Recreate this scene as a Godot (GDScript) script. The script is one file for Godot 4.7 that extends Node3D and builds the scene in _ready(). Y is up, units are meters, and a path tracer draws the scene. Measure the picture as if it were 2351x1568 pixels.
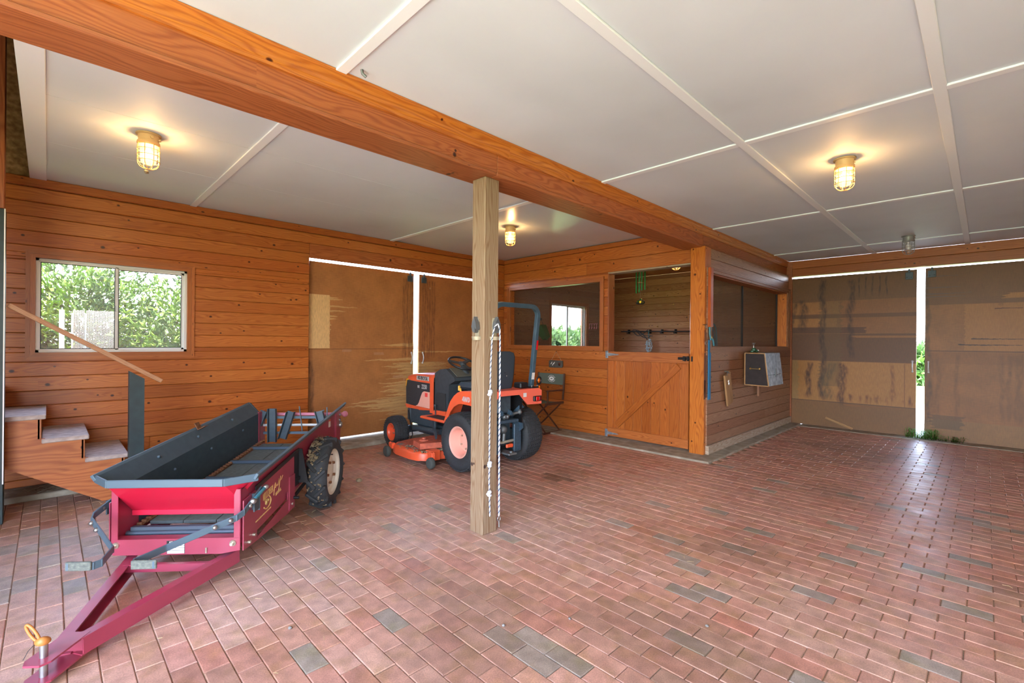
extends Node3D
# A brick-paved barn aisle. World: x = a (along the beam), z = -b (b runs towards the boarded wall), y up, metres.

const YC := 2.85
var rng := RandomNumberGenerator.new()
var M := {}
var used := {}


# ---------------------------------------------------------------- mesh builder
class MB:
	var v := PackedVector3Array()
	var n := PackedVector3Array()
	var t := PackedVector2Array()
	var c := PackedColorArray()
	var xf := Transform3D()
	var col := Color.WHITE
	var colored := false
	var strip := -1
	var grain := 0
	var uo := 0.0

	func at(x, y, z, ry := 0.0, rx := 0.0, rz := 0.0):
		xf = Transform3D(Basis.from_euler(Vector3(deg_to_rad(rx), deg_to_rad(ry), deg_to_rad(rz))), Vector3(x, y, z))
		return self

	func home():
		xf = Transform3D()
		return self

	func tri(a: Vector3, b: Vector3, d: Vector3, na: Vector3, nb: Vector3, nd: Vector3, ua := Vector2(), ub := Vector2(), ud := Vector2()):
		var cr := (b - a).cross(d - a)
		if cr.dot(na + nb + nd) > 0.0:
			var p := b
			b = d
			d = p
			p = nb
			nb = nd
			nd = p
			var q := ub
			ub = ud
			ud = q
		v.append(xf * a)
		v.append(xf * b)
		v.append(xf * d)
		n.append((xf.basis * na).normalized())
		n.append((xf.basis * nb).normalized())
		n.append((xf.basis * nd).normalized())
		t.append(ua)
		t.append(ub)
		t.append(ud)
		if colored:
			c.append(col)
			c.append(col)
			c.append(col)

	func quad(a: Vector3, b: Vector3, d: Vector3, e: Vector3, nn: Vector3, ua := Vector2(0, 1), ub := Vector2(1, 1), ud := Vector2(1, 0), ue := Vector2(0, 0)):
		tri(a, b, d, nn, nn, nn, ua, ub, ud)
		tri(a, d, e, nn, nn, nn, ua, ud, ue)

	func fuv(p: Vector3, k: int, lo: Vector3, hi: Vector3) -> Vector2:
		if strip < 0:
			if k == 0:
				return Vector2(p.z, p.y)
			if k == 1:
				return Vector2(p.x, p.z)
			return Vector2(p.x, p.y)
		var g := grain
		var o := 3 - g - k
		if k == g:
			o = (g + 1) % 3
			return Vector2(uo + p[3 - g - o] / 2.4 * 0.2, (strip + 0.3 + 0.3 * (p[o] - lo[o]) / maxf(hi[o] - lo[o], 0.001)) / 8.0)
		return Vector2(uo + p[g] / 2.4, (strip + 0.05 + 0.9 * (p[o] - lo[o]) / maxf(hi[o] - lo[o], 0.001)) / 8.0)

	func box(ctr: Vector3, size: Vector3, bev := 0.0):
		var h := size / 2.0
		var lo := ctr - h
		var hi := ctr + h
		bev = minf(bev, minf(h.x, minf(h.y, h.z)) * 0.9)
		for k in 3:
			var i := (k + 1) % 3
			var j := (k + 2) % 3
			for s in [-1.0, 1.0]:
				var q := []
				for cc in [[-1.0, -1.0], [1.0, -1.0], [1.0, 1.0], [-1.0, 1.0]]:
					var p := ctr
					p[k] += s * h[k]
					p[i] += cc[0] * (h[i] - bev)
					p[j] += cc[1] * (h[j] - bev)
					q.append(p)
				var nn := Vector3()
				nn[k] = s
				quad(q[0], q[1], q[2], q[3], nn, fuv(q[0], k, lo, hi), fuv(q[1], k, lo, hi), fuv(q[2], k, lo, hi), fuv(q[3], k, lo, hi))
		if bev <= 0.0:
			return self
		for k in 3:
			var i := (k + 1) % 3
			var j := (k + 2) % 3
			for si in [-1.0, 1.0]:
				for sj in [-1.0, 1.0]:
					var q := []
					for w in [[-1.0, 0], [1.0, 0], [1.0, 1], [-1.0, 1]]:
						var p := ctr
						p[k] += w[0] * (h[k] - bev)
						p[i] += si * (h[i] - (bev if w[1] else 0.0))
						p[j] += sj * (h[j] - (0.0 if w[1] else bev))
						q.append(p)
					var nn := Vector3()
					nn[i] = si
					nn[j] = sj
					quad(q[0], q[1], q[2], q[3], nn.normalized(), fuv(q[0], i, lo, hi), fuv(q[1], i, lo, hi), fuv(q[2], i, lo, hi), fuv(q[3], i, lo, hi))
		for sx in [-1.0, 1.0]:
			for sy in [-1.0, 1.0]:
				for sz in [-1.0, 1.0]:
					var nn := Vector3(sx, sy, sz).normalized()
					var p := ctr + Vector3(sx * h.x, sy * (h.y - bev), sz * (h.z - bev))
					var q := ctr + Vector3(sx * (h.x - bev), sy * h.y, sz * (h.z - bev))
					var r := ctr + Vector3(sx * (h.x - bev), sy * (h.y - bev), sz * h.z)
					tri(p, q, r, nn, nn, nn, fuv(p, 0, lo, hi), fuv(q, 1, lo, hi), fuv(r, 2, lo, hi))
		return self

	func lh(lo: Vector3, hi: Vector3, bev := 0.0):
		return box((lo + hi) / 2.0, (hi - lo).abs(), bev)

	# a box between two points: w across (level), h up
	func bar(p: Vector3, q: Vector3, w: float, h: float, bev := 0.0, up := Vector3.UP):
		var keep := xf
		var z := (q - p).normalized()
		var x := up.cross(z)
		if x.length() < 0.01:
			x = Vector3.RIGHT
		x = x.normalized()
		var y := z.cross(x)
		xf = keep * Transform3D(Basis(x, y, z), (p + q) / 2.0)
		var g := grain
		grain = 2
		box(Vector3(), Vector3(w, h, (q - p).length()), bev)
		grain = g
		xf = keep
		return self

	# polygon in the local x-y plane, pushed from z0 to z1
	func prism(poly: PackedVector2Array, z0: float, z1: float):
		var ids := Geometry2D.triangulate_polygon(poly)
		for k in range(0, ids.size(), 3):
			var a := poly[ids[k]]
			var b := poly[ids[k + 1]]
			var d := poly[ids[k + 2]]
			for z in [z0, z1]:
				var nn := Vector3(0, 0, signf(z1 - z0) * (1.0 if z == z1 else -1.0))
				tri(Vector3(a.x, a.y, z), Vector3(b.x, b.y, z), Vector3(d.x, d.y, z), nn, nn, nn, a, b, d)
		var cw := Geometry2D.is_polygon_clockwise(poly)
		for k in poly.size():
			var a := poly[k]
			var b := poly[(k + 1) % poly.size()]
			var e := (b - a)
			if e.length() < 0.00001:
				continue
			var nn := Vector3(e.y, -e.x, 0).normalized() * (-1.0 if cw else 1.0)
			quad(Vector3(a.x, a.y, z0), Vector3(b.x, b.y, z0), Vector3(b.x, b.y, z1), Vector3(a.x, a.y, z1), nn, Vector2(a.x + a.y, z0), Vector2(b.x + b.y, z0), Vector2(b.x + b.y, z1), Vector2(a.x + a.y, z1))
		return self

	# an open line in x-y given thickness, pushed along z
	func ribbon(line: Array, th: float, z0: float, z1: float):
		var l := PackedVector2Array()
		var r := PackedVector2Array()
		for k in line.size():
			var d := Vector2()
			if k > 0:
				d += (line[k] - line[k - 1]).normalized()
			if k < line.size() - 1:
				d += (line[k + 1] - line[k]).normalized()
			d = d.normalized()
			var o := Vector2(-d.y, d.x) * th / 2.0
			l.append(line[k] + o)
			r.append(line[k] - o)
		for k in line.size() - 1:
			prism(PackedVector2Array([l[k], l[k + 1], r[k + 1], r[k]]), z0, z1)
		return self

	func tube(pts: Array, r, sides := 8, closed := false):
		var m := pts.size()
		var rings := []
		var nx := Vector3()
		for k in m:
			var d: Vector3
			if closed:
				d = pts[(k + 1) % m] - pts[(k - 1 + m) % m]
			else:
				d = pts[mini(k + 1, m - 1)] - pts[maxi(k - 1, 0)]
			d = d.normalized()
			if k == 0:
				nx = d.cross(Vector3.UP)
				if nx.length() < 0.05:
					nx = d.cross(Vector3.RIGHT)
			else:
				nx = nx - d * nx.dot(d)
			nx = nx.normalized()
			var ny := d.cross(nx)
			var rr: float = r[k] if r is Array else r
			var ring := []
			for s in sides:
				var an := TAU * s / sides
				var o := nx * cos(an) + ny * sin(an)
				ring.append([pts[k] + o * rr, o])
			rings.append(ring)
		for k in (m if closed else m - 1):
			var A = rings[k]
			var B = rings[(k + 1) % m]
			for s in sides:
				var s2 := (s + 1) % sides
				tri(A[s][0], A[s2][0], B[s2][0], A[s][1], A[s2][1], B[s2][1], Vector2(float(s) / sides, k), Vector2(float(s + 1) / sides, k), Vector2(float(s + 1) / sides, k + 1))
				tri(A[s][0], B[s2][0], B[s][0], A[s][1], B[s2][1], B[s][1], Vector2(float(s) / sides, k), Vector2(float(s + 1) / sides, k + 1), Vector2(float(s) / sides, k + 1))
		if not closed:
			for e in [0, m - 1]:
				var nn: Vector3 = (pts[0] - pts[1]).normalized() if e == 0 else (pts[m - 1] - pts[m - 2]).normalized()
				for s in sides:
					tri(pts[e], rings[e][s][0], rings[e][(s + 1) % sides][0], nn, nn, nn)
		return self

	# profile of (radius, height) turned about the local y axis
	func lathe(prof: Array, sides := 24, smooth := false):
		var m := prof.size()
		var ns := []
		for k in m - 1:
			var e: Vector2 = prof[k + 1] - prof[k]
			ns.append(Vector2(e.y, -e.x).normalized())
		for k in m - 1:
			var p: Vector2 = prof[k]
			var q: Vector2 = prof[k + 1]
			var np: Vector2 = ns[k]
			var nq: Vector2 = ns[k]
			if smooth:
				if k > 0:
					np = (ns[k] + ns[k - 1]).normalized()
				if k < m - 2:
					nq = (ns[k] + ns[k + 1]).normalized()
			for s in sides:
				var a0 := TAU * s / sides
				var a1 := TAU * (s + 1) / sides
				var c0 := Vector3(cos(a0), 0, sin(a0))
				var c1 := Vector3(cos(a1), 0, sin(a1))
				var up := Vector3.UP
				var A := c0 * p.x + up * p.y
				var B := c1 * p.x + up * p.y
				var C := c1 * q.x + up * q.y
				var D := c0 * q.x + up * q.y
				var nA := c0 * np.x + up * np.y
				var nB := c1 * np.x + up * np.y
				var nC := c1 * nq.x + up * nq.y
				var nD := c0 * nq.x + up * nq.y
				var u0 := float(s) / sides
				var u1 := float(s + 1) / sides
				if p.x > 0.00001:
					tri(A, B, C, nA, nB, nC, Vector2(u0, p.y), Vector2(u1, p.y), Vector2(u1, q.y))
				if q.x > 0.00001:
					tri(A, C, D, nA, nC, nD, Vector2(u0, p.y), Vector2(u1, q.y), Vector2(u0, q.y))
		return self

	# skin over rows of points (each row the same length)
	func loft(rows: Array, ring := false, caps := false, smooth := true):
		var m := rows.size()
		var w: int = rows[0].size()
		var nor := []
		if smooth:
			for i in m:
				var r := []
				for j in w:
					var du: Vector3
					if ring:
						du = rows[i][(j + 1) % w] - rows[i][(j - 1 + w) % w]
					else:
						du = rows[i][mini(j + 1, w - 1)] - rows[i][maxi(j - 1, 0)]
					var dv: Vector3 = rows[mini(i + 1, m - 1)][j] - rows[maxi(i - 1, 0)][j]
					r.append(du.cross(dv).normalized())
				nor.append(r)
		for i in m - 1:
			for j in (w if ring else w - 1):
				var j2 := (j + 1) % w
				var a: Vector3 = rows[i][j]
				var b: Vector3 = rows[i][j2]
				var d: Vector3 = rows[i + 1][j2]
				var e: Vector3 = rows[i + 1][j]
				var u0 := Vector2(float(j) / w, float(i) / m)
				var u1 := Vector2(float(j + 1) / w, float(i) / m)
				var u2 := Vector2(float(j + 1) / w, float(i + 1) / m)
				var u3 := Vector2(float(j) / w, float(i + 1) / m)
				if smooth:
					tri(a, b, d, nor[i][j], nor[i][j2], nor[i + 1][j2], u0, u1, u2)
					tri(a, d, e, nor[i][j], nor[i + 1][j2], nor[i + 1][j], u0, u2, u3)
				else:
					var nn := (d - a).cross(e - b).normalized()
					if nn.length() < 0.5:
						continue
					nn = -nn
					tri(a, b, d, nn, nn, nn, u0, u1, u2)
					tri(a, d, e, nn, nn, nn, u0, u2, u3)
		if caps:
			for i in [0, m - 1]:
				var ctr := Vector3()
				for p in rows[i]:
					ctr += p
				ctr /= w
				var oth := Vector3()
				for p in rows[m - 1 - i]:
					oth += p
				oth /= w
				var nn := (ctr - oth).normalized()
				for j in w:
					tri(ctr, rows[i][j], rows[i][(j + 1) % w], nn, nn, nn)
		return self

	func ball(ctr: Vector3, r: Vector3, seg := 12, rings := 8):
		var keep := xf
		xf = keep * Transform3D(Basis.from_scale(r), ctr)
		var prof := []
		for k in rings + 1:
			var an := PI * k / rings
			prof.append(Vector2(sin(an), -cos(an)))
		lathe(prof, seg, true)
		xf = keep
		return self

	func bolt(ctr: Vector3, axis: Vector3, r: float, h: float):
		tube([ctr, ctr + axis.normalized() * h], r, 6)
		return self

	func mesh() -> ArrayMesh:
		var arr := []
		arr.resize(Mesh.ARRAY_MAX)
		arr[Mesh.ARRAY_VERTEX] = v
		arr[Mesh.ARRAY_NORMAL] = n
		arr[Mesh.ARRAY_TEX_UV] = t
		if colored:
			arr[Mesh.ARRAY_COLOR] = c
		var m := ArrayMesh.new()
		m.add_surface_from_arrays(Mesh.PRIMITIVE_TRIANGLES, arr)
		return m


# ---------------------------------------------------------------- naming and tagging
func numbered(called: String) -> String:
	if not used.has(called):
		used[called] = 0
		return called
	used[called] += 1
	return "%s_%03d" % [called, used[called]]


func thing(called: String, label: String, category: String, at := Vector3.ZERO, turn := 0.0, group := "") -> Node3D:
	var o := Node3D.new()
	o.name = numbered(called)
	add_child(o)
	o.position = at
	o.rotation_degrees.y = turn
	tag(o, label, category, group)
	return o


func tag(o: Node, label: String, category: String, group := "", kind := ""):
	if label:
		o.set_meta("label", label)
	if category:
		o.set_meta("category", category)
	if group:
		o.set_meta("group", group)
	if kind:
		o.set_meta("kind", kind)


func setting(called: String, label: String, category: String) -> Node3D:
	var o := Node3D.new()
	o.name = numbered(called)
	add_child(o)
	tag(o, label, category, "", "structure")
	return o


func part(called: String, b, mat: Material, parent: Node = self, label := "") -> MeshInstance3D:
	var o := MeshInstance3D.new()
	o.mesh = b if b is Mesh else b.mesh()
	o.material_override = mat
	o.name = called if parent != self else numbered(called)
	parent.add_child(o, true)
	if label:
		o.set_meta("label", label)
	return o


# one part for each bolt: [where, axis, radius, height]
func bolts(parent: Node, called: String, mt: Material, list: Array):
	for q in list:
		var m := MB.new()
		m.bolt(q[0], q[1], q[2], q[3])
		part(called, m, mt, parent)


# one part for each domed head: [where, radii]
func studs(parent: Node, called: String, mt: Material, list: Array):
	for q in list:
		var m := MB.new()
		m.ball(q[0], q[1], 10, 6)
		part(called, m, mt, parent)


func P(a: float, y: float, b: float) -> Vector3:
	return Vector3(a, y, -b)


func R(lo: float, hi: float) -> float:
	return rng.randf_range(lo, hi)


func wood(axis: int) -> MB:
	var b := MB.new()
	b.strip = rng.randi() % 8
	b.grain = axis
	b.uo = rng.randf()
	return b


func lettering(text: String, size: float, depth: float, mat: Material, parent: Node, at: Vector3, rot: Vector3, squeeze := 1.0, called := "lettering") -> MeshInstance3D:
	var tm := TextMesh.new()
	var f := SystemFont.new()
	f.font_names = PackedStringArray(["Droid Sans"])
	f.font_weight = 700
	tm.font = f
	tm.font_size = 64
	tm.pixel_size = size / 64.0
	tm.depth = depth
	tm.text = text
	tm.curve_step = 2.0
	var o := MeshInstance3D.new()
	o.mesh = tm
	o.material_override = mat
	o.name = called
	parent.add_child(o, true)
	o.position = at
	o.rotation_degrees = rot
	o.scale = Vector3(squeeze, 1, 1)
	return o


# ---------------------------------------------------------------- textures and materials
func mat(color: Color, rough := 0.6, metal := 0.0, tex: Texture2D = null, scale := 0.0) -> StandardMaterial3D:
	var m := StandardMaterial3D.new()
	m.albedo_color = color
	m.roughness = rough
	m.metallic = metal
	m.cull_mode = BaseMaterial3D.CULL_DISABLED
	if tex:
		m.albedo_texture = tex
		if scale > 0.0:
			m.uv1_triplanar = true
			m.uv1_world_triplanar = true
			m.uv1_scale = Vector3(scale, scale, scale)
	return m


func noise(kind: int, freq: float, oct: int, sd: int) -> FastNoiseLite:
	var f := FastNoiseLite.new()
	f.noise_type = kind
	f.frequency = freq
	f.fractal_octaves = oct
	f.seed = sd
	return f


func tex(im: Image) -> ImageTexture:
	return ImageTexture.create_from_image(im)


# grey speckle between lo and hi (as multipliers), seamless
func speckle(size: int, freq: float, oct: int, sd: int, lo: Color, hi: Color, power := 1.0) -> ImageTexture:
	var g := noise(FastNoiseLite.TYPE_SIMPLEX_SMOOTH, freq, oct, sd).get_seamless_image(size, size)
	g.convert(Image.FORMAT_L8)
	var d := g.get_data()
	var lut := []
	for k in 256:
		lut.append(lo.lerp(hi, pow(k / 255.0, power)))
	var out := PackedByteArray()
	out.resize(size * size * 3)
	for k in size * size:
		var c: Color = lut[d[k]]
		out[k * 3] = int(c.r * 255)
		out[k * 3 + 1] = int(c.g * 255)
		out[k * 3 + 2] = int(c.b * 255)
	return tex(Image.create_from_data(size, size, false, Image.FORMAT_RGB8, out))


# eight boards of knotty grain, one below the other
func wood_atlas(knots: int, sd: int) -> ImageTexture:
	var W := 1024
	var H := 1024
	var fine := noise(FastNoiseLite.TYPE_SIMPLEX_SMOOTH, 0.22, 3, sd).get_image(64, H)
	fine.resize(W, H, Image.INTERPOLATE_BILINEAR)
	var low := noise(FastNoiseLite.TYPE_SIMPLEX_SMOOTH, 0.012, 2, sd + 1).get_image(256, H)
	low.resize(W, H, Image.INTERPOLATE_BILINEAR)
	fine.convert(Image.FORMAT_L8)
	low.convert(Image.FORMAT_L8)
	var fd := fine.get_data()
	var ld := low.get_data()
	var out := PackedByteArray()
	out.resize(W * H * 3)
	var rg := RandomNumberGenerator.new()
	rg.seed = sd
	for s in 8:
		var ring := rg.randf_range(0.28, 0.5)
		var tone := rg.randf_range(0.93, 1.05)
		var amp := rg.randf_range(14.0, 30.0)
		var bend := PackedFloat32Array()
		bend.resize(W * 128)
		var kn := []
		for k in rg.randi_range(maxi(knots - 2, 0), knots + 1):
			kn.append([rg.randf_range(20, W - 20), rg.randf_range(22, 106), rg.randf_range(4.5, 11.0)])
		var dark := PackedFloat32Array()
		dark.resize(W * 128)
		for k in kn:
			var rr: int = int(k[2] * 6)
			for y in range(maxi(0, int(k[1]) - rr), mini(128, int(k[1]) + rr)):
				for x in range(maxi(0, int(k[0]) - rr * 2), mini(W, int(k[0]) + rr * 2)):
					var dx: float = (x - k[0]) * 1.6
					var dy: float = y - k[1]
					var d2: float = (dx * dx * 0.12 + dy * dy) / (k[2] * k[2])
					bend[y * W + x] += exp(-d2 * 0.22) * k[2] * 2.2 * signf(dy + 0.01)
					var dd: float = (dx * dx + dy * dy) / (k[2] * k[2])
					if dd < 3.0:
						dark[y * W + x] = maxf(dark[y * W + x], clampf(1.25 - dd * 0.75, 0.0, 1.0))
		for y in 128:
			var row := (s * 128 + y) * W
			for x in W:
				var i := row + x
				var k := y * W + x
				var ph := (y + bend[k]) * ring + (ld[i] / 255.0 - 0.5) * amp
				var g := 0.5 + 0.5 * sin(ph)
				g = g * g * 0.55 + (fd[i] / 255.0) * 0.5
				var kd := dark[k]
				var r := (1.0 - 0.22 * g) * tone * (1.0 - 0.66 * kd)
				var gg := (1.0 - 0.33 * g) * tone * (1.0 - 0.76 * kd)
				var bb := (1.0 - 0.42 * g) * tone * (1.0 - 0.78 * kd)
				out[i * 3] = clampi(int(r * 245), 0, 255)
				out[i * 3 + 1] = clampi(int(gg * 245), 0, 255)
				out[i * 3 + 2] = clampi(int(bb * 245), 0, 255)
	return tex(Image.create_from_data(W, H, false, Image.FORMAT_RGB8, out))


func blend_px(im: Image, x: int, y: int, c: Color, k: float):
	if x < 0 or y < 0 or x >= im.get_width() or y >= im.get_height() or k <= 0.0:
		return
	im.set_pixel(x, y, im.get_pixel(x, y).lerp(c, minf(k, 1.0)))


# a torn splinter of veneer: full height at x0, a ragged point at x1
func splinter(im: Image, x0: float, x1: float, y: float, h: float, c: Color, sd: int):
	var f := noise(FastNoiseLite.TYPE_SIMPLEX_SMOOTH, 0.012, 2, sd)
	var a := int(minf(x0, x1))
	var b := int(maxf(x0, x1))
	for x in range(a, b + 1):
		var k := absf(x - x0) / maxf(absf(x1 - x0), 1.0)
		var hh := h * pow(1.0 - k, 0.75)
		var mid := y + f.get_noise_1d(x) * h * 0.35
		var up := mid - hh * 0.5 - f.get_noise_1d(x * 4.0 + 300.0) * 1.2
		var dn := mid + hh * 0.5 + f.get_noise_1d(x * 4.0 + 700.0) * 1.2
		for yy in range(int(up), int(dn) + 1):
			var g := 0.93 + 0.09 * f.get_noise_2d(x * 0.5, yy * 12.0)
			blend_px(im, x, yy, Color(c.r * g, c.g * g, c.b * g), 0.92)


func rect_px(im: Image, x0: int, y0: int, x1: int, y1: int, c: Color, k: float, sd: int, rag := 3.0):
	var f := noise(FastNoiseLite.TYPE_SIMPLEX, 0.04, 3, sd)
	for y in range(y0, y1):
		var l := x0 + f.get_noise_2d(y * 1.5, 5.0) * rag
		var r := x1 + f.get_noise_2d(y * 1.5, 50.0) * rag
		for x in range(int(l), int(r)):
			var g := 1.0 + 0.10 * f.get_noise_2d(x * 6.0, y * 0.7)
			blend_px(im, x, y, Color(c.r * g, c.g * g, c.b * g), k)


# vertical run of dirty water
func drip(im: Image, x: float, y0: int, y1: int, w: float, c: Color, k: float, sd: int):
	var f := noise(FastNoiseLite.TYPE_SIMPLEX_SMOOTH, 0.006, 2, sd)
	var b := noise(FastNoiseLite.TYPE_SIMPLEX_SMOOTH, 0.05, 3, sd + 1)
	for y in range(y0, y1):
		var mid := x + f.get_noise_2d(y, 0.0) * w * 1.4
		var ww := w * (1.0 + 0.5 * f.get_noise_2d(y * 1.6, 90.0)) * 1.5
		var fade := minf(minf(float(y - y0) / 14.0, float(y1 - y) / 30.0), 1.0)
		for xx in range(int(mid - ww), int(mid + ww) + 1):
			var q := 1.0 - absf(xx - mid) / maxf(ww, 0.5)
			q = clampf(q * 1.5, 0.0, 1.0) * (0.7 + 0.8 * b.get_noise_2d(xx * 1.4, y * 0.5)) * fade
			blend_px(im, xx, y, c, q * k)


func veneer(w: int, h: int, base: Color, sd: int) -> Image:
	var im := Image.create_empty(w, h, false, Image.FORMAT_RGB8)
	var g1 := noise(FastNoiseLite.TYPE_SIMPLEX_SMOOTH, 0.008, 3, sd).get_image(w, h)
	var g2 := noise(FastNoiseLite.TYPE_SIMPLEX_SMOOTH, 0.3, 2, sd + 4).get_image(w / 8, h)
	g2.resize(w, h, Image.INTERPOLATE_BILINEAR)
	var g3 := noise(FastNoiseLite.TYPE_SIMPLEX_SMOOTH, 0.3, 2, sd + 9).get_image(w, h / 12)
	g3.resize(w, h, Image.INTERPOLATE_BILINEAR)
	g1.convert(Image.FORMAT_L8)
	g2.convert(Image.FORMAT_L8)
	g3.convert(Image.FORMAT_L8)
	var d1 := g1.get_data()
	var d2 := g2.get_data()
	var d3 := g3.get_data()
	var o := PackedByteArray()
	o.resize(w * h * 3)
	for i in w * h:
		var k := 0.80 + 0.12 * d1[i] / 255.0 + 0.14 * d2[i] / 255.0 + 0.10 * d3[i] / 255.0
		o[i * 3] = clampi(int(base.r * k * 255), 0, 255)
		o[i * 3 + 1] = clampi(int(base.g * (k * 1.06 - 0.06) * 255), 0, 255)
		o[i * 3 + 2] = clampi(int(base.b * (k * 1.12 - 0.12) * 255), 0, 255)
	return Image.create_from_data(w, h, false, Image.FORMAT_RGB8, o)


# cast paver surface: sandy grain with blotches of tan and olive dust, seamless
func paver_texture() -> ImageTexture:
	var S := 1024
	var fine := noise(FastNoiseLite.TYPE_SIMPLEX_SMOOTH, 0.16, 3, 13).get_seamless_image(S, S)
	var blot := noise(FastNoiseLite.TYPE_SIMPLEX_SMOOTH, 0.012, 5, 14).get_seamless_image(S, S)
	var dirt := noise(FastNoiseLite.TYPE_SIMPLEX_SMOOTH, 0.007, 4, 15).get_seamless_image(S, S)
	fine.convert(Image.FORMAT_L8)
	blot.convert(Image.FORMAT_L8)
	dirt.convert(Image.FORMAT_L8)
	var f := fine.get_data()
	var b := blot.get_data()
	var d := dirt.get_data()
	var out := PackedByteArray()
	out.resize(S * S * 3)
	for i in S * S:
		var g := 0.80 + 0.22 * f[i] / 255.0
		var k := b[i] / 255.0
		var q := clampf((d[i] / 255.0 - 0.5) * 2.4, 0.0, 1.0)
		var v := g * (0.86 + 0.22 * k)
		out[i * 3] = clampi(int(255 * v * (1.0 - 0.06 * q)), 0, 255)
		out[i * 3 + 1] = clampi(int(255 * v * (0.99 - 0.05 * q)), 0, 255)
		out[i * 3 + 2] = clampi(int(255 * v * (0.98 - 0.13 * q)), 0, 255)
	return tex(Image.create_from_data(S, S, false, Image.FORMAT_RGB8, out))


func make_materials():
	var atlas := wood_atlas(3, 11)
	var plain := wood_atlas(1, 29)
	# varnished pine, four boards' worth of tone
	var pine := [Color8(196, 114, 48), Color8(204, 124, 56), Color8(186, 104, 42), Color8(198, 116, 50)]
	for k in 4:
		M["pine%d" % k] = mat(pine[k], 0.36, 0, atlas)
	# older, scuffed boards of the stall's aisle side
	var aged := [Color8(174, 132, 102), Color8(160, 116, 86), Color8(180, 142, 112), Color8(150, 104, 74)]
	for k in 4:
		M["aged%d" % k] = mat(aged[k], 0.42, 0, atlas)
	# unvarnished boards inside the stall
	var stall := [Color8(178, 130, 88), Color8(164, 114, 76), Color8(188, 142, 98), Color8(170, 122, 84)]
	for k in 4:
		M["stall%d" % k] = mat(stall[k], 0.6, 0, atlas)
	M.beam = mat(Color8(190, 110, 56), 0.42, 0, plain)
	M.beam_dark = mat(Color8(180, 108, 64), 0.45, 0, plain)
	M.crown = mat(Color8(214, 130, 50), 0.33, 0, atlas)
	M.casing = mat(Color8(194, 118, 60), 0.36, 0, plain)
	M.treated = mat(Color8(164, 142, 114), 0.8, 0, plain)
	M.weathered = mat(Color8(198, 186, 166), 0.85, 0, plain)
	M.oldwood = mat(Color8(186, 150, 104), 0.75, 0, plain)
	M.tread = mat(Color8(204, 186, 176), 0.8, 0, speckle(256, 0.03, 5, 81, Color(0.78, 0.76, 0.75), Color(1, 1, 1)), 1.5)
	M.dark_wood = mat(Color8(96, 60, 42), 0.5, 0, plain)
	M.strip_wood = mat(Color8(196, 98, 36), 0.35, 0, plain)
	M.green_paint = mat(Color8(40, 58, 60), 0.5, 0, speckle(128, 0.03, 4, 3, Color(0.75, 0.75, 0.75), Color(1, 1, 1)), 2.0)
	M.white = mat(Color8(236, 236, 232), 0.5)
	M.ceiling = mat(Color8(216, 224, 231), 0.62, 0, speckle(256, 0.006, 5, 5, Color(0.9, 0.9, 0.895), Color(1, 1, 1), 0.7), 0.23)
	M.ceiling_gloss = mat(Color8(216, 224, 231), 0.22, 0, speckle(256, 0.006, 5, 5, Color(0.9, 0.9, 0.895), Color(1, 1, 1), 0.7), 0.23)
	M.batten = mat(Color8(226, 231, 234), 0.5)
	M.osb = mat(Color8(188, 148, 100), 0.8, 0, speckle(256, 0.05, 3, 8, Color(0.6, 0.55, 0.5), Color(1, 1, 1)), 1.2)
	M.concrete = mat(Color8(176, 164, 144), 0.9, 0, speckle(256, 0.02, 5, 7, Color(0.72, 0.7, 0.66), Color(1, 1, 1)), 1.0)
	M.sand = mat(Color8(172, 140, 114), 1.0, 0, speckle(256, 0.1, 3, 17, Color(0.6, 0.58, 0.55), Color(1, 1, 1)), 4.0)
	M.brick = mat(Color.WHITE, 0.55, 0, paver_texture(), 0.73)
	M.brick.vertex_color_use_as_albedo = true
	M.brick.roughness_texture = speckle(256, 0.02, 4, 23, Color(0.62, 0.62, 0.62), Color(1, 1, 1))
	M.brick.roughness = 0.52
	M.alu = mat(Color8(214, 212, 206), 0.4, 0.1)
	M.seal = mat(Color8(22, 24, 24), 0.6)
	M.glass = mat(Color(0.9, 0.95, 0.93, 0.08), 0.02)
	M.glass.transparency = BaseMaterial3D.TRANSPARENCY_ALPHA
	M.galv = mat(Color8(188, 198, 206), 0.42, 0.55, speckle(256, 0.02, 4, 31, Color(0.6, 0.62, 0.65), Color(1, 1, 1)), 2.0)
	M.steel = mat(Color8(170, 170, 166), 0.35, 0.9)
	M.zinc = mat(Color8(196, 190, 170), 0.35, 0.8)
	M.iron = mat(Color8(38, 38, 40), 0.45, 0.4)
	M.rust = mat(Color8(150, 100, 66), 0.85, 0.1, speckle(128, 0.05, 4, 41, Color(0.55, 0.5, 0.45), Color(1, 1, 1)), 6.0)
	M.rubber = mat(Color8(52, 55, 58), 0.72, 0, speckle(128, 0.05, 4, 43, Color(0.8, 0.79, 0.76), Color(1, 1, 1)), 5.0)
	M.black = mat(Color8(24, 25, 27), 0.45)
	M.grille = mat(Color8(48, 52, 56), 0.5)
	M.char = mat(Color8(58, 66, 72), 0.5, 0, speckle(128, 0.04, 4, 45, Color(0.86, 0.86, 0.86), Color(1, 1, 1)), 3.0)
	M.frame_grey = mat(Color8(70, 84, 92), 0.45, 0.1, speckle(128, 0.04, 4, 47, Color(0.82, 0.82, 0.82), Color(1, 1, 1)), 3.0)
	M.orange = mat(Color8(244, 96, 52), 0.38, 0, speckle(128, 0.02, 4, 49, Color(0.93, 0.95, 1.0), Color(1, 1, 1)), 2.0)
	M.orange.clearcoat_enabled = true
	M.orange.clearcoat = 0.4
	M.orange_fade = mat(Color8(240, 172, 152), 0.5)
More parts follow.
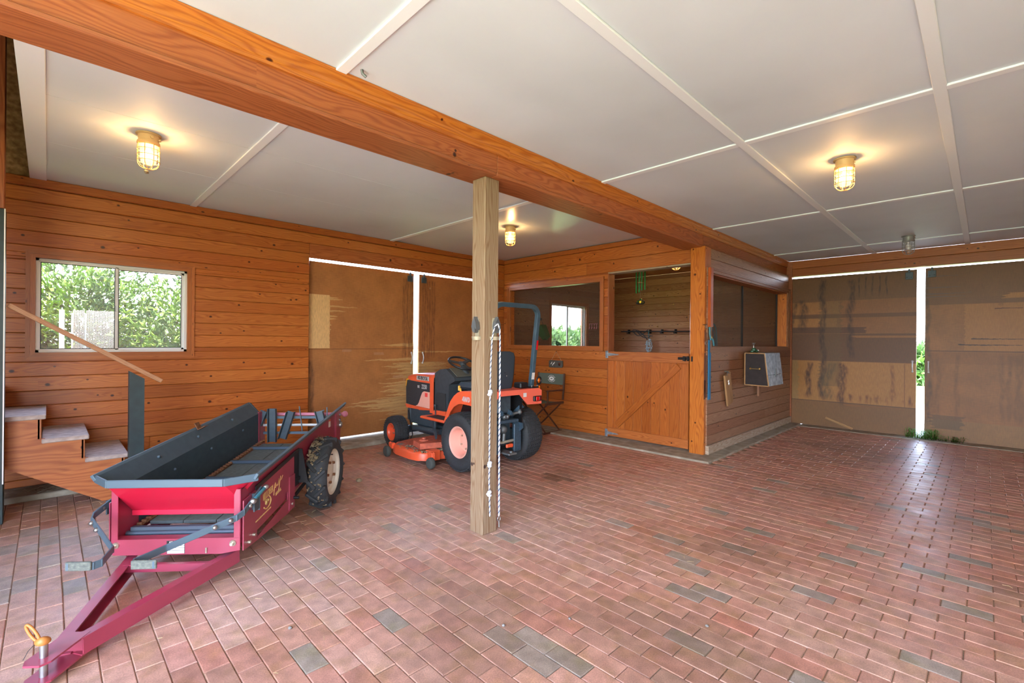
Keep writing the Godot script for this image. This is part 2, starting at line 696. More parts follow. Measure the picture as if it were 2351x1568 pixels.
	M.orange_dust = mat(Color8(226, 112, 80), 0.6, 0, speckle(256, 0.02, 5, 51, Color(0.72, 0.74, 0.78), Color(1, 1, 1)), 3.0)
	M.maroon = mat(Color8(162, 54, 76), 0.34, 0, speckle(128, 0.02, 4, 53, Color(0.9, 0.9, 0.92), Color(1, 1, 1)), 2.0)
	M.maroon.clearcoat_enabled = true
	M.maroon.clearcoat = 0.5
	M.red_board = mat(Color8(206, 32, 62), 0.36)
	M.liner = mat(Color8(64, 80, 88), 0.55, 0, speckle(256, 0.03, 5, 55, Color(0.8, 0.8, 0.8), Color(1, 1, 1)), 2.0)
	M.rim_grey = mat(Color8(80, 98, 108), 0.45, 0.1)
	M.slat_grey = mat(Color8(104, 112, 110), 0.6, 0, speckle(256, 0.03, 5, 57, Color(0.78, 0.77, 0.74), Color(1, 1, 1)), 3.0)
	M.white_rim = mat(Color8(226, 222, 206), 0.5, 0, speckle(128, 0.02, 4, 59, Color(0.9, 0.89, 0.86), Color(1, 1, 1)), 3.0)
	M.yellow = mat(Color8(236, 170, 40), 0.4)
	M.gold = mat(Color8(226, 190, 120), 0.5)
	M.red_lens = mat(Color8(214, 20, 26), 0.15)
	M.amber = mat(Color8(240, 120, 30), 0.15)
	M.silver = mat(Color8(206, 206, 204), 0.35, 0.3)
	M.sticker = mat(Color8(222, 220, 214), 0.5)
	M.canvas = mat(Color8(92, 104, 92), 0.9)
	M.rope = mat(Color8(204, 204, 208), 0.85)
	M.rope_blue = mat(Color8(86, 96, 118), 0.85)
	M.slate = mat(Color8(92, 88, 80), 0.75, 0, speckle(128, 0.04, 4, 61, Color(0.75, 0.75, 0.75), Color(1, 1, 1)), 6.0)
	M.leather = mat(Color8(92, 46, 26), 0.45)
	M.blue_strap = mat(Color8(40, 120, 168), 0.7)
	M.teal = mat(Color8(66, 128, 142), 0.5)
	M.green_pipe = mat(Color8(24, 112, 48), 0.25, 0.4)
	M.dark_green = mat(Color8(26, 70, 40), 0.4)
	M.hose = mat(Color8(30, 30, 34), 0.5)
	M.brown_box = mat(Color8(46, 34, 32), 0.75, 0, speckle(256, 0.02, 5, 63, Color(0.7, 0.66, 0.66), Color(1, 1, 1)), 2.0)
	M.hay = mat(Color8(206, 184, 132), 0.9)
	M.mud = mat(Color8(158, 140, 112), 0.95, 0, speckle(128, 0.06, 4, 65, Color(0.7, 0.68, 0.62), Color(1, 1, 1)), 8.0)
	M.stone = mat(Color8(158, 150, 140), 0.9, 0, speckle(128, 0.05, 4, 67, Color(0.6, 0.6, 0.6), Color(1, 1, 1)), 10.0)
	M.lamp_body = mat(Color8(204, 170, 116), 0.45, 0.2)
	M.lamp_grey = mat(Color8(150, 150, 148), 0.45, 0.4)
	M.jar = mat(Color(1, 0.98, 0.94, 0.05), 0.03)
	M.jar.transparency = BaseMaterial3D.TRANSPARENCY_ALPHA
	M.bulb = mat(Color8(255, 236, 200), 0.4)
	M.bulb.emission_enabled = true
	M.bulb.emission = Color8(255, 214, 150)
	M.bulb.emission_energy_multiplier = 1.6
	M.bulb_off = mat(Color8(230, 228, 222), 0.3)
	M.grass = mat(Color8(96, 150, 44), 0.8)
	M.grass.backlight_enabled = true
	M.grass.backlight = Color8(60, 100, 24)
	M.leaf = mat(Color.WHITE, 0.7)
	M.leaf.vertex_color_use_as_albedo = true
	M.leaf.backlight_enabled = true
	M.leaf.backlight = Color8(60, 92, 26)
	M.twig = mat(Color8(150, 126, 108), 0.9)
	M.lawn = mat(Color8(140, 160, 84), 0.95, 0, speckle(256, 0.03, 5, 71, Color(0.65, 0.7, 0.55), Color(1, 1, 1)), 0.6)
	M.gravel = mat(Color8(206, 200, 186), 0.95, 0, speckle(256, 0.08, 4, 73, Color(0.75, 0.75, 0.75), Color(1, 1, 1)), 1.0)
	M.stringer = mat(Color8(198, 118, 58), 0.5, 0, plain)
	M.stringer.uv1_scale = Vector3(0.42, 0.42, 1)
	M.rail = mat(Color8(198, 150, 112), 0.55, 0, plain)
	M.apron_blue = mat(Color8(70, 82, 94), 0.5, 0.2)
	M.pink_rod = mat(Color8(196, 120, 140), 0.4)
	M.pin_orange = mat(Color8(180, 112, 50), 0.5)
	M.decal_red = mat(Color8(238, 72, 66), 0.5)
	M.black_soft = mat(Color8(44, 48, 50), 0.55)
	M.instrument = mat(Color8(92, 90, 80), 0.25)
	M.seat_grey = mat(Color8(54, 66, 76), 0.55)
	M.orange_fade2 = mat(Color8(242, 110, 86), 0.4)
	M.dark_red = mat(Color8(96, 12, 18), 0.2)
	M.rops = mat(Color8(72, 98, 112), 0.42, 0.15, speckle(128, 0.03, 4, 75, Color(0.82, 0.84, 0.86), Color(1, 1, 1)), 2.0)
	M.hitch_blue = mat(Color8(74, 96, 112), 0.45, 0.2, speckle(128, 0.05, 4, 77, Color(0.7, 0.7, 0.7), Color(1, 1, 1)), 5.0)
	M.steel_dull = mat(Color8(120, 124, 124), 0.55, 0.6)
	M.zinc_dull = mat(Color8(186, 180, 160), 0.5, 0.5)
	M.rubber_dirty = mat(Color8(70, 74, 70), 0.8)
	M.decal_grey = mat(Color8(146, 140, 130), 0.6)
	M.zinc_old = mat(Color8(176, 166, 140), 0.5, 0.4)
	M.pewter = mat(Color8(112, 116, 118), 0.4, 0.6)
	M.brown_red = mat(Color8(112, 62, 44), 0.7)
	M.twine = mat(Color8(196, 186, 164), 0.9)
	M.brass = mat(Color8(206, 170, 104), 0.3, 0.8)
	M.yellow_bright = mat(Color8(246, 220, 50), 0.4)
	M.net_blue = mat(Color8(186, 204, 212), 0.7)
	M.old_hay = mat(Color8(150, 140, 112), 0.95)
	M.pad_grey = mat(Color8(120, 122, 108), 0.85, 0, speckle(128, 0.06, 4, 83, Color(0.6, 0.62, 0.66), Color(1, 1, 1)), 8.0)
	M.mesh_dark = mat(Color8(84, 72, 62), 0.6, 0.3)
	M.ply_a = veneer_door_a()
	M.ply_b = veneer_door_b()
	M.ply_c = veneer_door_c()
	M.ply_d = veneer_door_d()
	M.ply_c.albedo_color = Color8(218, 190, 142)
	M.ply_d.albedo_color = Color8(216, 186, 138)


func door_mat(im: Image, rough: float) -> StandardMaterial3D:
	var m := mat(Color.WHITE, rough)
	m.albedo_texture = tex(im)
	m.texture_repeat = false
	return m


const TAN := Color(0.80, 0.63, 0.40)


# sliding door with the square patch: 1.60 m wide, 2.38 m high; pixel 0,0 is its upper corner by the boarded wall
func veneer_door_a() -> StandardMaterial3D:
	var im := veneer(512, 768, Color8(166, 108, 58), 101)
	rect_px(im, 0, 140, 92, 372, Color(0.83, 0.67, 0.45), 0.95, 5, 1.5)
	for k in [[150, 40], [157, 58], [188, 130], [208, 72], [232, 36], [243, 30], [270, 10], [290, 8]]:
		splinter(im, 90, 90 + k[1], k[0], 7.0, TAN, 200 + k[0])
	# torn strips running in from the gap side
	for k in [[358, 330, 14], [400, 500, 2], [428, 250, 10], [450, 400, 8], [462, 340, 9], [478, 420, 10], [492, 460, 8], [540, 320, 8], [556, 350, 10], [575, 330, 14], [600, 360, 10], [622, 180, 16], [640, 160, 18], [655, 250, 12], [668, 300, 12], [690, 360, 10], [712, 330, 10]]:
		splinter(im, 511, k[1], k[0], k[2] * 1.3, TAN, 300 + k[0])
	for q in [[446, 520, 400, 60], [540, 600, 380, 60], [610, 676, 300, 80], [676, 730, 430, 60]]:
		var y: float = q[0]
		while y < q[1]:
			var hh := rng.randf_range(5.0, 12.0)
			splinter(im, 511, q[2] + rng.randf_range(-q[3], q[3]), y, hh, Color(0.78, 0.61, 0.39).lerp(Color(0.70, 0.53, 0.33), rng.randf()), int(y) + 900)
			y += hh * 0.7
	for k in [[150, 376, 190], [300, 392, 352], [400, 505, 460], [455, 520, 470]]:
		rect_px(im, k[0], k[1], k[2], k[1] + 12, Color(0.68, 0.52, 0.42), 0.5, k[1], 5.0)
	for k in 6:
		drip(im, 452 + k * 10, 20, 430, 4.0, Color8(84, 52, 32), 0.4, 400 + k)
	drip(im, 14, 420, 768, 9.0, Color8(70, 46, 32), 0.5, 410)
	rect_px(im, 0, 374, 512, 377, Color8(96, 62, 38), 0.6, 9, 0.0)
	return door_mat(im, 0.55)


func veneer_door_b() -> StandardMaterial3D:
	var im := veneer(512, 768, Color8(158, 100, 54), 111)
	splinter(im, 0, 290, 392, 7.0, TAN, 21)
	var yy := 446.0
	while yy < 560.0:
		var hh := rng.randf_range(5.0, 12.0)
		splinter(im, 0, 210 + rng.randf_range(-60, 60), yy, hh, Color(0.76, 0.6, 0.38).lerp(Color(0.70, 0.54, 0.34), rng.randf()), int(yy) + 1900)
		yy += hh * 0.7
	splinter(im, 240, 340, 452, 8.0, TAN, 24)
	for k in 6:
		drip(im, 20 + k * 14, 20, 430, 4.5, Color8(86, 50, 34), 0.45, 420 + k)
	rect_px(im, 60, 60, 70, 70, Color(0.7, 0.6, 0.5), 0.5, 25, 6.0)
	return door_mat(im, 0.55)


# water-stained door beside the stall: 1.66 m wide, 2.50 m high
func veneer_door_c() -> StandardMaterial3D:
	var im := veneer(512, 768, Color8(150, 112, 66), 121)
	rect_px(im, 0, 0, 512, 128, Color8(112, 84, 50), 0.7, 31, 0.0)
	rect_px(im, 0, 132, 220, 192, Color8(178, 136, 78), 0.7, 32, 8.0)
	rect_px(im, 220, 132, 512, 290, Color8(146, 104, 64), 0.5, 33, 6.0)
	rect_px(im, 0, 196, 512, 214, Color8(96, 66, 36), 0.65, 34, 10.0)
	rect_px(im, 10, 216, 210, 258, Color8(186, 144, 84), 0.6, 35, 5.0)
	rect_px(im, 0, 262, 330, 292, Color8(84, 54, 30), 0.75, 36, 14.0)
	rect_px(im, 0, 294, 512, 432, Color8(98, 68, 38), 0.78, 37, 0.0)
	rect_px(im, 280, 304, 512, 314, Color8(182, 136, 76), 0.6, 38, 20.0)
	rect_px(im, 0, 434, 512, 640, Color8(186, 148, 92), 0.8, 39, 0.0)
	rect_px(im, 0, 434, 44, 640, Color8(150, 140, 112), 0.6, 40, 8.0)
	rect_px(im, 0, 640, 512, 768, Color8(128, 102, 62), 0.7, 41, 0.0)
	rect_px(im, 0, 638, 512, 642, Color8(70, 48, 28), 0.6, 42, 0.0)
	rect_px(im, 140, 130, 230, 560, Color8(110, 96, 66), 0.45, 43, 14.0)
	drip(im, 150, 10, 640, 12.0, Color8(60, 38, 20), 0.7, 431)
	drip(im, 265, 20, 420, 11.0, Color8(66, 42, 22), 0.7, 432)
	drip(im, 60, 110, 290, 14.0, Color8(70, 46, 24), 0.6, 433)
	drip(im, 20, 120, 300, 8.0, Color8(58, 40, 22), 0.5, 434)
	drip(im, 90, 436, 632, 12.0, Color8(70, 44, 20), 0.75, 435)
	drip(im, 232, 436, 660, 16.0, Color8(84, 54, 24), 0.8, 436)
	drip(im, 180, 436, 640, 22.0, Color8(86, 80, 66), 0.6, 437)
	drip(im, 430, 436, 620, 8.0, Color8(120, 82, 44), 0.6, 438)
	for k in 5:
		drip(im, 300 + k * 26, 10, 120, 3.0, Color8(56, 36, 20), 0.6, 440 + k)
	for k in 26:
		drip(im, rng.randf_range(250, 500), 580 + rng.randi() % 30, 612 + rng.randi() % 30, 4.0, Color8(96, 60, 26), 0.6, 450 + k)
	splinter(im, 240, 470, 648, 8.0, Color8(150, 110, 62), 461)
	rect_px(im, 470, 436, 474, 640, Color8(120, 84, 46), 0.5, 44, 0.0)
	return door_mat(im, 0.5)


func veneer_door_d() -> StandardMaterial3D:
	var im := veneer(512, 768, Color8(156, 118, 72), 131)
	rect_px(im, 0, 0, 512, 140, Color8(112, 84, 48), 0.6, 51, 0.0)
	rect_px(im, 0, 140, 512, 168, Color8(96, 72, 44), 0.5, 52, 12.0)
	rect_px(im, 250, 128, 360, 150, Color8(190, 150, 88), 0.7, 53, 26.0)
	rect_px(im, 130, 170, 340, 370, Color8(186, 146, 90), 0.55, 54, 6.0)
	rect_px(im, 0, 372, 512, 376, Color8(88, 60, 36), 0.7, 55, 0.0)
	rect_px(im, 0, 378, 512, 430, Color8(138, 100, 60), 0.45, 56, 0.0)
	rect_px(im, 0, 680, 512, 768, Color8(148, 130, 92), 0.5, 57, 0.0)
	for k in 8:
		drip(im, rng.randf_range(20, 400), 380, 680, 7.0, Color8(110, 80, 46), 0.4, 470 + k)
	drip(im, 6, 20, 740, 9.0, Color8(80, 66, 46), 0.6, 481)
	rect_px(im, 20, 660, 130, 720, Color8(84, 74, 54), 0.5, 58, 20.0)
	for k in [[40, 46], [90, 62], [118, 90], [132, 70]]:
		splinter(im, 0, 60 + k[1], k[0], 5.0, Color8(120, 108, 120), 482 + k[0])
	splinter(im, 150, 330, 320, 4.0, Color8(70, 46, 26), 491)
	splinter(im, 110, 300, 346, 4.0, Color8(70, 46, 26), 492)
	splinter(im, 220, 300, 192, 4.0, Color8(110, 66, 30), 493)
	drip(im, 236, 166, 184, 7.0, Color8(70, 44, 22), 0.8, 494)
	drip(im, 262, 452, 478, 7.0, Color8(70, 44, 22), 0.8, 495)
	return door_mat(im, 0.5)


# ---------------------------------------------------------------- the scene
func _ready():
	rng.seed = 4711
	# camera: fitted to the barn's straight lines
	var cam := Camera3D.new()
	cam.name = "camera"
	cam.position = Vector3(0, 1.40, 0)
	cam.rotation_degrees = Vector3(0, -44.68, 0.486)
	cam.fov = rad_to_deg(2.0 * atan(784.0 / 1076.0))
	cam.near = 0.05
	cam.far = 400.0
	add_child(cam)
	cam.current = true
	# sky and exposure
	var we := WorldEnvironment.new()
	we.name = "world_environment"
	var env := Environment.new()
	env.background_mode = Environment.BG_SKY
	var sm := ProceduralSkyMaterial.new()
	sm.sky_top_color = Color(0.60, 0.71, 0.88)
	sm.sky_horizon_color = Color(0.92, 0.93, 0.94)
	sm.ground_bottom_color = Color(0.5, 0.5, 0.46)
	sm.ground_horizon_color = Color(0.8, 0.82, 0.8)
	sm.sky_energy_multiplier = SKY
	sm.sun_angle_max = 1.0
	var sky := Sky.new()
	sky.sky_material = sm
	env.sky = sky
	env.ambient_light_source = Environment.AMBIENT_SOURCE_DISABLED
	env.tonemap_mode = Environment.TONE_MAPPER_LINEAR
	env.tonemap_exposure = EXPOSURE
	env.sdfgi_enabled = true
	env.ssao_enabled = true
	env.ssil_enabled = true
	we.environment = env
	add_child(we)
	# sun: high, coming over the open doorway behind the camera
	var sun := DirectionalLight3D.new()
	sun.name = "sun"
	sun.light_energy = SUN
	sun.light_color = Color(1.0, 0.96, 0.9)
	sun.light_angular_distance = 0.6
	sun.shadow_enabled = true
	add_child(sun)
	sun.look_at_from_position(Vector3.ZERO, SUN_DIR, Vector3.UP)

	make_materials()
	build_floor()
	build_ceiling()
	build_wall_left()
	build_wall_far()
	build_stall()
	build_shell()
	build_beam_and_post()
	build_doors()
	build_windows()
	build_stairs()
	build_lamps()
	build_spreader()
	build_tractor()
	build_small_things()
	build_outside()


const EXPOSURE := 2.9
const SKY := 2.6
const SUN := 5.0
const SUN_DIR := Vector3(0.34, -1.0, -0.12)


# rectangles of u0..u1 x v0..v1 left over when the holes [u0,u1,v0,v1] are cut out
func rects(u0: float, u1: float, v0: float, v1: float, holes: Array) -> Array:
	var vs := [v0, v1]
	for h in holes:
		for v in [h[2], h[3]]:
			if v > v0 + 0.001 and v < v1 - 0.001:
				vs.append(v)
	vs.sort()
	var out := []
	for k in vs.size() - 1:
		if vs[k + 1] - vs[k] < 0.002:
			continue
		var mid: float = (vs[k] + vs[k + 1]) / 2.0
		var cut := []
		for h in holes:
			if h[2] < mid and h[3] > mid:
				cut.append([h[0], h[1]])
		cut.sort()
		var at := u0
		for c in cut:
			if c[0] > at + 0.002:
				out.append([at, minf(c[0], u1), vs[k], vs[k + 1]])
			at = maxf(at, c[1])
		if at < u1 - 0.002:
			out.append([at, u1, vs[k], vs[k + 1]])
	var good := []
	for r in out:
		if r[1] - r[0] > 0.01:
			good.append(r)
	return good


# plane "b": u runs along a; plane "a": u runs along b. d0..d1 is the depth range along the plane's own axis
func slab(b: MB, plane: String, u0: float, u1: float, v0: float, v1: float, d0: float, d1: float, bev := 0.0):
	if plane == "b":
		b.lh(P(u0, v0, d0), P(u1, v1, d1), bev)
	else:
		b.lh(P(d0, v0, u0), P(d1, v1, u1), bev)


func boards(parent: Node, tone: String, plane: String, u0: float, u1: float, v0: float, v1: float, pitch: float, phase: float, d0: float, d1: float, holes: Array, called := "board"):
	var k0 := int(floor((v0 - phase) / pitch))
	for k in range(k0, int(ceil((v1 - phase) / pitch))):
		var lo := maxf(v0, phase + k * pitch)
		var hi := minf(v1, phase + (k + 1) * pitch)
		if hi - lo < 0.012:
			continue
		for r in rects(u0, u1, lo + 0.0015, hi - 0.0015, holes):
			var cuts := [r[0], r[1]]
			if r[1] - r[0] > 2.4 and rng.randf() < 0.15:
				cuts = [r[0], lerpf(r[0], r[1], R(0.3, 0.7)), r[1]]
			for c in cuts.size() - 1:
				var w := wood(0 if plane == "b" else 2)
				var out := R(0.0, 0.0015)
				var s := signf(d1 - d0)
				slab(w, plane, cuts[c] + 0.0006, cuts[c + 1] - 0.0006, r[2], r[3], d0 - out * s, d1, 0.0045)
				part(called, w, M["%s%d" % [tone, rng.randi() % 4]], parent)


func core(parent: Node, plane: String, u0: float, u1: float, v0: float, v1: float, d0: float, d1: float, holes: Array, mt: Material, called := "core"):
	var b := MB.new()
	for r in rects(u0, u1, v0, v1, holes):
		slab(b, plane, r[0], r[1], r[2], r[3], d0, d1)
	return part(called, b, mt, parent)


func brick_at(a0: float, a1: float, b0: float, b1: float, cl: Color, lift: float, tilt: Vector2) -> MB:
	var m := MB.new()
	m.colored = true
	var e := 0.0035
	var dep := 0.012
	var cx := (a0 + a1) / 2.0
	var cb := (b0 + b1) / 2.0
	var h := func(a, b): return lift + (a - cx) * tilt.x + (b - cb) * tilt.y
	var top := [P(a0 + e, h.call(a0, b0), b0 + e), P(a1 - e, h.call(a1, b0), b0 + e), P(a1 - e, h.call(a1, b1), b1 - e), P(a0 + e, h.call(a0, b1), b1 - e)]
	var rimp := [P(a0, h.call(a0, b0) - e, b0), P(a1, h.call(a1, b0) - e, b0), P(a1, h.call(a1, b1) - e, b1), P(a0, h.call(a0, b1) - e, b1)]
	var base := [P(a0, -dep, b0), P(a1, -dep, b0), P(a1, -dep, b1), P(a0, -dep, b1)]
	m.col = cl
	m.quad(top[0], top[1], top[2], top[3], Vector3.UP)
	var side := [P(0, 0, -1), P(1, 0, 0), P(0, 0, 1), P(-1, 0, 0)]
	for k in 4:
		var k2 := (k + 1) % 4
		m.quad(top[k], top[k2], rimp[k2], rimp[k], (side[k] + Vector3.UP).normalized())
		m.quad(rimp[k], rimp[k2], base[k2], base[k], side[k])
	return m


func build_floor():
	var f := setting("floor", "brick-paved barn floor in running bond with sandy joints", "floor")
	var s := MB.new()
	s.lh(P(-1.72, -0.12, -3.3), P(9.4, -0.0055, 6.3))
	part("sand_bed", s, M.sand, f)
	var dust := noise(FastNoiseLite.TYPE_SIMPLEX_SMOOTH, 0.55, 4, 91)
	var fine := noise(FastNoiseLite.TYPE_SIMPLEX_SMOOTH, 3.5, 2, 92)
	# odd grey pavers, where they lie
	var greys := {}
	for g in GREY:
		var i := int(floor((g[0] - A_PHASE) / 0.1015))
		var off := 0.1015 if posmod(i, 2) else 0.0
		var j := int(floor((g[1] - B_PHASE - off) / 0.203))
		greys[[i, j]] = true
	var near := []
	var rest := MB.new()
	rest.colored = true
	for i in range(-26, 94):
		var a0 := A_PHASE + i * 0.1015
		if a0 < -1.65 or a0 > 9.08:
			continue
		var off := 0.1015 if posmod(i, 2) else 0.0
		for j in range(-18, 32):
			var b0 := B_PHASE + off + j * 0.203
			var ca := a0 + 0.05
			var cb := b0 + 0.1
			if b0 < -3.2 or b0 > 5.72 or (ca > 5.42 and cb > 2.24):
				continue
			var w := 0.0018 + 0.0016 * rng.randf()
			var wb := 0.0022 + 0.003 * rng.randf()
			var b1 := minf(b0 + 0.203 - wb, 5.74)
			if b1 - b0 < 0.03:
				continue
			var d := dust.get_noise_2d(ca, cb)
			var cl: Color
			var hue := rng.randf()
			if greys.has([i, j]) or rng.randf() < 0.012:
				cl = Color8(178, 160, 144).lerp(Color8(156, 140, 126), rng.randf())
			else:
				cl = Color8(212, 154, 130).lerp(Color8(200, 134, 114), hue).lerp(Color8(208, 170, 148), rng.randf() * 0.5)
			# dusty bloom that lies in patches on the pavers by the open doorway
			var bl := clampf((d + 0.22) * 1.7 + fine.get_noise_2d(ca, cb) * 0.35, 0.0, 1.0) * clampf(1.25 - ca * 0.2 - absf(cb - 2.5) * 0.16, 0.0, 1.0)
			cl = cl.lerp(Color8(228, 204, 190), bl * 0.6)
			if Vector2(ca - 3.73, (cb - 3.12) * 0.7).length() < 0.1:
				cl = cl.lerp(Color8(112, 80, 60), 0.6)
			# old manure and tyre grime near the machines and along the aisle end
			if d < -0.22:
				cl = cl.lerp(Color8(150, 118, 100), clampf((-d - 0.22) * 2.0, 0.0, 0.45))
			cl = cl.srgb_to_linear()
			var lift := R(-0.0012, 0.0012)
			var tilt := Vector2(R(-0.012, 0.012), R(-0.006, 0.006))
			var mb := brick_at(a0, a0 + 0.1015 - w, b0, b1, cl, lift, tilt)
			var fw := 0.703 * ca + 0.711 * cb
			var rt := 0.711 * ca - 0.703 * cb
			if fw > 1.0 and absf(rt) < fw * 1.10 and fw * 0.735 > 1.33:
				near.append([fw, mb])
			else:
				rest.v.append_array(mb.v)
				rest.n.append_array(mb.n)
				rest.t.append_array(mb.t)
				rest.c.append_array(mb.c)
	near.sort_custom(func(x, y): return x[0] < y[0])
	for k in near.size():
		if k < 300:
			part("brick", near[k][1], M.brick, f)
		else:
			var mb: MB = near[k][1]
			rest.v.append_array(mb.v)
			rest.n.append_array(mb.n)
			rest.t.append_array(mb.t)
			rest.c.append_array(mb.c)
	var o := part("paving", rest, M.brick, f)
	o.set_meta("kind", "stuff")
	# concrete strips along the walls
	var t1 := setting("trim_1", "concrete apron strip around the foot of the horse stall", "curb")
	var m := MB.new()
	m.lh(P(5.44, -0.1, 2.25), P(5.9, 0.022, 6.1), 0.006)
	part("apron", m, M.concrete, t1)
	m = MB.new()
	m.lh(P(5.9, -0.1, 2.25), P(9.28, 0.022, 2.6), 0.006)
	part("apron", m, M.concrete, t1)
	var t2 := setting("trim_2", "low concrete curb along the foot of the boarded window wall", "curb")
	m = MB.new()
	m.lh(P(-1.72, -0.1, 5.76), P(5.44, 0.045, 6.35), 0.008)
	part("curb", m, M.concrete, t2)
	var t3 := setting("trim_3", "concrete sill under the water-stained sliding doors", "sill")
	m = MB.new()
	m.lh(P(9.09, -0.1, -3.2), P(9.62, 0.008, 2.25), 0.006)
	part("sill", m, M.concrete, t3)


const A_PHASE := 0.065
const B_PHASE := 0.066
const GREY := [[2.39, 3.13], [1.23, 2.84], [1.54, 1.63], [1.67, 1.5], [1.53, 1.41], [1.66, 1.32], [3.12, 1.97], [1.86, 3.02], [3.12, 1.54], [3.35, 1.28], [2.9, 1.33], [2.58, 1.22], [4.35, 3.19], [3.77, 1.12], [3.73, 1.95], [5.27, 1.42], [3.96, 1.53], [4.35, 0.7], [5.25, 0.79], [3.94, 0.51], [3.62, 0.58], [3.84, 0.37], [3.88, 0.13], [3.01, 0.58], [2.77, 0.17], [2.27, 0.53], [5.15, 0.48], [5.33, -0.03], [2.17, 1.0], [2.61, 1.18], [2.91, 1.29], [3.46, 0.06], [4.26, 0.05], [0.08, 3.64], [-0.02, 4.52], [0.08, 4.36], [-0.03, 4.11], [0.18, 4.06], [-0.12, 4.37], [0.18, 4.39], [-0.1, 4.81], [0.03, 4.79], [-0.14, 3.95], [0.14, 4.68], [-0.06, 3.87]]


func build_ceiling():
	var c := setting("ceiling", "white painted plywood ceiling panels with narrow battens", "ceiling")
	var AL := [-0.13, 1.11, 3.56, 6.0, 8.44, 9.28]
	var BL := [2.72, 3.95, 4.9, 6.1]
	# the bay over the spreader and the tractor
	for i in 2:
		for j in 3:
			var m := MB.new()
			m.lh(P(AL[i] + 0.002, YC, BL[j] + 0.002), P(AL[i + 1] - 0.002, YC + 0.014, BL[j + 1] - 0.002))
			part("panel", m, M.ceiling, c)
	# sagging, glossier sheets beside the stall
	for j in 3:
		var b0: float = BL[j] + 0.004
		var b1: float = BL[j + 1] - 0.004
		var rows := []
		for i in 13:
			var u := i / 12.0
			var r := []
			for k in 7:
				var w := k / 6.0
				var dip := (0.012 + 0.03 * w * (1.0 if j == 0 else 0.35)) * sin(u * PI) + 0.016 * (1.0 if j == 1 else 0.3) * (1.0 - w) * sin(u * PI * 2.0) * (1.0 if u > 0.5 else 0.4)
				r.append(P(lerpf(3.562, 5.82, u), YC + 0.012 - dip - 0.012 * u, lerpf(b0, b1, w)))
			rows.append(r)
		var m := MB.new()
		m.loft(rows)
		part("panel", m, M.ceiling_gloss, c)
	# inside the stall
	var ms := MB.new()
	ms.lh(P(5.94, YC, 2.6), P(9.28, YC + 0.014, 6.1))
	part("panel", ms, M.beam_dark, c)
	# the aisle
	var AR := [-1.62, -1.33, 1.11, 3.56, 6.0, 8.44, 9.3]
	var BR := [-3.2, -2.25, -1.03, 0.19, 1.25, 2.5]
	for i in AR.size() - 1:
		for j in BR.size() - 1:
			var m := MB.new()
			m.lh(P(AR[i] + 0.002, YC, BR[j] + 0.002), P(AR[i + 1] - 0.002, YC + 0.014, BR[j + 1] - 0.002))
			part("panel", m, M.ceiling, c)
	for a in [1.11, 3.56, 6.0, 8.44]:
		var m := MB.new()
		m.lh(P(a - 0.03, YC - 0.012, -3.2), P(a + 0.03, YC, 2.46), 0.003)
		part("batten", m, M.batten, c)
	for b in [-1.03, 0.19, 1.25]:
		var m := MB.new()
		m.lh(P(-1.6, YC - 0.013, b - 0.03), P(9.27, YC, b + 0.03), 0.003)
		part("batten", m, M.batten, c)
	for a in [-0.075, 1.11, 3.53]:
		var m := MB.new()
		var w := 0.055 if a < 0.0 else 0.03
		m.lh(P(a - w, YC - 0.012, 2.72), P(a + w, YC, 6.08), 0.003)
		part("batten", m, M.batten, c)
	# floor structure above: closes the rooms from the loft
	var s := MB.new()
	s.lh(P(-1.72, YC + 0.03, -3.3), P(9.5, YC + 0.2, 2.7))
	s.lh(P(-0.13, YC + 0.03, 2.7), P(9.5, YC + 0.2, 6.1))
	part("deck", s, M.osb, c)
	# loft over the stairwell
	var l := setting("wall_loft", "strand-board lining of the stairwell above the ceiling", "wall")
	var b := MB.new()
	b.lh(P(-1.72, YC, 6.1), P(9.5, 4.8, 6.3))
	part("panel", b, M.osb, l)
	b = MB.new()
	b.lh(P(-1.72, 4.8, -3.3), P(9.5, 4.9, 6.3))
	part("panel", b, M.osb, l)
	b = MB.new()
	b.lh(P(-1.8, YC, -3.3), P(-1.6, 4.9, 6.3))
	part("panel", b, M.osb, l)
	b = MB.new()
	b.lh(P(-1.72, YC + 0.2, 2.55), P(1.8, 4.9, 2.7))
	part("panel", b, M.osb, l)
	b = MB.new()
	b.lh(P(1.8, YC + 0.2, 2.55), P(1.95, 4.9, 6.1))
	part("panel", b, M.osb, l)


const WIN1 := [-0.087, 1.068, 1.262, 2.13]
const WIN2 := [7.13, 8.285, 1.262, 2.17]
const DOORWAY_A := [2.372, 5.60, -0.1, 2.45]
const OPEN1 := [4.03, 5.93, 1.34, 2.30]
const OPEN2 := [5.885, 9.10, 1.345, 2.28]
const DOORWAY_S := [2.65, 3.884, -0.1, 2.41]


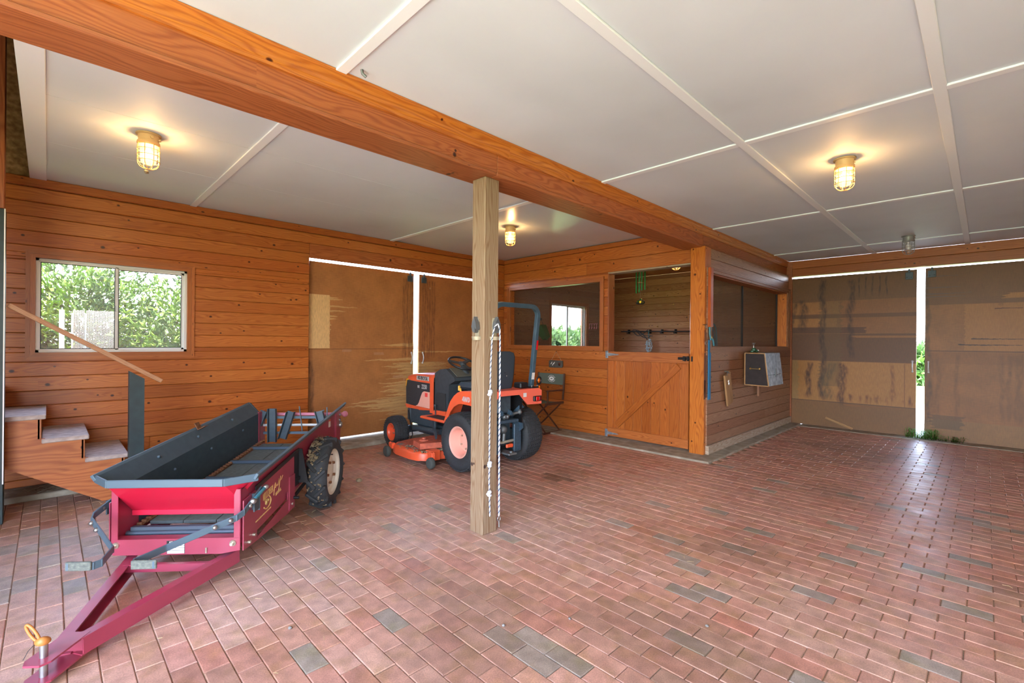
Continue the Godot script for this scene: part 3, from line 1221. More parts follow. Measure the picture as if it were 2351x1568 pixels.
func build_wall_left():
	var w := setting("wall_left", "varnished knotty pine board wall with the window and stairs", "wall")
	var holes := [WIN1, WIN2, [2.372, 5.60, -0.1, 2.64]]
	core(w, "b", -1.72, 9.5, 0.0, YC, 6.122, 6.24, [WIN1, WIN2, [2.372, 5.60, -0.1, 2.5]], M.beam_dark)
	boards(w, "pine", "b", -1.6, 5.82, 0.05, 2.765, 0.1325, 0.116 - 0.1325, 6.10, 6.12, holes)
	boards(w, "stall", "b", 5.95, 9.28, 0.03, YC, 0.1325, 0.116 - 0.1325, 6.10, 6.12, holes)
	# header over the sliding doors, set back
	var h := wood(0)
	h.lh(P(2.374, 2.452, 6.106), P(5.60, 2.638, 6.121), 0.003)
	part("header_board", h, M.beam, w)
	var r := wood(0)
	r.lh(P(-1.6, 2.767, 6.065), P(5.82, 2.848, 6.10), 0.006)
	part("crown_board", r, M.pine2, w)
	var j := wood(1)
	j.lh(P(2.352, 0.045, 6.12), P(2.372, 2.64, 6.26), 0.002)
	part("jamb", j, M.beam_dark, w)


func build_wall_far():
	var w := setting("wall_far", "end wall with weathered stall boards and the sliding door header", "wall")
	core(w, "a", -3.3, 6.2, 0.0, YC, 9.31, 9.42, [[-1.06, 2.41, -0.1, 2.575]], M.beam_dark)
	boards(w, "stall", "a", 2.6, 6.1, 0.03, YC, 0.1325, 0.116 - 0.1325, 9.28, 9.30, [])
	boards(w, "pine", "a", -3.2, 2.40, 2.578, 2.848, 0.134, 2.578, 9.28, 9.30, [], "header_board")
	boards(w, "aged", "a", -3.2, -1.06, 0.03, 2.575, 0.1325, 0.116 - 0.1325, 9.28, 9.30, [])


func casing(parent: Node, plane: String, hole: Array, wd: float, d0: float, proud: float, mt: Material, sides := "LRTB"):
	# mitred frame of stepped mouldings round an opening
	var s := signf(proud)
	for k in 2:
		var w0 := 0.0 if k == 0 else wd * 0.55
		var w1 := wd * 0.62 if k == 0 else wd
		var pr := proud * (0.6 if k == 0 else 1.0)
		for side in sides:
			var q := []
			var u0: float = hole[0]
			var u1: float = hole[1]
			var v0: float = hole[2]
			var v1: float = hole[3]
			match side:
				"L":
					q = [[u0 - w0, v0 - w0], [u0 - w0, v1 + w0], [u0 - w1, v1 + w1], [u0 - w1, v0 - w1]]
				"R":
					q = [[u1 + w0, v0 - w0], [u1 + w0, v1 + w0], [u1 + w1, v1 + w1], [u1 + w1, v0 - w1]]
				"T":
					q = [[u0 - w0, v1 + w0], [u1 + w0, v1 + w0], [u1 + w1, v1 + w1], [u0 - w1, v1 + w1]]
				"B":
					q = [[u0 - w0, v0 - w0], [u1 + w0, v0 - w0], [u1 + w1, v0 - w1], [u0 - w1, v0 - w1]]
			var m := MB.new()
			var st := rng.randi() % 8
			var f := func(p, d): return P(p[0], p[1], d) if plane == "b" else P(d, p[1], p[0])
			var uvf := func(p, across): return Vector2((p[0] if side in "TB" else p[1]) / 2.4, (st + 0.1 + 0.8 * across) / 8.0)
			var nn: Vector3 = (P(0, 0, s) if plane == "b" else P(s, 0, 0))
			var dd := d0 + pr
			m.quad(f.call(q[0], dd), f.call(q[1], dd), f.call(q[2], dd), f.call(q[3], dd), nn, uvf.call(q[0], 0.0), uvf.call(q[1], 0.0), uvf.call(q[2], 1.0), uvf.call(q[3], 1.0))
			for e in 4:
				var p = q[e]
				var p2 = q[(e + 1) % 4]
				var mid := Vector2((p[0] + p2[0]) / 2.0, (p[1] + p2[1]) / 2.0)
				var all := Vector2((q[0][0] + q[2][0]) / 2.0, (q[0][1] + q[2][1]) / 2.0)
				var o := (mid - all)
				var n3: Vector3 = (P(o.x, o.y, 0) if plane == "b" else P(0, o.y, o.x)).normalized()
				m.quad(f.call(p, dd), f.call(p2, dd), f.call(p2, d0), f.call(p, d0), n3, uvf.call(p, 0.2), uvf.call(p2, 0.2), uvf.call(p2, 0.3), uvf.call(p, 0.3))
			part("casing", m, mt, parent)


# crossed strands of expanded metal
func lattice(plane: String, u0: float, u1: float, v0: float, v1: float, d: float, du: float, dv: float, th: float) -> MB:
	var m := MB.new()
	var slope := dv / du
	var W := u1 - u0
	var Hh := v1 - v0
	var nrm: Vector3 = P(0, 0, -1) if plane == "b" else P(-1, 0, 0)
	for s in [1.0, -1.0]:
		var k0 := -int(ceil(W * slope / dv)) - 1 if s > 0.0 else 0
		var k1 := int(ceil(Hh / dv)) + 1 if s > 0.0 else int(ceil((Hh + W * slope) / dv)) + 1
		for k in range(k0, k1):
			var c := k * dv
			# v = c + s * slope * u, clipped to the rectangle
			var ua := 0.0
			var ub := W
			var e0: float = (0.0 - c) / (s * slope)
			var e1: float = (Hh - c) / (s * slope)
			ua = maxf(ua, minf(e0, e1))
			ub = minf(ub, maxf(e0, e1))
			if ub - ua < 0.004:
				continue
			var p := Vector2(u0 + ua, v0 + c + s * slope * ua)
			var q := Vector2(u0 + ub, v0 + c + s * slope * ub)
			var dir := (q - p).normalized()
			var o := Vector2(-dir.y, dir.x) * th / 2.0
			var f := func(x: Vector2, dd: float): return P(x.x, x.y, dd) if plane == "b" else P(dd, x.y, x.x)
			for dd in [d - th * 0.5, d + th * 0.5]:
				m.quad(f.call(p + o, dd), f.call(q + o, dd), f.call(q - o, dd), f.call(p - o, dd), nrm * (1.0 if dd < d else -1.0))
	return m


func build_stall():
	var w := setting("wall_stall_front", "varnished pine stall front with meshed opening and doorway", "wall")
	core(w, "a", 2.62, 6.12, 0.02, YC, 5.842, 5.93, [OPEN1, DOORWAY_S], M.pine2)
	boards(w, "pine", "a", 2.62, 6.1, 0.022, 2.40, 0.1325, 0.075, 5.82, 5.84, [OPEN1, [2.62, 3.884, -0.1, 2.42]])
	boards(w, "pine", "a", 2.62, 6.1, 2.42, 2.775, 0.178, 2.42, 5.815, 5.84, [], "header_board")
	var r := wood(2)
	r.lh(P(5.79, 2.775, 2.5), P(5.84, 2.842, 6.1), 0.006)
	part("crown_board", r, M.pine0, w)
	boards(w, "stall", "a", 2.62, 6.1, 0.022, 2.84, 0.1325, 0.075, 5.945, 5.93, [OPEN1, DOORWAY_S])
	casing(w, "a", OPEN1, 0.07, 5.82, -0.022, M.casing)
	# doorway linings
	var j := wood(1)
	j.lh(P(5.80, 0.022, 3.866), P(5.95, 2.41, 3.886), 0.003)
	part("jamb", j, M.beam_dark, w)
	j = wood(2)
	j.lh(P(5.80, 2.40, 2.62), P(5.95, 2.42, 3.886), 0.003)
	part("jamb", j, M.weathered, w)
	var g := lattice("a", OPEN1[0] - 0.02, OPEN1[1] + 0.02, OPEN1[2] - 0.02, OPEN1[3] + 0.02, 5.91, 0.036, 0.0165, 0.0028)
	part("expanded_metal", g, M.mesh_dark, w).set_meta("kind", "stuff")
	# corner post
	var cp := wood(1)
	cp.lh(P(5.735, 0.02, 2.435), P(5.92, 2.60, 2.62), 0.006)
	part("corner_post", cp, M.crown, w)

	var s := setting("wall_stall_side", "scuffed brown board wall of the stall facing the aisle", "wall")
	core(s, "b", 5.92, 9.3, 0.02, 2.345, 2.442, 2.58, [OPEN2], M.beam_dark)
	core(s, "b", 5.92, 9.3, 2.345, 2.61, 2.477, 2.58, [], M.beam_dark)
	boards(s, "aged", "b", 5.79, 9.28, 0.13, 2.342, 0.1325, 0.116 - 0.1325, 2.42, 2.44, [OPEN2])
	boards(s, "aged", "b", 5.79, 9.28, 2.342, 2.60, 0.129, 2.342, 2.455, 2.475, [], "header_board")
	boards(s, "stall", "b", 5.95, 9.28, 0.03, 2.84, 0.1325, 0.116 - 0.1325, 2.595, 2.58, [OPEN2])
	var bb := wood(0)
	bb.lh(P(5.79, 0.024, 2.395), P(9.28, 0.128, 2.44), 0.004)
	part("skirting_board", bb, M.weathered, s)
	casing(s, "b", OPEN2, 0.062, 2.42, -0.026, M.aged1)
	for q in [[9.08, 9.104, 1.345, 2.28], [5.885, 5.90, 1.345, 2.28]]:
		var jb := wood(1)
		slab(jb, "b", q[0], q[1], q[2], q[3], 2.43, 2.60, 0.002)
		part("jamb", jb, M.crown, s)
	var jt := wood(0)
	slab(jt, "b", 5.9, 9.08, 2.262, 2.28, 2.43, 2.60, 0.002)
	part("jamb", jt, M.beam_dark, s)
	jt = wood(0)
	slab(jt, "b", 5.9, 9.08, 1.345, 1.355, 2.43, 2.60, 0.002)
	part("jamb", jt, M.aged0, s)
	g = lattice("b", 5.9, 9.08, 1.35, 2.27, 2.585, 0.034, 0.0165, 0.0028)
	part("expanded_metal", g, M.mesh_dark, s).set_meta("kind", "stuff")
	for a in [7.42, 9.06]:
		var b := MB.new()
		b.lh(P(a - 0.014, 1.35, 2.57), P(a + 0.014, 2.27, 2.60), 0.003)
		part("bar", b, M.iron, s)


func build_shell():
	# what stands behind the camera: an open barn doorway, board walls, an added fill-light opening
	var n := setting("wall_near", "boarded end wall pierced by the big open doorway", "wall")
	core(n, "a", -3.3, 6.2, 0.0, YC, -1.72, -1.6, [DOOR_NEAR], M.pine2)
	var r := setting("wall_right", "plain board wall closing the aisle's far flank", "wall")
	core(r, "b", -1.72, 9.5, 0.0, YC, -3.3, -3.2, [FILL_OPENING], M.pine2)


const DOOR_NEAR := [-2.9, 2.40, -0.1, 2.62]
const FILL_OPENING := [-1.45, -0.45, -0.1, 2.45]  # unseen opening, added to let fill light in from behind


func build_beam_and_post():
	var b := thing("ceiling_beam", "long orange-brown timber beam under the white ceiling, carried by the squared post", "beam")
	tag(b, "", "", "", "structure")
	for k in [[-1.6, 2.296], [2.3, 5.80]]:
		var m := wood(0)
		m.lh(P(k[0], 2.612, 2.49), P(k[1], 2.80, 2.53), 0.003)
		part("face_board", m, M.beam, b)
		m = wood(0)
		m.lh(P(k[0], 2.612, 2.68), P(k[1], 2.84, 2.72), 0.003)
		part("face_board", m, M.beam, b)
	var m := wood(0)
	m.lh(P(5.803, 2.612, 2.49), P(9.28, 2.80, 2.53), 0.003)
	part("face_board", m, M.beam, b)
	for k in [[-1.6, 2.28], [2.283, 5.80]]:
		m = wood(0)
		m.lh(P(k[0], 2.588, 2.475), P(k[1], 2.612, 2.735), 0.004)
		part("soffit_board", m, M.beam_dark, b)
	m = MB.new()
	m.lh(P(-1.6, 2.612, 2.53), P(9.28, 2.85, 2.68))
	part("core", m, M.beam_dark, b)
	for k in [[-1.6, 5.735], [5.735, 9.27]]:
		m = wood(0)
		moulding(m, k[0], k[1], 2.745, 2.848, 2.492, -1.0)
		part("crown_moulding", m, M.crown, b)
	m = wood(0)
	moulding(m, -1.6, 5.79, 2.745, 2.848, 2.718, 1.0)
	part("crown_moulding", m, M.crown, b)

	var p := thing("support_post", "squared weathered timber post under the beam with rope ties", "post", P(2.292, 0.0, 2.605))
	tag(p, "", "", "", "structure")
	m = wood(1)
	m.strip = 3
	m.lh(Vector3(-0.07, 0, -0.07), Vector3(0.07, 2.588, 0.07), 0.006)
	part("shaft", m, M.treated, p)


# stepped crown moulding along a, grain along its length
func moulding(m: MB, a0: float, a1: float, y0: float, y1: float, b0: float, s: float):
	var pr := [[0.0, 0.0], [0.016, 0.0], [0.017, 0.016], [0.018, 0.020], [0.022, 0.03], [0.024, 0.05], [0.030, 0.07], [0.038, 0.085], [0.048, 0.092], [0.05, 0.103]]
	for k in pr.size() - 1:
		var p := P(a0, y0 + pr[k][1], b0 + s * pr[k][0])
		var q := P(a1, y0 + pr[k][1], b0 + s * pr[k][0])
		var e := P(a1, y0 + pr[k + 1][1], b0 + s * pr[k + 1][0])
		var f := P(a0, y0 + pr[k + 1][1], b0 + s * pr[k + 1][0])
		var nn := P(0, -(pr[k + 1][0] - pr[k][0]), s * (pr[k + 1][1] - pr[k][1])).normalized()
		var v0: float = (m.strip + 0.05 + 0.9 * k / 9.0) / 8.0
		var v1: float = (m.strip + 0.05 + 0.9 * (k + 1) / 9.0) / 8.0
		m.quad(p, q, e, f, nn, Vector2(a0 / 2.4, v0), Vector2(a1 / 2.4, v0), Vector2(a1 / 2.4, v1), Vector2(a0 / 2.4, v1))


func sliding_handle(parent: Node, at: Vector3, along: Vector3, out: Vector3, called := "handle"):
	var m := MB.new()
	var pts := []
	for k in 9:
		var u := k / 8.0
		pts.append(at + Vector3.UP * (u - 0.5) * 0.15 + out * (0.004 + 0.028 * sin(u * PI)))
	m.tube(pts, 0.0085, 8)
	for s in [-1.0, 1.0]:
		m.ball(at + Vector3.UP * s * 0.078 + out * 0.003, Vector3(0.013, 0.017, 0.013), 10, 6)
	part(called, m, M.silver, parent, "bright metal pull handle")


func leaf_door(called: String, label: String, plane: String, u0: float, u1: float, v0: float, v1: float, d: float, mt: Material, flip: bool) -> Node3D:
	var dr := setting(called, label, "sliding door")
	var m := MB.new()
	# faces the aisle; its grain is laid once over the sheet
	var f := func(u, v, dd): return P(u, v, dd) if plane == "b" else P(dd, v, u)
	var a := Vector2(0, 1)
	var b := Vector2(1, 1)
	var c := Vector2(1, 0)
	var e := Vector2(0, 0)
	if flip:
		a.x = 1
		b.x = 0
		c.x = 0
		e.x = 1
	m.quad(f.call(u0, v0, d), f.call(u1, v0, d), f.call(u1, v1, d), f.call(u0, v1, d), P(0, 0, -1) if plane == "b" else P(-1, 0, 0), a, b, c, e)
	m.quad(f.call(u0, v0, d + 0.03), f.call(u1, v0, d + 0.03), f.call(u1, v1, d + 0.03), f.call(u0, v1, d + 0.03), P(0, 0, 1) if plane == "b" else P(1, 0, 0), a, b, c, e)
	for s in 2:
		var u := u0 if s == 0 else u1
		var sg := -1.0 if s == 0 else 1.0
		m.quad(f.call(u, v0, d), f.call(u, v0, d + 0.03), f.call(u, v1, d + 0.03), f.call(u, v1, d), P(sg, 0, 0) if plane == "b" else P(0, 0, sg))
		var v := v0 if s == 0 else v1
		m.quad(f.call(u0, v, d), f.call(u1, v, d), f.call(u1, v, d + 0.03), f.call(u0, v, d + 0.03), Vector3(0, sg, 0))
	part("panel", m, mt, dr)
	return dr


func build_doors():
	# pair in the boarded wall
	var d1 := leaf_door("door_1", "brown plywood sliding door with a pale square patch and torn veneer", "b", 2.40, 3.995, 0.07, 2.432, 6.20, M.ply_a, false)
	var d2 := leaf_door("door_2", "brown plywood sliding door behind the tractor, torn low by the gap", "b", 4.095, 5.70, 0.07, 2.432, 6.20, M.ply_b, false)
	for d in [[d1, 3.975, 3.93], [d2, 4.16, 4.16]]:
		sliding_handle(d[0], P(d[2] + (0.025 if d[0] == d1 else 0.0), 1.135, 6.195), P(1, 0, 0), P(0, 0, -1))
	for d in [[d1, 3.92], [d2, 4.17]]:
		hanger(d[0], "b", d[1], 2.30, 2.44, 6.19)
	# the pair at the aisle's end
	var d4 := leaf_door("door_4", "water-stained patchwork plywood sliding door beside the stall wall", "a", 0.742, 2.46, 0.0085, 2.548, 9.36, M.ply_c, true)
	var d5 := leaf_door("door_5", "tan plywood sliding door with a pale bottom rail at the aisle end", "a", -1.05, 0.645, 0.0085, 2.552, 9.36, M.ply_d, true)
	sliding_handle(d4, P(9.355, 1.07, 0.785), P(0, 0, 1), P(-1, 0, 0))
	sliding_handle(d5, P(9.355, 1.07, 0.60), P(0, 0, 1), P(-1, 0, 0))
	hanger(d4, "a", 0.83, 2.40, 2.56, 9.35)
	hanger(d5, "a", 0.57, 2.41, 2.56, 9.35)
	# loose splintered strip of veneer at the foot of the stained door
	var sp := MB.new()
	sp.bar(P(9.345, 0.16, 1.9), P(9.33, 0.02, 1.52), 0.006, 0.035)
	part("torn_strip", sp, M.oldwood, d4)

	# Dutch door of the stall
	var d := setting("door_3", "orange pine half door of the stall with diagonal brace and strap hinges", "stall door")
	var b0 := 2.66
	var b1 := 3.876
	var n := 9
	for k in n:
		var w := wood(1)
		w.lh(P(5.825, 0.045, lerpf(b0, b1, float(k) / n) + 0.001), P(5.845, 1.262, lerpf(b0, b1, float(k + 1) / n) - 0.001), 0.004)
		part("plank", w, M["pine%d" % (rng.randi() % 4)], d)
	for q in [[0.045, 0.165], [1.135, 1.268]]:
		var w := wood(2)
		w.lh(P(5.80, q[0], b0), P(5.826, q[1], b1), 0.004)
		part("rail", w, M.casing, d)
	for q in [[b0, b0 + 0.095], [b1 - 0.095, b1]]:
		var w := wood(1)
		w.lh(P(5.80, 0.166, q[0]), P(5.826, 1.134, q[1]), 0.004)
		part("stile", w, M.pine3, d)
	var br := wood(2)
	br.bar(P(5.813, 0.205, b1 - 0.14), P(5.813, 1.10, b0 + 0.14), 0.026, 0.095, 0.004, P(-1, 0, 0).cross(P(0, 0.9, -0.95)).normalized())
	part("brace", br, M.pine0, d)
	for y in [1.225, 0.085]:
		var h := MB.new()
		h.prism(PackedVector2Array([Vector2(0, -0.022), Vector2(0.17, -0.006), Vector2(0.18, 0), Vector2(0.17, 0.006), Vector2(0, 0.022)]), 0.0, 0.004)
		h.lh(Vector3(-0.045, -0.055, 0), Vector3(-0.008, 0.055, 0.004))
		h.tube([Vector3(-0.004, -0.05, 0.006), Vector3(-0.004, 0.05, 0.006)], 0.006, 8)
		for q in [[0.03, 0.0], [0.08, 0.0], [0.13, 0.0], [-0.028, 0.035], [-0.028, -0.035]]:
			h.ball(Vector3(q[0], q[1], 0.005), Vector3(0.005, 0.005, 0.003), 6, 4)
		var o := part("strap_hinge", h, M.galv, d, "galvanised strap hinge")
		o.position = P(5.797, y, b1 - 0.01)
		o.rotation_degrees.y = -90
	var l := MB.new()
	l.lh(P(5.785, 1.185, 2.60), P(5.80, 1.215, 2.80), 0.002)
	l.tube([P(5.775, 1.20, 2.59), P(5.775, 1.20, 2.79)], 0.008, 8)
	l.lh(P(5.77, 1.17, 2.70), P(5.80, 1.23, 2.73), 0.003)
	l.lh(P(5.77, 1.17, 2.655), P(5.80, 1.23, 2.675), 0.003)
	l.lh(P(5.735, 1.165, 2.575), P(5.79, 1.235, 2.605), 0.003)
	l.ball(P(5.76, 1.185, 2.69), Vector3(0.012, 0.02, 0.012), 8, 6)
	part("latch", l, M.iron, d, "black slide latch")


func hanger(parent: Node, plane: String, u: float, v0: float, v1: float, d: float):
	var m := MB.new()
	slab(m, plane, u - 0.045, u + 0.045, v0, v1 - 0.05, d - 0.012, d, 0.003)
	slab(m, plane, u - 0.012, u + 0.012, v1 - 0.06, v1, d - 0.02, d, 0.003)
	var f := func(uu, v, dd): return P(uu, v, dd) if plane == "b" else P(dd, v, uu)
	for s in [-1.0, 1.0]:
		m.ball(f.call(u + s * 0.025, v0 + 0.03, d - 0.014), Vector3(0.008, 0.008, 0.008), 6, 4)
	part("roller_hanger", m, M.frame_grey, parent, "grey steel roller hanger")


func build_windows():
	for k in 2:
		var h: Array = WIN1 if k == 0 else WIN2
		var w := setting("window_%d" % (k + 1), ["aluminium sliding window looking out on green junipers", "aluminium sliding window in the stall showing blue sky"][k], "window")
		var f := MB.new()
		var d0 := 6.13
		var d1 := 6.19
		var e := 0.022
		slab(f, "b", h[0], h[1], h[2], h[2] + e, d0, d1)
		slab(f, "b", h[0], h[1], h[3] - e, h[3], d0, d1)
		slab(f, "b", h[0], h[0] + e, h[2], h[3], d0, d1)
		slab(f, "b", h[1] - e, h[1], h[2], h[3], d0, d1)
		part("frame", f, M.alu, w)
		var mid: float = (h[0] + h[1]) / 2.0 - 0.006
		for q in 2:
			var u0: float = h[0] + e if q == 0 else mid - 0.004
			var u1: float = mid + 0.008 if q == 0 else h[1] - e
			var dd := d0 + 0.006 + q * 0.02
			var s := MB.new()
			var t := 0.018
			if q == 0:
				t = 0.009
			for r in [[u0, u1, h[2] + e, h[2] + e + t], [u0, u1, h[3] - e - t, h[3] - e], [u0, u0 + t, h[2] + e, h[3] - e], [u1 - 0.02, u1, h[2] + e, h[3] - e]]:
				slab(s, "b", r[0], r[1], r[2], r[3], dd, dd + 0.018)
			var sash := part("sash", s, M.alu if q == 1 else M.alu, w)
			var sl := MB.new()
			for r in [[u0 + t, u1 - 0.02, h[2] + e + t, h[2] + e + t + 0.006], [u0 + t, u1 - 0.02, h[3] - e - t - 0.006, h[3] - e - t], [u0 + t, u0 + t + 0.006, h[2] + e + t, h[3] - e - t], [u1 - 0.026, u1 - 0.02, h[2] + e + t, h[3] - e - t]]:
				slab(sl, "b", r[0], r[1], r[2], r[3], dd + 0.002, dd + 0.014)
			part("seal", sl, M.seal, sash)
			var g := MB.new()
			slab(g, "b", u0 + t, u1 - 0.02, h[2] + e + t, h[3] - e - t, dd + 0.006, dd + 0.010)
			part("pane", g, M.glass, sash)
		var lt := MB.new()
		slab(lt, "b", mid - 0.012, mid + 0.002, (h[2] + h[3]) / 2.0 - 0.03, (h[2] + h[3]) / 2.0 + 0.03, d0 - 0.004, d0 + 0.01, 0.003)
		part("latch", lt, M.steel, w)
		# wooden lining and casing
		var li := wood(0)
		slab(li, "b", h[0] - 0.012, h[1] + 0.012, h[2] - 0.014, h[2], 6.095, 6.14)
		slab(li, "b", h[0] - 0.012, h[1] + 0.012, h[3], h[3] + 0.012, 6.095, 6.14)
		slab(li, "b", h[0] - 0.012, h[0], h[2], h[3], 6.095, 6.14)
		slab(li, "b", h[1], h[1] + 0.012, h[2], h[3], 6.095, 6.14)
		part("lining", li, M.casing, w)
		casing(w, "b", h, 0.064, 6.10, -0.024, M.casing)


func build_stairs():
	var s := thing("staircase", "timber steps with pale dusty treads climbing along the boarded wall", "stairs", P(0.5, 0.0, 5.32))
	# local: x along a, z = -(b - 5.32); treads rise towards -x
	var rise := 0.196
	var run := 0.2605
	for k in 8:
		var y := rise * (k + 1) - 0.005
		var x1 := 0.27 - k * run
		if k > 0:
			x1 = 0.01 - (k - 1) * run
		var w := wood(2)
		w.lh(Vector3(x1 - 0.285, y - 0.036, -0.775), Vector3(x1, y, 0.0), 0.006)
		part("tread", w, M.tread, s)
		w = wood(2)
		w.lh(Vector3(x1 - 0.048, y - rise, -0.775), Vector3(x1 - 0.026, y - 0.037, -0.012), 0.002)
		part("riser", w, M.casing, s)
	for z in [-0.03, -0.76]:
		var poly := PackedVector2Array()
		for k in 8:
			var x1 := 0.235 - k * run
			poly.append(Vector2(x1, rise * k))
			poly.append(Vector2(x1, rise * (k + 1) - 0.041))
		poly.append(Vector2(0.235 - 8 * run, rise * 8 - 0.041))
		poly.append(Vector2(0.235 - 8 * run, rise * 8 - 0.45))
		poly.append(Vector2(-0.16, 0.0))
		var m := MB.new()
		m.prism(poly, z - 0.018, z + 0.018)
		part("stringer", m, M.stringer, s)
	var n := thing("newel_post", "dark teal painted square newel post at the foot of the steps", "post", P(0.552, 0.0, 5.255))
	var m := MB.new()
	m.prism(PackedVector2Array([Vector2(-0.052, 0), Vector2(0.052, 0), Vector2(0.052, 1.045), Vector2(-0.052, 1.115)]), -0.045, 0.045)
	part("shaft", m, M.green_paint, n)
	var r := thing("handrail", "plain wooden handrail board sloping down to the teal newel post", "handrail")
	var w := wood(2)
	w.bar(P(-0.22, 1.647, 5.26), P(0.73, 1.015, 5.26), 0.075, 0.036, 0.003)
	part("rail", w, M.rail, r)
	var lp := thing("stair_post", "tall post by the steps painted dark teal below bare brown timber", "post", P(-0.305, 0.0, 5.23))
	m = MB.new()
	m.lh(Vector3(-0.07, 0.0, -0.07), Vector3(0.07, 2.36, 0.07), 0.004)
	part("painted_shaft", m, M.green_paint, lp)
	w = wood(1)
	w.lh(Vector3(-0.07, 2.361, -0.07), Vector3(0.064, 3.75, 0.07), 0.004)
	part("bare_shaft", w, M.beam_dark, lp)
	m = MB.new()
	m.lh(Vector3(0.064, 0.3, 0.066), Vector3(0.0712, 2.36, 0.0712))
	part("worn_edge", m, M.white, lp)


func build_lamps():
	var spots := [[0.497, 4.19, true, "caged ceiling lamp glowing over the manure spreader"], [4.414, 0.785, true, "caged ceiling lamp glowing in the open aisle panel"], [4.116, 4.21, true, "caged ceiling lamp glowing on the sagging glossy panels"], [8.124, 0.733, false, "unlit grey caged lamp by the water-stained doors"], [7.35, 3.6, true, "caged lamp glowing inside the horse stall"]]
	for q in spots:
		var l := thing("cage_lamp", q[3], "lamp", P(q[0], YC, q[1]), 20.0, "jelly-jar cage lamps on the ceiling")
		var body: Material = M.lamp_body if q[2] else M.lamp_grey
		var b := MB.new()
		b.lathe([Vector2(0, -0.004), Vector2(0.075, -0.004), Vector2(0.075, -0.010), Vector2(0.062, -0.016), Vector2(0.06, -0.058), Vector2(0.0, -0.058)], 20)
		b.tube([Vector3(0.045, -0.035, 0.04), Vector3(0.053, -0.035, 0.047)], 0.01, 10)
		b.tube([Vector3(-0.01, -0.035, 0.058), Vector3(-0.012, -0.035, 0.068)], 0.01, 10)
		part("base", b, body, l)
		b = MB.new()
		b.lathe([Vector2(0.0, -0.058), Vector2(0.066, -0.058), Vector2(0.068, -0.072), Vector2(0.06, -0.084), Vector2(0.0, -0.084)], 20)
		part("collar", b, body, l)
		b = MB.new()
		b.lathe([Vector2(0.048, -0.08), Vector2(0.05, -0.17), Vector2(0.043, -0.205), Vector2(0.02, -0.22), Vector2(0, -0.222)], 20, true)
		part("jar", b, M.jar, l)
		b = MB.new()
		b.ball(Vector3(0, -0.145, 0), Vector3(0.03, 0.036, 0.03), 14, 10)
		b.lathe([Vector2(0.013, -0.115), Vector2(0.013, -0.08)], 10)
		part("bulb", b, M.bulb if q[2] else M.bulb_off, l)
		var cg := MB.new()
		for y in [-0.115, -0.155, -0.195]:
			var pts := []
			for k in 24:
				pts.append(Vector3(cos(TAU * k / 24) * 0.066, y, sin(TAU * k / 24) * 0.066))
			cg.tube(pts, 0.0024, 6, true)
		for k in 4:
			var an := TAU * k / 8
			var pts := []
			for i in 15:
				var u := i / 14.0 * 2.0 - 1.0
				var rr := 0.066 * signf(u) * (1.0 if absf(u) > 0.5 else sin(absf(u) * PI))
				var yy := -0.08 - (1.0 - absf(u)) * 2.0 * 0.12 if absf(u) > 0.5 else -0.20 - 0.05 * cos(absf(u) * PI)
				pts.append(Vector3(cos(an) * rr, yy, sin(an) * rr))
			cg.tube(pts, 0.0024, 6)
		part("cage", cg, body, l)
		if q[0] < 1.0:
			b = MB.new()
			for k in 7:
				b.ball(Vector3(-0.012 + R(-0.008, 0.008), -0.272 + R(-0.008, 0.008), R(-0.008, 0.008)), Vector3(0.009, 0.009, 0.009), 6, 4)
			part("wasp_nest", b, M.mud, l)
		if q[2]:
			var o := OmniLight3D.new()
			o.name = "bulb_light"
			o.light_color = Color(1.0, 0.78, 0.5)
			o.light_energy = LAMP * (2.0 if q[0] > 7.0 else 1.0)
			o.light_size = 0.03
			o.omni_range = 30.0
			o.omni_attenuation = 2.0
			o.shadow_enabled = true
			o.position = Vector3(0, -0.145, 0)
			l.add_child(o)


const LAMP := 0.09


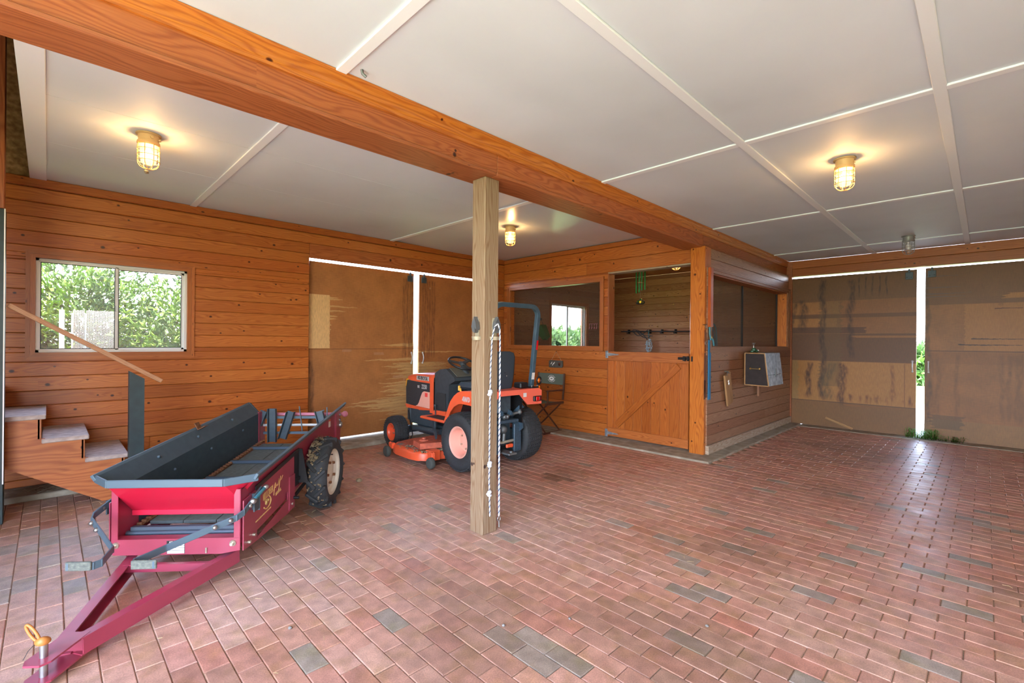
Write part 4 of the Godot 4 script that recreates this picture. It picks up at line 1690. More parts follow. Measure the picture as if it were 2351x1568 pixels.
# ---------------------------------------------------------------- wheels
# axle along local x; outer face towards +x when side = 1
func wheel(parent: Node, at: Vector3, side: float, rad: float, wid: float, rim_r: float, tyre_m: Material, rim_m: Material, style: String) -> Node3D:
	var w := Node3D.new()
	w.name = "wheel"
	parent.add_child(w, true)
	w.position = at
	var turn := Transform3D(Basis(Vector3(0, 0, 1), -PI / 2.0), Vector3())
	var m := MB.new()
	m.xf = turn
	var h := wid / 2.0
	var tr := rad - (0.018 if style == "ag" else 0.008)
	m.lathe([Vector2(rim_r, -h * 0.72), Vector2(rim_r + 0.02, -h * 0.9), Vector2((rim_r + tr) * 0.5, -h), Vector2(tr - 0.035, -h * 0.95), Vector2(tr - 0.008, -h * 0.78), Vector2(tr, -h * 0.4), Vector2(tr + 0.003, 0), Vector2(tr, h * 0.4), Vector2(tr - 0.008, h * 0.78), Vector2(tr - 0.035, h * 0.95), Vector2((rim_r + tr) * 0.5, h), Vector2(rim_r + 0.02, h * 0.9), Vector2(rim_r, h * 0.72)], 40, true)
	m.xf = Transform3D()
	if style == "ag":
		for k in 26:
			var s := -1.0 if k % 2 else 1.0
			var a0 := TAU * k / 26.0
			var a1 := a0 + 0.30
			var p := Vector3(-s * h * 0.08, sin(a0) * (tr + 0.004), cos(a0) * (tr + 0.004))
			var q := Vector3(s * h * 0.92, sin(a1) * (tr - 0.012), cos(a1) * (tr - 0.012))
			var out := ((p + q) * Vector3(0, 1, 1)).normalized()
			m.bar(p, q, 0.028, 0.042, 0.006, out)
	else:
		var cnt := 46 if rad > 0.25 else 34
		var rows := 7 if rad > 0.25 else 5
		for k in cnt:
			for j in rows:
				var u := (j + 0.5) / rows * 2.0 - 1.0
				var an := TAU * (k + 0.5 * (j % 2)) / cnt + u * 0.25
				var rr := tr + 0.003 - 0.010 * u * u * u * u - 0.004 * u * u
				var nv := Vector3(u * u * u * 0.35, sin(an), cos(an)).normalized()
				var ctr := Vector3(u * h * 0.84, sin(an) * rr, cos(an) * rr)
				var tang := Vector3(0.22, cos(an), -sin(an)).normalized()
				var lat := nv.cross(tang).normalized()
				m.xf = Transform3D(Basis(lat, nv, lat.cross(nv)), ctr)
				m.box(Vector3(), Vector3(wid / rows * 0.74, 0.012, TAU * rad / cnt * 0.70), 0.002)
		m.xf = Transform3D()
	part("tyre", m, tyre_m, w)
	m = MB.new()
	m.xf = Transform3D(Basis(Vector3(0, 0, 1), -PI / 2.0 * side), Vector3())
	var dish := h * 0.30 if style == "ag" else -h * 0.10
	m.lathe([Vector2(rim_r + 0.004, -h * 0.7), Vector2(rim_r - 0.012, -h * 0.6), Vector2(rim_r - 0.02, h * 0.45), Vector2(rim_r - 0.004, h * 0.60), Vector2(rim_r + 0.006, h * 0.74), Vector2(rim_r - 0.004, h * 0.78), Vector2(rim_r - 0.018, h * 0.70), Vector2(rim_r - 0.028, h * 0.50), Vector2(rim_r * 0.72, dish), Vector2(rim_r * 0.45, dish + 0.012), Vector2(rim_r * 0.22, dish + 0.02), Vector2(0, dish + 0.02)], 36)
	part("rim", m, rim_m, w)
	var nb := 5
	for k in nb:
		var an := TAU * k / nb + 0.4
		var rr := rim_r * 0.48
		bolts(w, "wheel_bolt", M.rust if style == "ag" else M.zinc, [[Vector3(side * dish, cos(an) * rr, sin(an) * rr), Vector3(side, 0, 0), 0.011, 0.03]])
	bolts(w, "valve", M.black, [[Vector3(side * (dish + 0.01), rim_r * 0.8, 0.02), Vector3(side, 0, 0), 0.005, 0.03]])
	return w


# ---------------------------------------------------------------- manure spreader
func bed(x: float, h: float, z: float) -> Vector3:
	return Vector3(x, 0.355 - 0.0963 * z + h, z)


func build_spreader():
	var s := thing("manure_spreader", "maroon two-wheeled manure spreader with a charcoal-lined box and A-frame drawbar", "spreader", P(1.319, 0.0, 4.221), -40.39)
	var m: MB
	# sides: outer skin, inner lining, capped rim
	for sx in [-1.0, 1.0]:
		for k in 2:
			m = MB.new()
			var o := 0.0 if k == 0 else -0.006
			var rows := []
			for z in [1.20, 0.6, 0.0, -0.62]:
				rows.append([bed(sx * (0.36 + o), -0.06 if k == 0 else 0.0, z), bed(sx * (0.36 + o), 0.275, z), bed(sx * (0.445 + o), 0.365, z)])
			m.loft(rows, false, false, false)
			part("side_panel" if k == 0 else "liner", m, M.maroon if k == 0 else M.liner, s)
		m = MB.new()
		m.bar(bed(sx * 0.448, 0.360, 1.225), bed(sx * 0.448, 0.360, -0.625), 0.018, 0.038, 0.003, Vector3(sx * 0.6, 1, 0).normalized())
		part("rim_trim", m, M.rim_grey, s)
		# end lip of the box
		m = MB.new()
		m.bar(bed(sx * 0.36, -0.05, -0.622), bed(sx * 0.36, 0.275, -0.622), 0.02, 0.01)
		m.bar(bed(sx * 0.36, 0.275, -0.622), bed(sx * 0.445, 0.37, -0.622), 0.02, 0.01)
		part("end_lip", m, M.liner if sx < 0 else M.maroon, s)
		# rear bearing uprights
		m = MB.new()
		m.lh(Vector3(sx * 0.35, 0.36, -0.74), Vector3(sx * 0.375, 0.70, -0.60), 0.004)
		part("upright", m, M.maroon, s)
		bolts(s, "upright_bolt", M.steel, [[Vector3(sx * 0.375, 0.66, -0.70), Vector3(sx, 0, 0), 0.012, 0.014], [Vector3(sx * 0.375, 0.61, -0.70), Vector3(sx, 0, 0), 0.012, 0.014]])
		m = MB.new()
		m.ball(Vector3(sx * 0.385, 0.56, -0.70), Vector3(0.02, 0.035, 0.035), 10, 6)
		part("bearing", m, M.steel, s)
		# front uprights of folded channel
		m = MB.new()
		m.lh(Vector3(sx * 0.32, 0.236, 1.206), Vector3(sx * 0.356, 0.522, 1.213), 0.002)
		m.lh(Vector3(sx * 0.350, 0.20, 1.0), Vector3(sx * 0.357, 0.522, 1.21))
		part("front_upright", m, M.maroon, s)
	# bolts on the lining
	for z in [0.75, 0.3, -0.2]:
		studs(s, "carriage_bolt", M.liner, [[bed(-0.395, 0.322, z), Vector3(0.012, 0.012, 0.012)], [bed(-0.352, 0.20, z - 0.1), Vector3(0.01, 0.012, 0.012)]])
	# rusty bracket on the rim
	m = MB.new()
	m.lh(Vector3(-0.03, 0.0, -0.002), Vector3(0.03, 0.06, 0.004), 0.002)
	m.lh(Vector3(-0.03, 0.0, -0.002), Vector3(0.03, 0.005, 0.055), 0.001)
	m.ball(Vector3(0.012, 0.006, 0.03), Vector3(0.008, 0.006, 0.008), 6, 4)
	var br := part("angle_bracket", m, M.rust, s, "rusty angle bracket")
	br.position = bed(-0.43, 0.355, 0.22)
	br.rotation_degrees = Vector3(-28, 90, 0)
	# front rim, leaning out
	var corner := [Vector3(-0.452, 0.588, 1.20), Vector3(-0.31, 0.588, 1.31), Vector3(0.31, 0.588, 1.31), Vector3(0.452, 0.588, 1.20)]
	m = MB.new()
	for k in 3:
		m.bar(corner[k], corner[k + 1], 0.012, 0.044, 0.003)
	part("front_rim_trim", m, M.rim_grey, s)
	# sloping red front board with its folded lip
	m = MB.new()
	m.loft([[Vector3(-0.45, 0.59, 1.195), Vector3(-0.31, 0.575, 1.305), Vector3(0.31, 0.575, 1.305), Vector3(0.45, 0.59, 1.195)], [Vector3(-0.362, 0.50, 1.14), Vector3(-0.325, 0.47, 1.19), Vector3(0.325, 0.47, 1.19), Vector3(0.362, 0.50, 1.14)], [Vector3(-0.35, 0.36, 1.05), Vector3(-0.345, 0.357, 1.06), Vector3(0.345, 0.357, 1.06), Vector3(0.35, 0.36, 1.05)]], false, false, false)
	part("front_board", m, M.red_board, s, "bright red sloping front board")
	m = MB.new()
	m.lh(Vector3(-0.345, 0.327, 1.052), Vector3(0.345, 0.358, 1.066), 0.002)
	part("front_lip", m, M.red_board, s)
	# front cross plate
	m = MB.new()
	m.prism(PackedVector2Array([Vector2(-0.352, 0.155), Vector2(-0.34, 0.15), Vector2(0.25, 0.146), Vector2(0.357, 0.165), Vector2(0.357, 0.236), Vector2(-0.352, 0.238)]), 1.206, 1.214)
	m.lh(Vector3(-0.352, 0.232, 1.15), Vector3(0.357, 0.239, 1.212))
	part("cross_plate", m, M.maroon, s)
	for x in [-0.327, 0.319]:
		m = MB.new()
		m.tube([Vector3(x, 0.21, 1.21), Vector3(x, 0.208, 1.222)], 0.018, 14)
		m.bolt(Vector3(x, 0.208, 1.22), Vector3(0, 0, 1), 0.009, 0.02)
		part("cross_bolt", m, M.zinc, s)
	bolts(s, "grease_nipple", M.zinc, [[Vector3(0.17, 0.155, 1.217), Vector3(0, 1, 0), 0.006, 0.03]])
	m = MB.new()
	m.lh(Vector3(-0.05, 0.155, 1.2142), Vector3(0.05, 0.229, 1.2152))
	var lab := part("warning_label", m, M.sticker, s, "white warning label with black heading")
	m = MB.new()
	m.lh(Vector3(-0.05, 0.212, 1.2152), Vector3(0.05, 0.229, 1.2158))
	for y in [0.199, 0.186, 0.172]:
		m.lh(Vector3(-0.048, y, 1.2152), Vector3(0.048, y + 0.002, 1.2156))
	m.lh(Vector3(-0.05, 0.155, 1.2152), Vector3(-0.0475, 0.229, 1.2156))
	m.lh(Vector3(0.0475, 0.155, 1.2152), Vector3(0.05, 0.229, 1.2156))
	part("print", m, M.black, lab)
	lettering("ATTENTION", 0.013, 0.0006, M.sticker, lab, Vector3(0, 0.2205, 1.216), Vector3(), 1.0)
	# bed of three planks, cross bars, chains
	for k in 3:
		m = MB.new()
		m.bar(bed(-0.20 + 0.2 * k, -0.012, 0.98), bed(-0.20 + 0.2 * k, -0.012, -0.56), 0.196, 0.02, 0.002)
		part("bed_plank", m, M.slat_grey, s)
	for z in [0.69, 0.33, -0.03, -0.39]:
		m = MB.new()
		m.bar(bed(-0.32, 0.012, z), bed(0.32, 0.012, z), 0.03, 0.024, 0.002)
		part("apron_bar", m, M.apron_blue, s)
	m = MB.new()
	m.bar(Vector3(-0.32, 0.262, 1.10), Vector3(0.32, 0.262, 1.10), 0.03, 0.022, 0.002)
	m.tube([Vector3(-0.34, 0.235, 1.11), Vector3(0.34, 0.235, 1.11)], 0.016, 10)
	part("apron_bar", m, M.apron_blue, s)
	for sx in [-1.0, 1.0]:
		m = MB.new()
		for k in 42:
			var z := 1.08 - k * 0.0405
			m.bar(bed(sx * 0.315, 0.004, z), bed(sx * 0.315, 0.004, z - 0.03), 0.034, 0.012, 0.002)
			m.bar(bed(sx * 0.30, 0.010, z - 0.036), bed(sx * 0.33, 0.010, z - 0.036), 0.010, 0.02, 0.002)
		for k in 30:
			var z := 1.08 - k * 0.0405
			m.bar(bed(sx * 0.315, -0.085, z), bed(sx * 0.315, -0.085, z - 0.032), 0.034, 0.012, 0.002)
		part("apron_chain", m, M.rust, s, "rusty apron chain")
	# chassis under the bed
	for sx in [-1.0, 1.0]:
		m = MB.new()
		m.bar(bed(sx * 0.28, -0.06, 1.18), bed(sx * 0.28, -0.06, -0.6), 0.05, 0.06, 0.004)
		part("chassis_rail", m, M.maroon, s)
	m = MB.new()
	m.tube([Vector3(-0.40, 0.29, 0), Vector3(0.40, 0.29, 0)], 0.028, 12)
	m.lh(Vector3(-0.3, 0.26, -0.03), Vector3(0.3, 0.32, 0.03), 0.004)
	part("axle", m, M.iron, s)
	m = MB.new()
	m.bar(Vector3(0.37, 0.34, 0.40), Vector3(0.42, 0.33, 0.10), 0.012, 0.03, 0.002)
	m.bar(Vector3(0.37, 0.22, 0.44), Vector3(0.41, 0.33, 0.10), 0.012, 0.03, 0.002)
	m.bolt(Vector3(0.36, 0.225, 0.47), Vector3(1, 0, 0), 0.012, 0.06)
	part("drive_linkage", m, M.iron, s)
	# drive shield with its slot, on the +x side
	for sx in [1.0, -1.0]:
		var shield := PackedVector2Array()
		m = MB.new()
		m.xf = Transform3D(Basis(Vector3(0, 0, 1), Vector3(0, 1, 0), Vector3(-1, 0, 0)), Vector3(sx * 0.37, 0, 0))
		var sl := [Vector2(1.035, 0.257), Vector2(0.56, 0.298), Vector2(0.56, 0.236), Vector2(1.03, 0.165)]
		# pieces round the slot: above, below, front, back (x of the polygon is local z)
		for poly in [[Vector2(1.205, 0.158), Vector2(1.205, 0.45), Vector2(1.035, 0.468), Vector2(1.035, 0.165), Vector2(1.03, 0.145)],
				[Vector2(1.035, 0.257), Vector2(1.035, 0.468), Vector2(0.56, 0.525), Vector2(0.56, 0.298)],
				[Vector2(1.03, 0.145), Vector2(1.03, 0.165), Vector2(0.56, 0.236), Vector2(0.56, 0.137)],
				[Vector2(0.56, 0.137), Vector2(0.56, 0.525), Vector2(0.445, 0.54), Vector2(0.445, 0.145)]]:
			m.prism(PackedVector2Array(poly), -0.003, 0.003)
		var sh := part("drive_shield", m, M.maroon, s)
		m = MB.new()
		m.lh(Vector3(sx * 0.372, 0.15, 0.449), Vector3(sx * 0.382, 0.40, 0.545), 0.002)
		part("guard_flap", m, M.maroon, s)
		m = MB.new()
		m.bar(Vector3(sx * 0.374, 0.478, 1.06), Vector3(sx * 0.374, 0.555, 0.36), 0.008, 0.03, 0.002)
		part("rubber_strap", m, M.black, s)
		for q in [[1.15, 0.185], [1.09, 0.205], [0.50, 0.19]]:
			bolts(s, "shield_bolt", M.zinc, [[Vector3(sx * 0.373, q[1], q[0]), Vector3(sx, 0, 0), 0.010, 0.016]])
		m = MB.new()
		m.xf = Transform3D(Basis(), Vector3(sx * 0.365, 0, 0.345))
		m.prism(PackedVector2Array([Vector2(0, 0.56), Vector2(sx * 0.03, 0.56), Vector2(sx * 0.075, 0.30), Vector2(0, 0.30)]), -0.004, 0.004)
		m.bar(Vector3(sx * 0.004, 0.56, 0.04), Vector3(sx * 0.004, 0.29, 0.04), 0.006, 0.09)
		part("gusset", m, M.iron, s)
		if sx > 0.0:
			# gilt name, emblem, signature
			var t := lettering("MILLCREEK", 0.062, 0.001, M.gold, sh, Vector3(0.3745, 0.394, 0.885), Vector3(0, 90, 6.5), 0.46)
			t.name = "name_lettering"
			lettering("MODEL", 0.030, 0.001, M.gold, sh, Vector3(0.3745, 0.352, 0.725), Vector3(0, 90, 8), 0.9)
			lettering("www.millcreekspreaders.com", 0.017, 0.0008, M.gold, sh, Vector3(0.3745, 0.278, 0.95), Vector3(0, 90, 5), 0.9)
			var g := MB.new()
			var arc := []
			for k in 19:
				var an := lerpf(-2.6, 1.0, k / 18.0)
				arc.append(Vector3(0.3747, 0.338 + 0.038 * sin(an), 0.90 - 0.055 * cos(an)))
			g.tube(arc, 0.004, 5)
			g.ball(Vector3(0.374, 0.341, 0.90), Vector3(0.001, 0.020, 0.03), 14, 8)
			for k in 3:
				g.ball(Vector3(0.374, 0.358 - 0.006 * k, 0.92 - 0.022 * k), Vector3(0.0012, 0.010, 0.016), 10, 6)
			part("emblem", g, M.gold, sh)
			g = MB.new()
			var sig := []
			for q in [[0.80, 0.35], [0.79, 0.385], [0.785, 0.418], [0.775, 0.43], [0.768, 0.41], [0.772, 0.392], [0.782, 0.395], [0.77, 0.402], [0.757, 0.398], [0.75, 0.41], [0.747, 0.398], [0.735, 0.402], [0.722, 0.44], [0.715, 0.385], [0.724, 0.36], [0.708, 0.40], [0.69, 0.45], [0.70, 0.42], [0.678, 0.422], [0.655, 0.445]]:
				sig.append(Vector3(0.3747, q[1], q[0]))
			g.tube(sig, 0.0018, 5)
			part("signature", g, M.gold, sh)
			g = MB.new()
			g.lh(Vector3(0.3605, 0.585, -0.46), Vector3(0.3625, 0.655, -0.41))
			var ws := part("side_sticker", g, M.sticker, s, "small white sticker with orange band")
			g = MB.new()
			g.lh(Vector3(0.3625, 0.638, -0.46), Vector3(0.363, 0.655, -0.41))
			part("band", g, M.orange, ws)
	# levers
	for sx in [-1.0, 1.0]:
		m = MB.new()
		m.lh(Vector3(sx * 0.356, 0.36, 1.10), Vector3(sx * 0.42, 0.46, 1.106), 0.001)
		m.lh(Vector3(sx * 0.41, 0.37, 1.10), Vector3(sx * 0.418, 0.45, 1.17), 0.001)
		part("lever_bracket", m, M.frame_grey, s)
		var pts := [Vector3(sx * 0.40, 0.47, 1.04), Vector3(sx * 0.405, 0.405, 1.27), Vector3(sx * 0.385, 0.39, 1.31), Vector3(sx * 0.13, 0.312, 1.51), Vector3(sx * 0.075, 0.31, 1.655), Vector3(sx * 0.09, 0.31, 1.685), Vector3(sx * 0.20, 0.315, 1.70)]
		m = MB.new()
		for k in pts.size() - 1:
			m.bar(pts[k], pts[k + 1], 0.009, 0.036, 0.002)
		for k in range(1, pts.size() - 1):
			m.tube([pts[k] - Vector3(0, 0.017, 0), pts[k] + Vector3(0, 0.017, 0)], 0.006, 8)
		var lv := part("lever", m, M.rim_grey, s)
		m = MB.new()
		m.lh(Vector3(sx * 0.09, 0.294, 1.690), Vector3(sx * 0.205, 0.336, 1.703), 0.003)
		part("foot_pad", m, M.pad_grey, lv)
		for q in [[0.402, 0.42, 1.20], [0.36, 0.385, 1.335], [0.30, 0.365, 1.38], [0.40, 0.46, 1.08]]:
			studs(lv, "lever_bolt", M.steel, [[Vector3(sx * (q[0] + 0.006), q[1], q[2] + 0.004), Vector3(0.013, 0.013, 0.013)]])
		if sx > 0.0:
			m = MB.new()
			m.tube([Vector3(0.415, 0.47, 1.04), Vector3(0.415, 0.445, 1.16)], 0.011, 10)
			part("turnbuckle", m, M.teal, lv, "blue-green turnbuckle sleeve")
			studs(lv, "clevis", M.steel, [[Vector3(0.415, 0.475, 1.02), Vector3(0.02, 0.014, 0.02)], [Vector3(0.415, 0.44, 1.18), Vector3(0.02, 0.016, 0.024)]])
	# drawbar
	for sx in [-1.0, 1.0]:
		m = MB.new()
		m.bar(Vector3(sx * 0.285, 0.128, 1.12), Vector3(sx * 0.028, 0.108, 1.92), 0.05, 0.006, 0.001)
		m.bar(Vector3(sx * 0.309, 0.092, 1.12), Vector3(sx * 0.05, 0.073, 1.92), 0.006, 0.074, 0.001)
		m.bar(Vector3(sx * 0.285, 0.056, 1.12), Vector3(sx * 0.028, 0.038, 1.92), 0.05, 0.006, 0.001)
		part("drawbar_arm", m, M.maroon, s)
	m = MB.new()
	m.lh(Vector3(-0.24, 0.085, 1.262), Vector3(0.24, 0.128, 1.29), 0.002)
	part("drawbar_brace", m, M.maroon, s)
	for q in [[0.105, 0.113], [0.028, 0.036]]:
		m = MB.new()
		var pl := PackedVector2Array()
		for k in [[-0.05, 1.88], [0.05, 1.88], [0.05, 2.07], [0.03, 2.10], [-0.03, 2.10], [-0.05, 2.07]]:
			pl.append(Vector2(k[0], -k[1]))
		m.xf = Transform3D(Basis(Vector3(1, 0, 0), -PI / 2.0), Vector3())
		m.prism(pl, q[0], q[1])
		part("clevis_plate", m, M.maroon, s)
	m = MB.new()
	m.lh(Vector3(-0.05, 0.036, 1.88), Vector3(0.05, 0.105, 1.90), 0.001)
	part("clevis_web", m, M.maroon, s)
	# rear beater
	var bt := Node3D.new()
	bt.name = "beater"
	s.add_child(bt)
	for q in [[0.634, -0.70], [0.483, -0.70]]:
		m = MB.new()
		m.lh(Vector3(-0.35, q[0] - 0.012, q[1] - 0.006), Vector3(0.35, q[0] + 0.012, q[1] + 0.006), 0.001)
		part("beater_bar", m, M.rim_grey, bt)
	m = MB.new()
	m.tube([Vector3(-0.36, 0.560, -0.70), Vector3(0.36, 0.560, -0.70)], 0.013, 10)
	part("shaft", m, M.silver, bt)
	for q in [[-0.33, 0.70, -0.435, 0.445], [-0.252, 0.725, -0.248, 0.40], [-0.075, 0.695, -0.155, 0.43], [0.19, 0.70, 0.26, 0.43]]:
		m = MB.new()
		var a := Vector3(q[0], q[1], -0.67)
		var b := Vector3(q[2], q[3], -0.67)
		m.bar(a, b, 0.075, 0.006, 0.001, Vector3(0, 0.2, 1))
		m.bar(a + Vector3(0.036, 0, 0.018), b + Vector3(0.036, 0, 0.018), 0.006, 0.04, 0.001, Vector3(0, 0.2, 1))
		m.bar(a + Vector3(-0.036, 0, 0.018), b + Vector3(-0.036, 0, 0.018), 0.006, 0.04, 0.001, Vector3(0, 0.2, 1))
		part("paddle", m, M.frame_grey, bt)
	for q in [[-0.005, 0.745, 0.025, 0.50], [0.23, 0.71, 0.17, 0.60], [0.26, 0.735, 0.262, 0.62]]:
		m = MB.new()
		m.bar(Vector3(q[0], q[1], -0.685), Vector3(q[2], q[3], -0.685), 0.012, 0.008, 0.001)
		part("tine", m, M.rim_grey, bt)
	m = MB.new()
	m.tube([Vector3(-0.36, 0.655, -0.77), Vector3(0.40, 0.655, -0.77)], 0.016, 10)
	m.ball(Vector3(0.41, 0.655, -0.77), Vector3(0.03, 0.03, 0.03), 12, 8)
	part("tie_rod", m, M.pink_rod, s, "faded pink cross rod")
	# wheels
	var w := wheel(s, Vector3(0.465, 0.288, 0.0), 1.0, 0.290, 0.165, 0.185, M.rubber, M.white_rim, "ag")
	wheel(s, Vector3(-0.465, 0.288, 0.0), -1.0, 0.290, 0.165, 0.185, M.rubber, M.white_rim, "ag")
	m = MB.new()
	for k in 260:
		var an := R(0.55, 1.75) if k < 180 else R(-1.6, 0.6)
		var x := R(-0.078, 0.0) if k < 180 else R(-0.06, 0.05)
		var rr := 0.270 + (absf(rng.randfn(0.0, 0.007)) if k < 180 else 0.0)
		m.xf = Transform3D(Basis(Vector3(1, 0, 0), -an) * Basis(Vector3(0, 0, 1), R(-0.6, 0.6)), Vector3(x, sin(an) * rr, cos(an) * rr))
		m.ball(Vector3(), Vector3(R(0.004, 0.014), R(0.003, 0.010), R(0.004, 0.009)), 5, 4)
	m.xf = Transform3D()
	for k in 90:
		var an := R(0.5, 1.8)
		var x := R(-0.08, 0.02)
		var p := Vector3(x, sin(an) * 0.285, cos(an) * 0.285)
		m.tube([p, p + Vector3(R(-0.02, 0.02), R(-0.015, 0.02), R(-0.02, 0.02))], 0.0011, 3)
	part("caked_mud", m, M.mud, w, "dried mud and hay caked on the tyre").set_meta("kind", "stuff")

	# hitch pin dropped through the clevis
	var hp := thing("hitch_pin", "orange-handled steel hitch pin standing in the drawbar clevis", "hitch pin", s.position + s.basis * Vector3(0.0, 0.014, 2.045), -40.39)
	m = MB.new()
	m.tube([Vector3(0.0, 0.0, 0.0), Vector3(0.0, 0.15, 0.0)], 0.0135, 14)
	part("shank", m, M.steel, hp)
	m = MB.new()
	m.ball(Vector3(-0.004, 0.162, 0), Vector3(0.028, 0.016, 0.022), 14, 8)
	var ring := []
	for k in 20:
		var an := TAU * k / 20.0
		ring.append(Vector3(-0.012 + 0.016 * cos(an) - 0.03 - 0.02 * sin(an), 0.195 + 0.034 * sin(an) - 0.004 * cos(an), 0.0))
	m.tube(ring, 0.0055, 8, true)
	part("handle", m, M.pin_orange, hp)
	m = MB.new()
	m.tube([Vector3(-0.03, 0.155, 0.0), Vector3(-0.05, 0.13, 0.01), Vector3(-0.06, 0.10, 0.02)], 0.0012, 5)
	part("wire", m, M.iron, hp)


# ---------------------------------------------------------------- compact tractor with mid-mount mower
func side_plate(poly: Array, x: float, th: float) -> MB:
	# polygon given as (z, y), standing in the plane at x
	var m := MB.new()
	m.xf = Transform3D(Basis(Vector3(0, 0, 1), Vector3(0, 1, 0), Vector3(-1, 0, 0)), Vector3(x, 0, 0))
	m.prism(PackedVector2Array(poly), -th / 2.0, th / 2.0)
	return m


func hood_row(z: float, w: float, y0: float, y1: float, y2: float) -> Array:
	var out := []
	for q in [[-1.0, y0], [-1.0, y1 - 0.03], [-0.99, y1], [-0.93, y1 + (y2 - y1) * 0.45], [-0.78, y1 + (y2 - y1) * 0.82], [-0.45, y1 + (y2 - y1) * 0.97], [0.0, y2], [0.45, y1 + (y2 - y1) * 0.97], [0.78, y1 + (y2 - y1) * 0.82], [0.93, y1 + (y2 - y1) * 0.45], [0.99, y1], [1.0, y1 - 0.03], [1.0, y0]]:
		out.append(Vector3(q[0] * w, q[1], z))
	return out


func build_tractor():
	var t := thing("compact_tractor", "faded orange compact tractor with roll bar and belly mower deck, parked by the stall", "tractor", P(3.609, 0.0, 3.947), -2.0)
	var m: MB
	for sx in [-1.0, 1.0]:
		wheel(t, Vector3(sx * 0.385, 0.315, 0.0), sx, 0.318, 0.27, 0.168, M.rubber, M.orange_fade, "turf")
		wheel(t, Vector3(sx * 0.395, 0.204, -1.50), sx, 0.206, 0.20, 0.112, M.rubber, M.orange, "turf")
	# hood
	var hood := Node3D.new()
	hood.name = "hood"
	t.add_child(hood)
	m = MB.new()
	m.loft([hood_row(-1.535, 0.19, 0.90, 0.905, 0.915), hood_row(-1.515, 0.222, 0.885, 0.91, 0.945), hood_row(-1.40, 0.24, 0.875, 0.915, 0.968), hood_row(-1.15, 0.244, 0.868, 0.92, 0.988), hood_row(-0.935, 0.245, 0.866, 0.92, 0.998)])
	part("bonnet", m, M.orange, hood)
	m = MB.new()
	m.loft([hood_row(-0.93, 0.247, 0.50, 0.925, 1.002), hood_row(-0.845, 0.247, 0.50, 0.93, 1.01)])
	part("firewall_arch", m, M.orange, hood)
	m = MB.new()
	m.lh(Vector3(-0.205, 0.56, -1.525), Vector3(0.205, 0.89, -1.48), 0.02)
	for k in 4:
		m.lh(Vector3(-0.22, 0.585 + k * 0.055, -1.545), Vector3(0.22, 0.60 + k * 0.055, -1.50), 0.006)
	part("front_grille", m, M.grille, hood)
	m = MB.new()
	m.lh(Vector3(-0.2, 0.53, -1.48), Vector3(0.2, 0.88, -0.94))
	part("engine_block", m, M.black, hood)
	for sx in [-1.0, 1.0]:
		m = side_plate([Vector2(-1.515, 0.562), Vector2(-1.52, 0.78), Vector2(-1.49, 0.876), Vector2(-0.935, 0.864), Vector2(-0.937, 0.757), Vector2(-1.07, 0.762), Vector2(-1.11, 0.745), Vector2(-1.14, 0.70), Vector2(-1.19, 0.61), Vector2(-1.22, 0.575), Vector2(-1.27, 0.556)], sx * 0.236, 0.012)
		part("side_grille", m, M.grille, hood)
		for k in 3:
			m = MB.new()
			m.lh(Vector3(sx * 0.238, 0.60 + k * 0.055, -1.47), Vector3(sx * 0.246, 0.607 + k * 0.055, -1.33 + 0.04 * k), 0.002)
			part("grille_rib", m, M.grille, hood)
		m = side_plate([Vector2(-1.27, 0.552), Vector2(-1.22, 0.571), Vector2(-1.188, 0.606), Vector2(-1.138, 0.697), Vector2(-1.108, 0.741), Vector2(-1.07, 0.757), Vector2(-0.937, 0.752), Vector2(-0.937, 0.55)], sx * 0.24, 0.012)
		var sp := part("side_panel", m, M.orange_fade, hood, "sun-faded pink side panel")
		m = MB.new()
		m.lh(Vector3(sx * 0.2455, 0.69, -1.045), Vector3(sx * 0.2475, 0.74, -0.985))
		part("decal", m, M.decal_red, sp)
		m = side_plate([Vector2(-1.52, 0.556), Vector2(-1.27, 0.55), Vector2(-0.935, 0.548), Vector2(-0.93, 0.53), Vector2(-1.18, 0.508), Vector2(-1.19, 0.515), Vector2(-1.49, 0.51)], sx * 0.243, 0.016)
		part("lower_rail", m, M.orange, hood)
		m = MB.new()
		m.prism(PackedVector2Array([Vector2(-0.02, 0.795), Vector2(0.018, 0.795), Vector2(0.014, 0.885), Vector2(-0.008, 0.89)]), -0.035, 0.03)
		var hl := part("headlamp", m, M.yellow, hood, "yellow lens strip")
		hl.position = Vector3(sx * 0.218, 0, -1.503)
		if sx < 0.0:
			m = MB.new()
			m.lh(Vector3(-0.2485, 0.893, -1.245), Vector3(-0.2455, 0.948, -0.955))
			var np := part("name_plate", m, M.silver, hood)
			np.rotation_degrees.z = 0.0
			lettering("KUBOTA", 0.062, 0.002, M.iron, np, Vector3(-0.2495, 0.921, -1.10), Vector3(0, -90, -2.0), 0.95)
			var l1 := lettering("BX", 0.046, 0.002, M.silver, hood, Vector3(-0.2435, 0.806, -1.205), Vector3(0, -90, 0), 0.85)
			l1.name = "model_lettering"
			var l2 := lettering("2230", 0.078, 0.002, M.silver, hood, Vector3(-0.2435, 0.812, -1.07), Vector3(0, -90, 0), 0.72)
			l2.name = "model_lettering"
	# frame under the hood, front axle
	for sx in [-1.0, 1.0]:
		m = MB.new()
		m.lh(Vector3(sx * 0.15, 0.30, -1.50), Vector3(sx * 0.19, 0.52, -0.90), 0.01)
		part("frame_rail", m, M.frame_grey, t)
	m = MB.new()
	m.lh(Vector3(-0.20, 0.33, -1.56), Vector3(0.20, 0.50, -1.47), 0.015)
	m.tube([Vector3(-0.34, 0.215, -1.50), Vector3(0.34, 0.215, -1.50)], 0.05, 12)
	m.lh(Vector3(-0.14, 0.18, -1.40), Vector3(0.14, 0.33, -0.3), 0.02)
